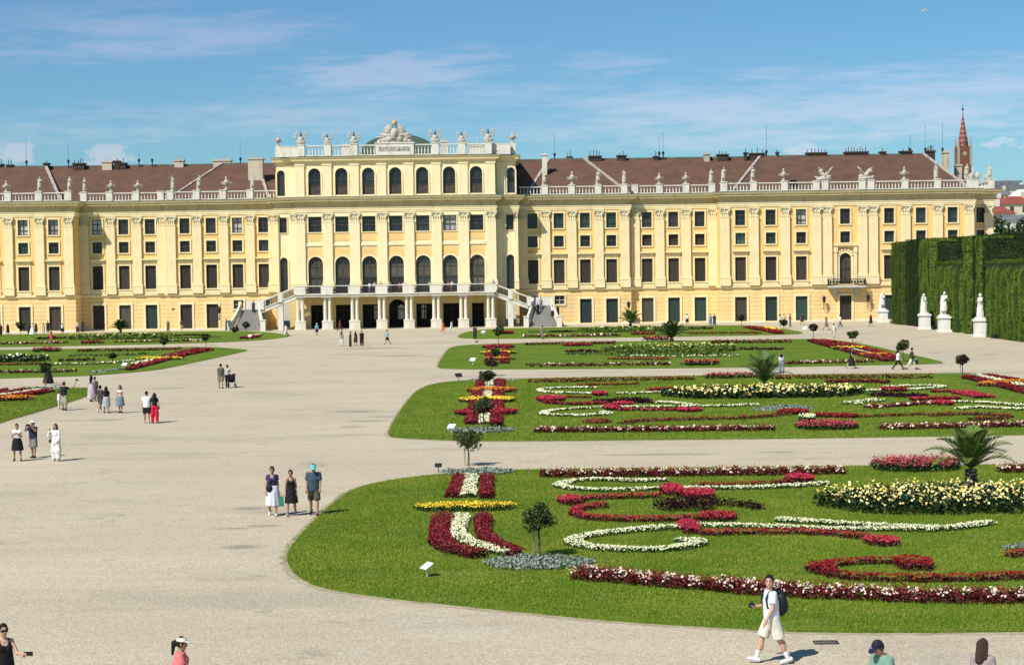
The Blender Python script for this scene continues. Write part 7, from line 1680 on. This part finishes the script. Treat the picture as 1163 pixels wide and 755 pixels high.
# ------------------------------------------------------------------ clipped hedges
HL = leafy('hedge_leaf', [(.026, .052, .009), (.044, .082, .012), (.070, .115, .016)], .6, patch=(.55, (.60, .70, .6), (1, .25, .8))); HLM = leafy('mid_hedge_leaf', [(.06, .105, .014), (.085, .14, .018), (.12, .18, .024)], .6, patch=(.55, (.72, .80, .7), (1, .25, .8))); HLD = leafy('dark_hedge_leaf', [(.015, .031, .008), (.025, .050, .011), (.044, .074, .015)], .6, patch=(.55, (.66, .74, .66), (1, .25, .8))); HL2 = leafy('bright_hedge_leaf', [(.115, .185, .020), (.15, .235, .026), (.20, .285, .035)], .6, patch=(.6, (.72, .79, .7), (1, .25, .8))); HCORE = simple('hedge_core', (.028, .050, .010), .3, 2, .95)
def hedge(x0, x1, y0, y1, h, label, mat, rad=.6, dens=120, sz=.125):
    cx, cy = (x0 + x1) / 2, (y0 + y1) / 2; hx, hy = (x1 - x0) / 2, (y1 - y0) / 2; faces = (('x-', 2 * hy * h), ('x+', 2 * hy * h * .25), ('y-', 2 * hx * h), ('y+', 2 * hx * h * .3), ('t', 4 * hx * hy)); PP, NN = [], []
    for f, a in faces:
        n = int(a * dens); u, v = rng.random(n), rng.random(n)
        if f[0] == 'x': s = -1 if f[1] == '-' else 1; P = np.stack([np.full(n, s * hx), (u * 2 - 1) * hy, v * h], 1); q = np.tile([s, 0, .25], (n, 1))
        elif f[0] == 'y': s = -1 if f[1] == '-' else 1; P = np.stack([(u * 2 - 1) * hx, np.full(n, s * hy), v * h], 1); q = np.tile([0, s, .25], (n, 1))
        else: P = np.stack([(u * 2 - 1) * hx, (v * 2 - 1) * hy, np.full(n, h)], 1); q = np.tile([0, 0, 1.0], (n, 1))
        PP.append(P); NN.append(q)
    P = np.concatenate(PP); Nn = np.concatenate(NN)
    # round the corners and let the clipped face swell and sag a little
    lim = np.array([hx, hy]) - rad; c = np.clip(P[:, :2], -lim, lim); d = P[:, :2] - c; L = np.linalg.norm(d, axis=1); k = L > rad; P[k, :2] = c[k] + d[k] / L[k][:, None] * rad
    zt = np.maximum(0, P[:, 2] - (h - rad)); inn = 1 - np.sqrt(np.clip(1 - (zt / rad) ** 2, 0, 1)); side = np.abs(Nn[:, 2]) < .5; P[side, :2] -= Nn[side, :2] * (inn[side] * rad)[:, None]
    w_ = .09 * np.sin(P[:, 1] * 1.3 + cx) * np.sin(P[:, 2] * .9 + 1) + .07 * np.sin(P[:, 0] * 2.1 + P[:, 1] * 2.9) + .05 * np.sin(P[:, 2] * 2.6 + P[:, 1] * .7)
    P += Nn * (w_ - .05 + rng.normal(size=len(P)) * .05)[:, None]
    t = empty('clipped_hedge', (cx, cy, 0)); tag(t, label, 'hedge', 'clipped hedge walls beside the forecourt')
    m = MB(); e = .28; m.box(-hx + e, hx - e, -hy + e, hy - e, 0, h - e); m.build('hedge_core', HCORE, t); leaves('foliage', P, sz, mat, t, Nn / np.linalg.norm(Nn, axis=1)[:, None], .74, .7)
for a in ((52.5, 56.4, 231.8, 238.2, 11.2, 'tall olive hedge end nearest the palace wall', HLM, .5), (53.0, 56.4, 222.3, 231.4, 11.4, 'tall dark hedge block second from the palace wall', HLD, .5), (52.6, 56.4, 216.4, 221.9, 11.3, 'tall bright hedge pier left of the dark niche', HL2, .5),
          (57.0, 61, 166, 238, 11.5, 'long tall back hedge behind the hedge niches', HL, .6), (53.5, 57.1, 213.4, 216.3, 10.8, 'dark recessed hedge of the niche behind a statue', HLD, .3), (52.5, 56.8, 202.8, 213.2, 8.4, 'lower bright hedge block behind the bent arm statue', HL2, 1.3), (53.2, 57.1, 200.3, 202.7, 11, 'dark recessed hedge right of the lower bright block', HLD, .3),  # recessed niche and gap blocks: dark leaves carry the shade of the recess
          (52.6, 56.8, 198.7, 200.3, 11.2, 'slim bright hedge pier between two dark parts', HL2, .4), (53.2, 56.8, 195.3, 198.6, 11.3, 'tall dark hedge behind the last statue', HLD, .5), (52.7, 56.8, 193.7, 195.2, 11.2, 'slim bright hedge pier right of the last statue', HL2, .4), (53.1, 57.0, 189.6, 193.6, 10.8, 'dark hedge strip beside the big front hedge', HLD, .3), (52.2, 57.0, 166, 190.2, 8.4, 'big rounded front hedge at the right frame edge', HL2, 1.7)): hedge(*a)

# ------------------------------------------------------------------ trees and city beyond the palace
def tree(X, Y, h, w_, col, label, n=5200, sz=.55):
    t = empty('broadleaf_tree', (X, Y, 0)); tag(t, label, 'tree', 'trees behind the palace and hedge'); m = MB(); m.tube([(0, 0, 0), (.2, 0, h * .4), (0, .1, h * .75)], [.4, .3, .12], 8)
    for i in range(7): a = i * .9; m.tube([(0, 0, h * (.35 + .04 * i)), (math.cos(a) * w_ * .25, math.sin(a) * w_ * .25, h * (.5 + .04 * i)), (math.cos(a) * w_ * .4, math.sin(a) * w_ * .4, h * (.58 + .05 * i))], [.16, .1, .04], 5)
    m.build('trunk', BARK, t); r = random.Random(int(X * 13)); lob = [(0, 0, h * .68, w_ * .3)] + [(math.cos(a) * w_ * r.uniform(.2, .36), math.sin(a) * w_ * r.uniform(.2, .36), h * r.uniform(.38, .86), w_ * r.uniform(.14, .22)) for a in [i * .7 for i in range(14)]]
    leaves('crown', crown_pts(n, lob), sz, CR[col], t, None, 0, .7)
for a in ((87.5, 300, 17.5, 13, 'green', 'dark broad tree rising behind the hedge right of the palace corner'), (97, 285, 15.5, 12, 'green', 'tree at the right frame edge behind the hedge'), (80, 268, 12.5, 9, 'dark', 'low dark tree close to the right palace corner'), (92, 262, 14.0, 10, 'olive', 'olive toned tree crown above the hedge top'), (74, 258, 11.5, 8, 'dark', 'small dark tree just above the hedge by the palace corner'), (104, 330, 18.0, 14, 'dark', 'farther dark tree under the red roofs')):
    tree(*a)
for px, Y, h, w_, lab in ((1133, 520, 26, 16, 'far tree crown between red roofs'), (1122, 640, 30, 22, 'far tree above the red roofs beside the palace corner'), (1158, 560, 24, 16, 'far tree among pale houses at the right edge')):
    tree(at_y(px, 250, Y)[0], Y, h, w_, 'dark', lab, 1800, 1.0)
RRED = simple('red_house_roof', (.30, .075, .05), .35, .4, .8, .1, (.22, .06, .045)); HW = {'w': weathered('white_house_wall', (.66, .64, .58), (.45, .43, .38), .4), 'c': weathered('cream_house_wall', (.60, .53, .38), (.4, .35, .26), .4), 'g': weathered('grey_house_wall', (.42, .43, .44), (.3, .3, .3), .4)}; RGREY = simple('grey_house_roof', (.17, .18, .19), .3, .4, .8); HWIN = simple('house_window', (.05, .055, .06), .2, 1, .3)
def house(px0, px1, pt, pe, Y, wall, roof_, label, depth=16, flat=False):
    """px0..px1 across, pt ridge, pe eaves picture heights"""
    x0, zr = at_y(px0, pt, Y); x1, ze = at_y(px1, pe, Y); cx = (x0 + x1) / 2; w_ = (x1 - x0) / 2; t = empty('house', (cx, Y, 0)); tag(t, label, 'house', 'distant houses beyond the palace')
    m = MB(); m.box(-w_, w_, 0, depth, 0, ze); m.build('wall', wall, t); m = MB()
    if flat: m.box(-w_ - .3, w_ + .3, -.3, depth + .3, ze, zr)
    else:
        o = .6; m.add([(-w_ - o, -o, ze), (w_ + o, -o, ze), (w_ + o, depth + o, ze), (-w_ - o, depth + o, ze), (-w_ * .55, depth / 2, zr), (w_ * .55, depth / 2, zr)], [(0, 1, 5, 4), (1, 2, 5), (2, 3, 4, 5), (3, 0, 4), (3, 2, 1, 0)])
    r = m.build('roof', roof_, t); m = MB(); m.box(w_ * .2, w_ * .2 + 1.1, depth * .4, depth * .4 + 1, ze, zr + 1.3); m.build('chimney', wall, r)
    nx = max(2, int(w_ * 2 / 3.2))
    for fz in range(3):
        for i in range(min(nx, 9)):
            z = ze - 2.6 - fz * 3.4; x = -w_ + (i + .5) * 2 * w_ / min(nx, 9); m = MB(); m.box(x - .6, x + .6, -.06, .05, z, z + 1.7); m.build('window', HWIN, t)
house(1119, 1152, 231.5, 242.5, 430, HW['w'], RRED, 'white house with bright red roof right of the palace corner'); house(1142, 1185, 222, 231, 520, HW['c'], RRED, 'cream house with long red roof at the right frame edge'); house(1124, 1150, 223.5, 229, 560, HW['w'], RRED, 'house with dull red roof behind the bright red one'); house(1148, 1200, 243, 249, 400, HW['w'], RGREY, 'white house with grey roof at the right edge above the trees', 16)
house(1128, 1160, 205.5, 212, 900, HW['g'], RGREY, 'long grey block on the skyline', 20, True); house(1148, 1175, 210, 216, 800, HW['w'], RGREY, 'pale building below the skyline at the right edge', 20, True); house(1120, 1140, 209, 216, 820, HW['g'], RGREY, 'grey building on the skyline beside the palace corner', 20, True); house(1134, 1150, 214, 221, 700, HW['c'], RGREY, 'cream house below the grey skyline block', 14); house(1118, 1132, 217.5, 224, 650, HW['g'], RGREY, 'grey house nearest the palace corner', 14); house(1154, 1190, 214.5, 224, 640, HW['w'], HW['w'], 'white rounded building at the right edge', 14)
# rising ground far beyond
m = MB(); n = 24; V = []
for i in range(n):
    for j in range(8): V.append((-900 + i * 100, 1000 + j * 160, max(-.5, 26 * math.sin(min(1, j / 5) * PI / 2) + 2 * math.sin(i * 1.3 + j) - 1)))
m.add(V, [(i * 8 + j, (i + 1) * 8 + j, (i + 1) * 8 + j + 1, i * 8 + j + 1) for i in range(n - 1) for j in range(7)]); tag(m.build('hills', simple('far_hill_green', (.07, .095, .06), .4, .02, .95, 0, (.10, .10, .07), True), smooth=True), kind='structure')
# church tower
Yt = 720; xt, zt = at_y(1093.5, 126, Yt); k = Yt / F_PX; zb_ = at_y(1093.5, 164, Yt)[1]; t = empty('church_tower', (xt, Yt, 0)); tag(t, 'brick church tower with striped red spire behind the palace roof', 'church tower')
BRK = weathered('dark_brick', (.17, .075, .05), (.09, .045, .035), .5); PST = weathered('spire_stone', (.34, .28, .22), (.2, .16, .13), .5)
mm_, nt_, b_ = _nodes('striped_spire_tiles'); wv = nt_.nodes.new('ShaderNodeTexWave'); wv.bands_direction = 'Z'; wv.inputs['Scale'].default_value = .16; nt_.links.new(nt_.nodes.new('ShaderNodeTexCoord').outputs['Object'], wv.inputs[0]); nt_.links.new(mix(nt_, ramp(nt_, wv.outputs['Fac'], .55, .75), (.20, .040, .036), (.30, .14, .115)), b_.inputs['Base Color']); b_.inputs['Roughness'].default_value = .7
hw = 7.5 * k; m = MB(); m.box(-hw, hw, -hw, hw, 0, zb_ - 3); m.build('tower_wall', BRK, t); m = MB(); m.lathe(0, 0, [(hw * .82, zb_ - 1), (hw * .5, zb_ + (zt - zb_) * .35), (.25, zt - 2), (.1, zt)], 8); m.build('spire', mm_, t)
m = MB(); m.tube([(0, 0, zt - 1), (0, 0, zt + 3)], .12, 5); m.ell((0, 0, zt + .6), (.5, .5, .5), 8, 5); m.build('finial', IRON, t)
m = MB(); m.box(-hw * 1.04, hw * 1.04, -hw * 1.04, hw * 1.04, zb_ - 3, zb_ - 1); m.build('parapet', BRK, t)
for q in (-1, 1):
    for r_ in (-1, 1):
        m = MB(); m.box(q * hw * .9 - .5, q * hw * .9 + .5, r_ * hw * .9 - .5, r_ * hw * .9 + .5, zb_ - 9, zb_ - 2); m.lathe(q * hw * .9, r_ * hw * .9, [(.6, zb_ - 2), (.1, zb_ + 3)], 6); m.build('pinnacle', PST, t)
for face in range(2):
    m = MB(); m.prism([(-hw * .62, zb_ - 9), (hw * .62, zb_ - 9), (0, zb_ + 3.2)], -hw * 1.08, -hw * 1.0) if face == 0 else m.tube([(0, -hw * 1.08, zb_ - 4), (0, -hw * 1.11, zb_ - 4)], .9, 14)
    m.build('gable' if face == 0 else 'clock_face', BRK if face == 0 else PST, t)
for q in (-.4, .4): m = MB(); m.box(q * hw - .55, q * hw + .55, -hw - .05, -hw + .05, zb_ - 19, zb_ - 12); m.build('belfry_window', HWIN, t)

# ------------------------------------------------------------------ small signs, birds, lamp
WPL = simple('white_sign_plate', (.78, .78, .76), .08, 6, .5)
def sign(px, py, label, dark=False, s=1.0, yaw=-30):
    x, y = gp(px, py); t = empty('information_sign', (x, y, 0), R_(yaw)); tag(t, label, 'sign', 'small garden signs')
    m = MB(); m.tube([(0, 0, 0), (0, .03, .36 * s)], .018, 6); m.build('post', IRON if dark else WPL, t)
    m = MB(); a = (-.20 * s, -.10, .30 * s); m.add([(-.2 * s, -.12, .30 * s), (.2 * s, -.12, .30 * s), (.2 * s, .12, .48 * s), (-.2 * s, .12, .48 * s), (-.2 * s, -.13, .325 * s), (.2 * s, -.13, .325 * s), (.2 * s, .11, .505 * s), (-.2 * s, .11, .505 * s)], [(0, 3, 2, 1), (4, 5, 6, 7), (0, 1, 5, 4), (1, 2, 6, 5), (2, 3, 7, 6), (3, 0, 4, 7)]); m.build('plate', IRON if dark else WPL, t)
sign(485, 656, 'small white tilted sign on the nearest lawn', s=.8, yaw=-58); sign(498, 536, 'small dark sign by the silver foliage of the nearest lawn', True, .7, yaw=0); sign(513, 493, 'small pale sign by the silver foliage of the second lawn'); sign(521, 434, 'small dark tilted sign on the path edge of the second lawn', True, 1.3, 20); sign(537, 415, 'small white sign on the third lawn', s=1.3); sign(549, 381.5, 'small white sign on the far right lawn', s=1.3); sign(284, 386, 'small white sign at the tip of the far left lawn', s=1.3); sign(141.5, 420.5, 'small white sign by the silver foliage of the left lawn', s=1.3); sign(914, 377.5, 'small white sign at the tip of the far right lawn', s=1.3)
def bird(loc, yaw, label, mat, fly=False):
    t = empty('bird', loc, R_(yaw)); tag(t, label, 'bird'); V_ = MB()
    V_.ell((0, 0, .16), (.07, .16, .075), 10, 7); V_.ell((0, -.17, .25), (.045, .055, .05), 8, 6); V_.tube([(0, -.10, .18), (0, -.15, .23)], [.055, .04], 7); V_.tube([(0, -.21, .25), (0, -.26, .24)], [.018, .004], 5); V_.tube([(0, .13, .17), (0, .28, .13)], [.045, .02], 6); V_.build('body', mat, t, True)
    if not fly:
        for s in (1, -1): m = MB(); m.tube([(s * .025, 0, .11), (s * .03, .01, 0)], .008, 5); m.tube([(s * .03, .01, .006), (s * .03, -.05, .006)], .007, 5); m.build('leg', IRON, t)
    else:
        for s in (1, -1): m = MB(); m.add([(s * .05, -.08, .18), (s * .30, -.12, .30), (s * .62, .02, .26), (s * .30, .08, .29), (s * .05, .09, .18), (s * .3, -.02, .32)], [(0, 1, 5), (1, 2, 5), (2, 3, 5), (3, 4, 5), (4, 0, 5)]); m.build('wing', mat, t)
CROW = simple('black_feathers', (.012, .012, .014), .2, 20, .6)
x, y = gp(541.5, 389.5); bird((x, y, 0), 110, 'black crow standing on the path before the far right lawn', CROW)
x, y = gp(581, 0); bX, bZ = at_y(1050, 14, 190); bird((bX, 190, bZ), 80, 'white bird flying high at the upper right', WPL, True)
# lantern on the left step pedestal
t = empty('lantern', (AX - US - 3.55, YW - 13.3, 1.72)); tag(t, 'iron lantern on the pedestal of the left outer steps', 'lantern'); m = MB(); m.lathe(0, 0, [(.22, 0), (.10, .12), (.06, .3), (.06, .9), (.10, .95)], 8); m.build('post', IRON, t); m = MB(); m.lathe(0, 0, [(.15, .95), (.28, 1.55), (.32, 1.58), (.08, 1.85), (.05, 2.0)], 6); m.build('lamp_head', IRON, t)
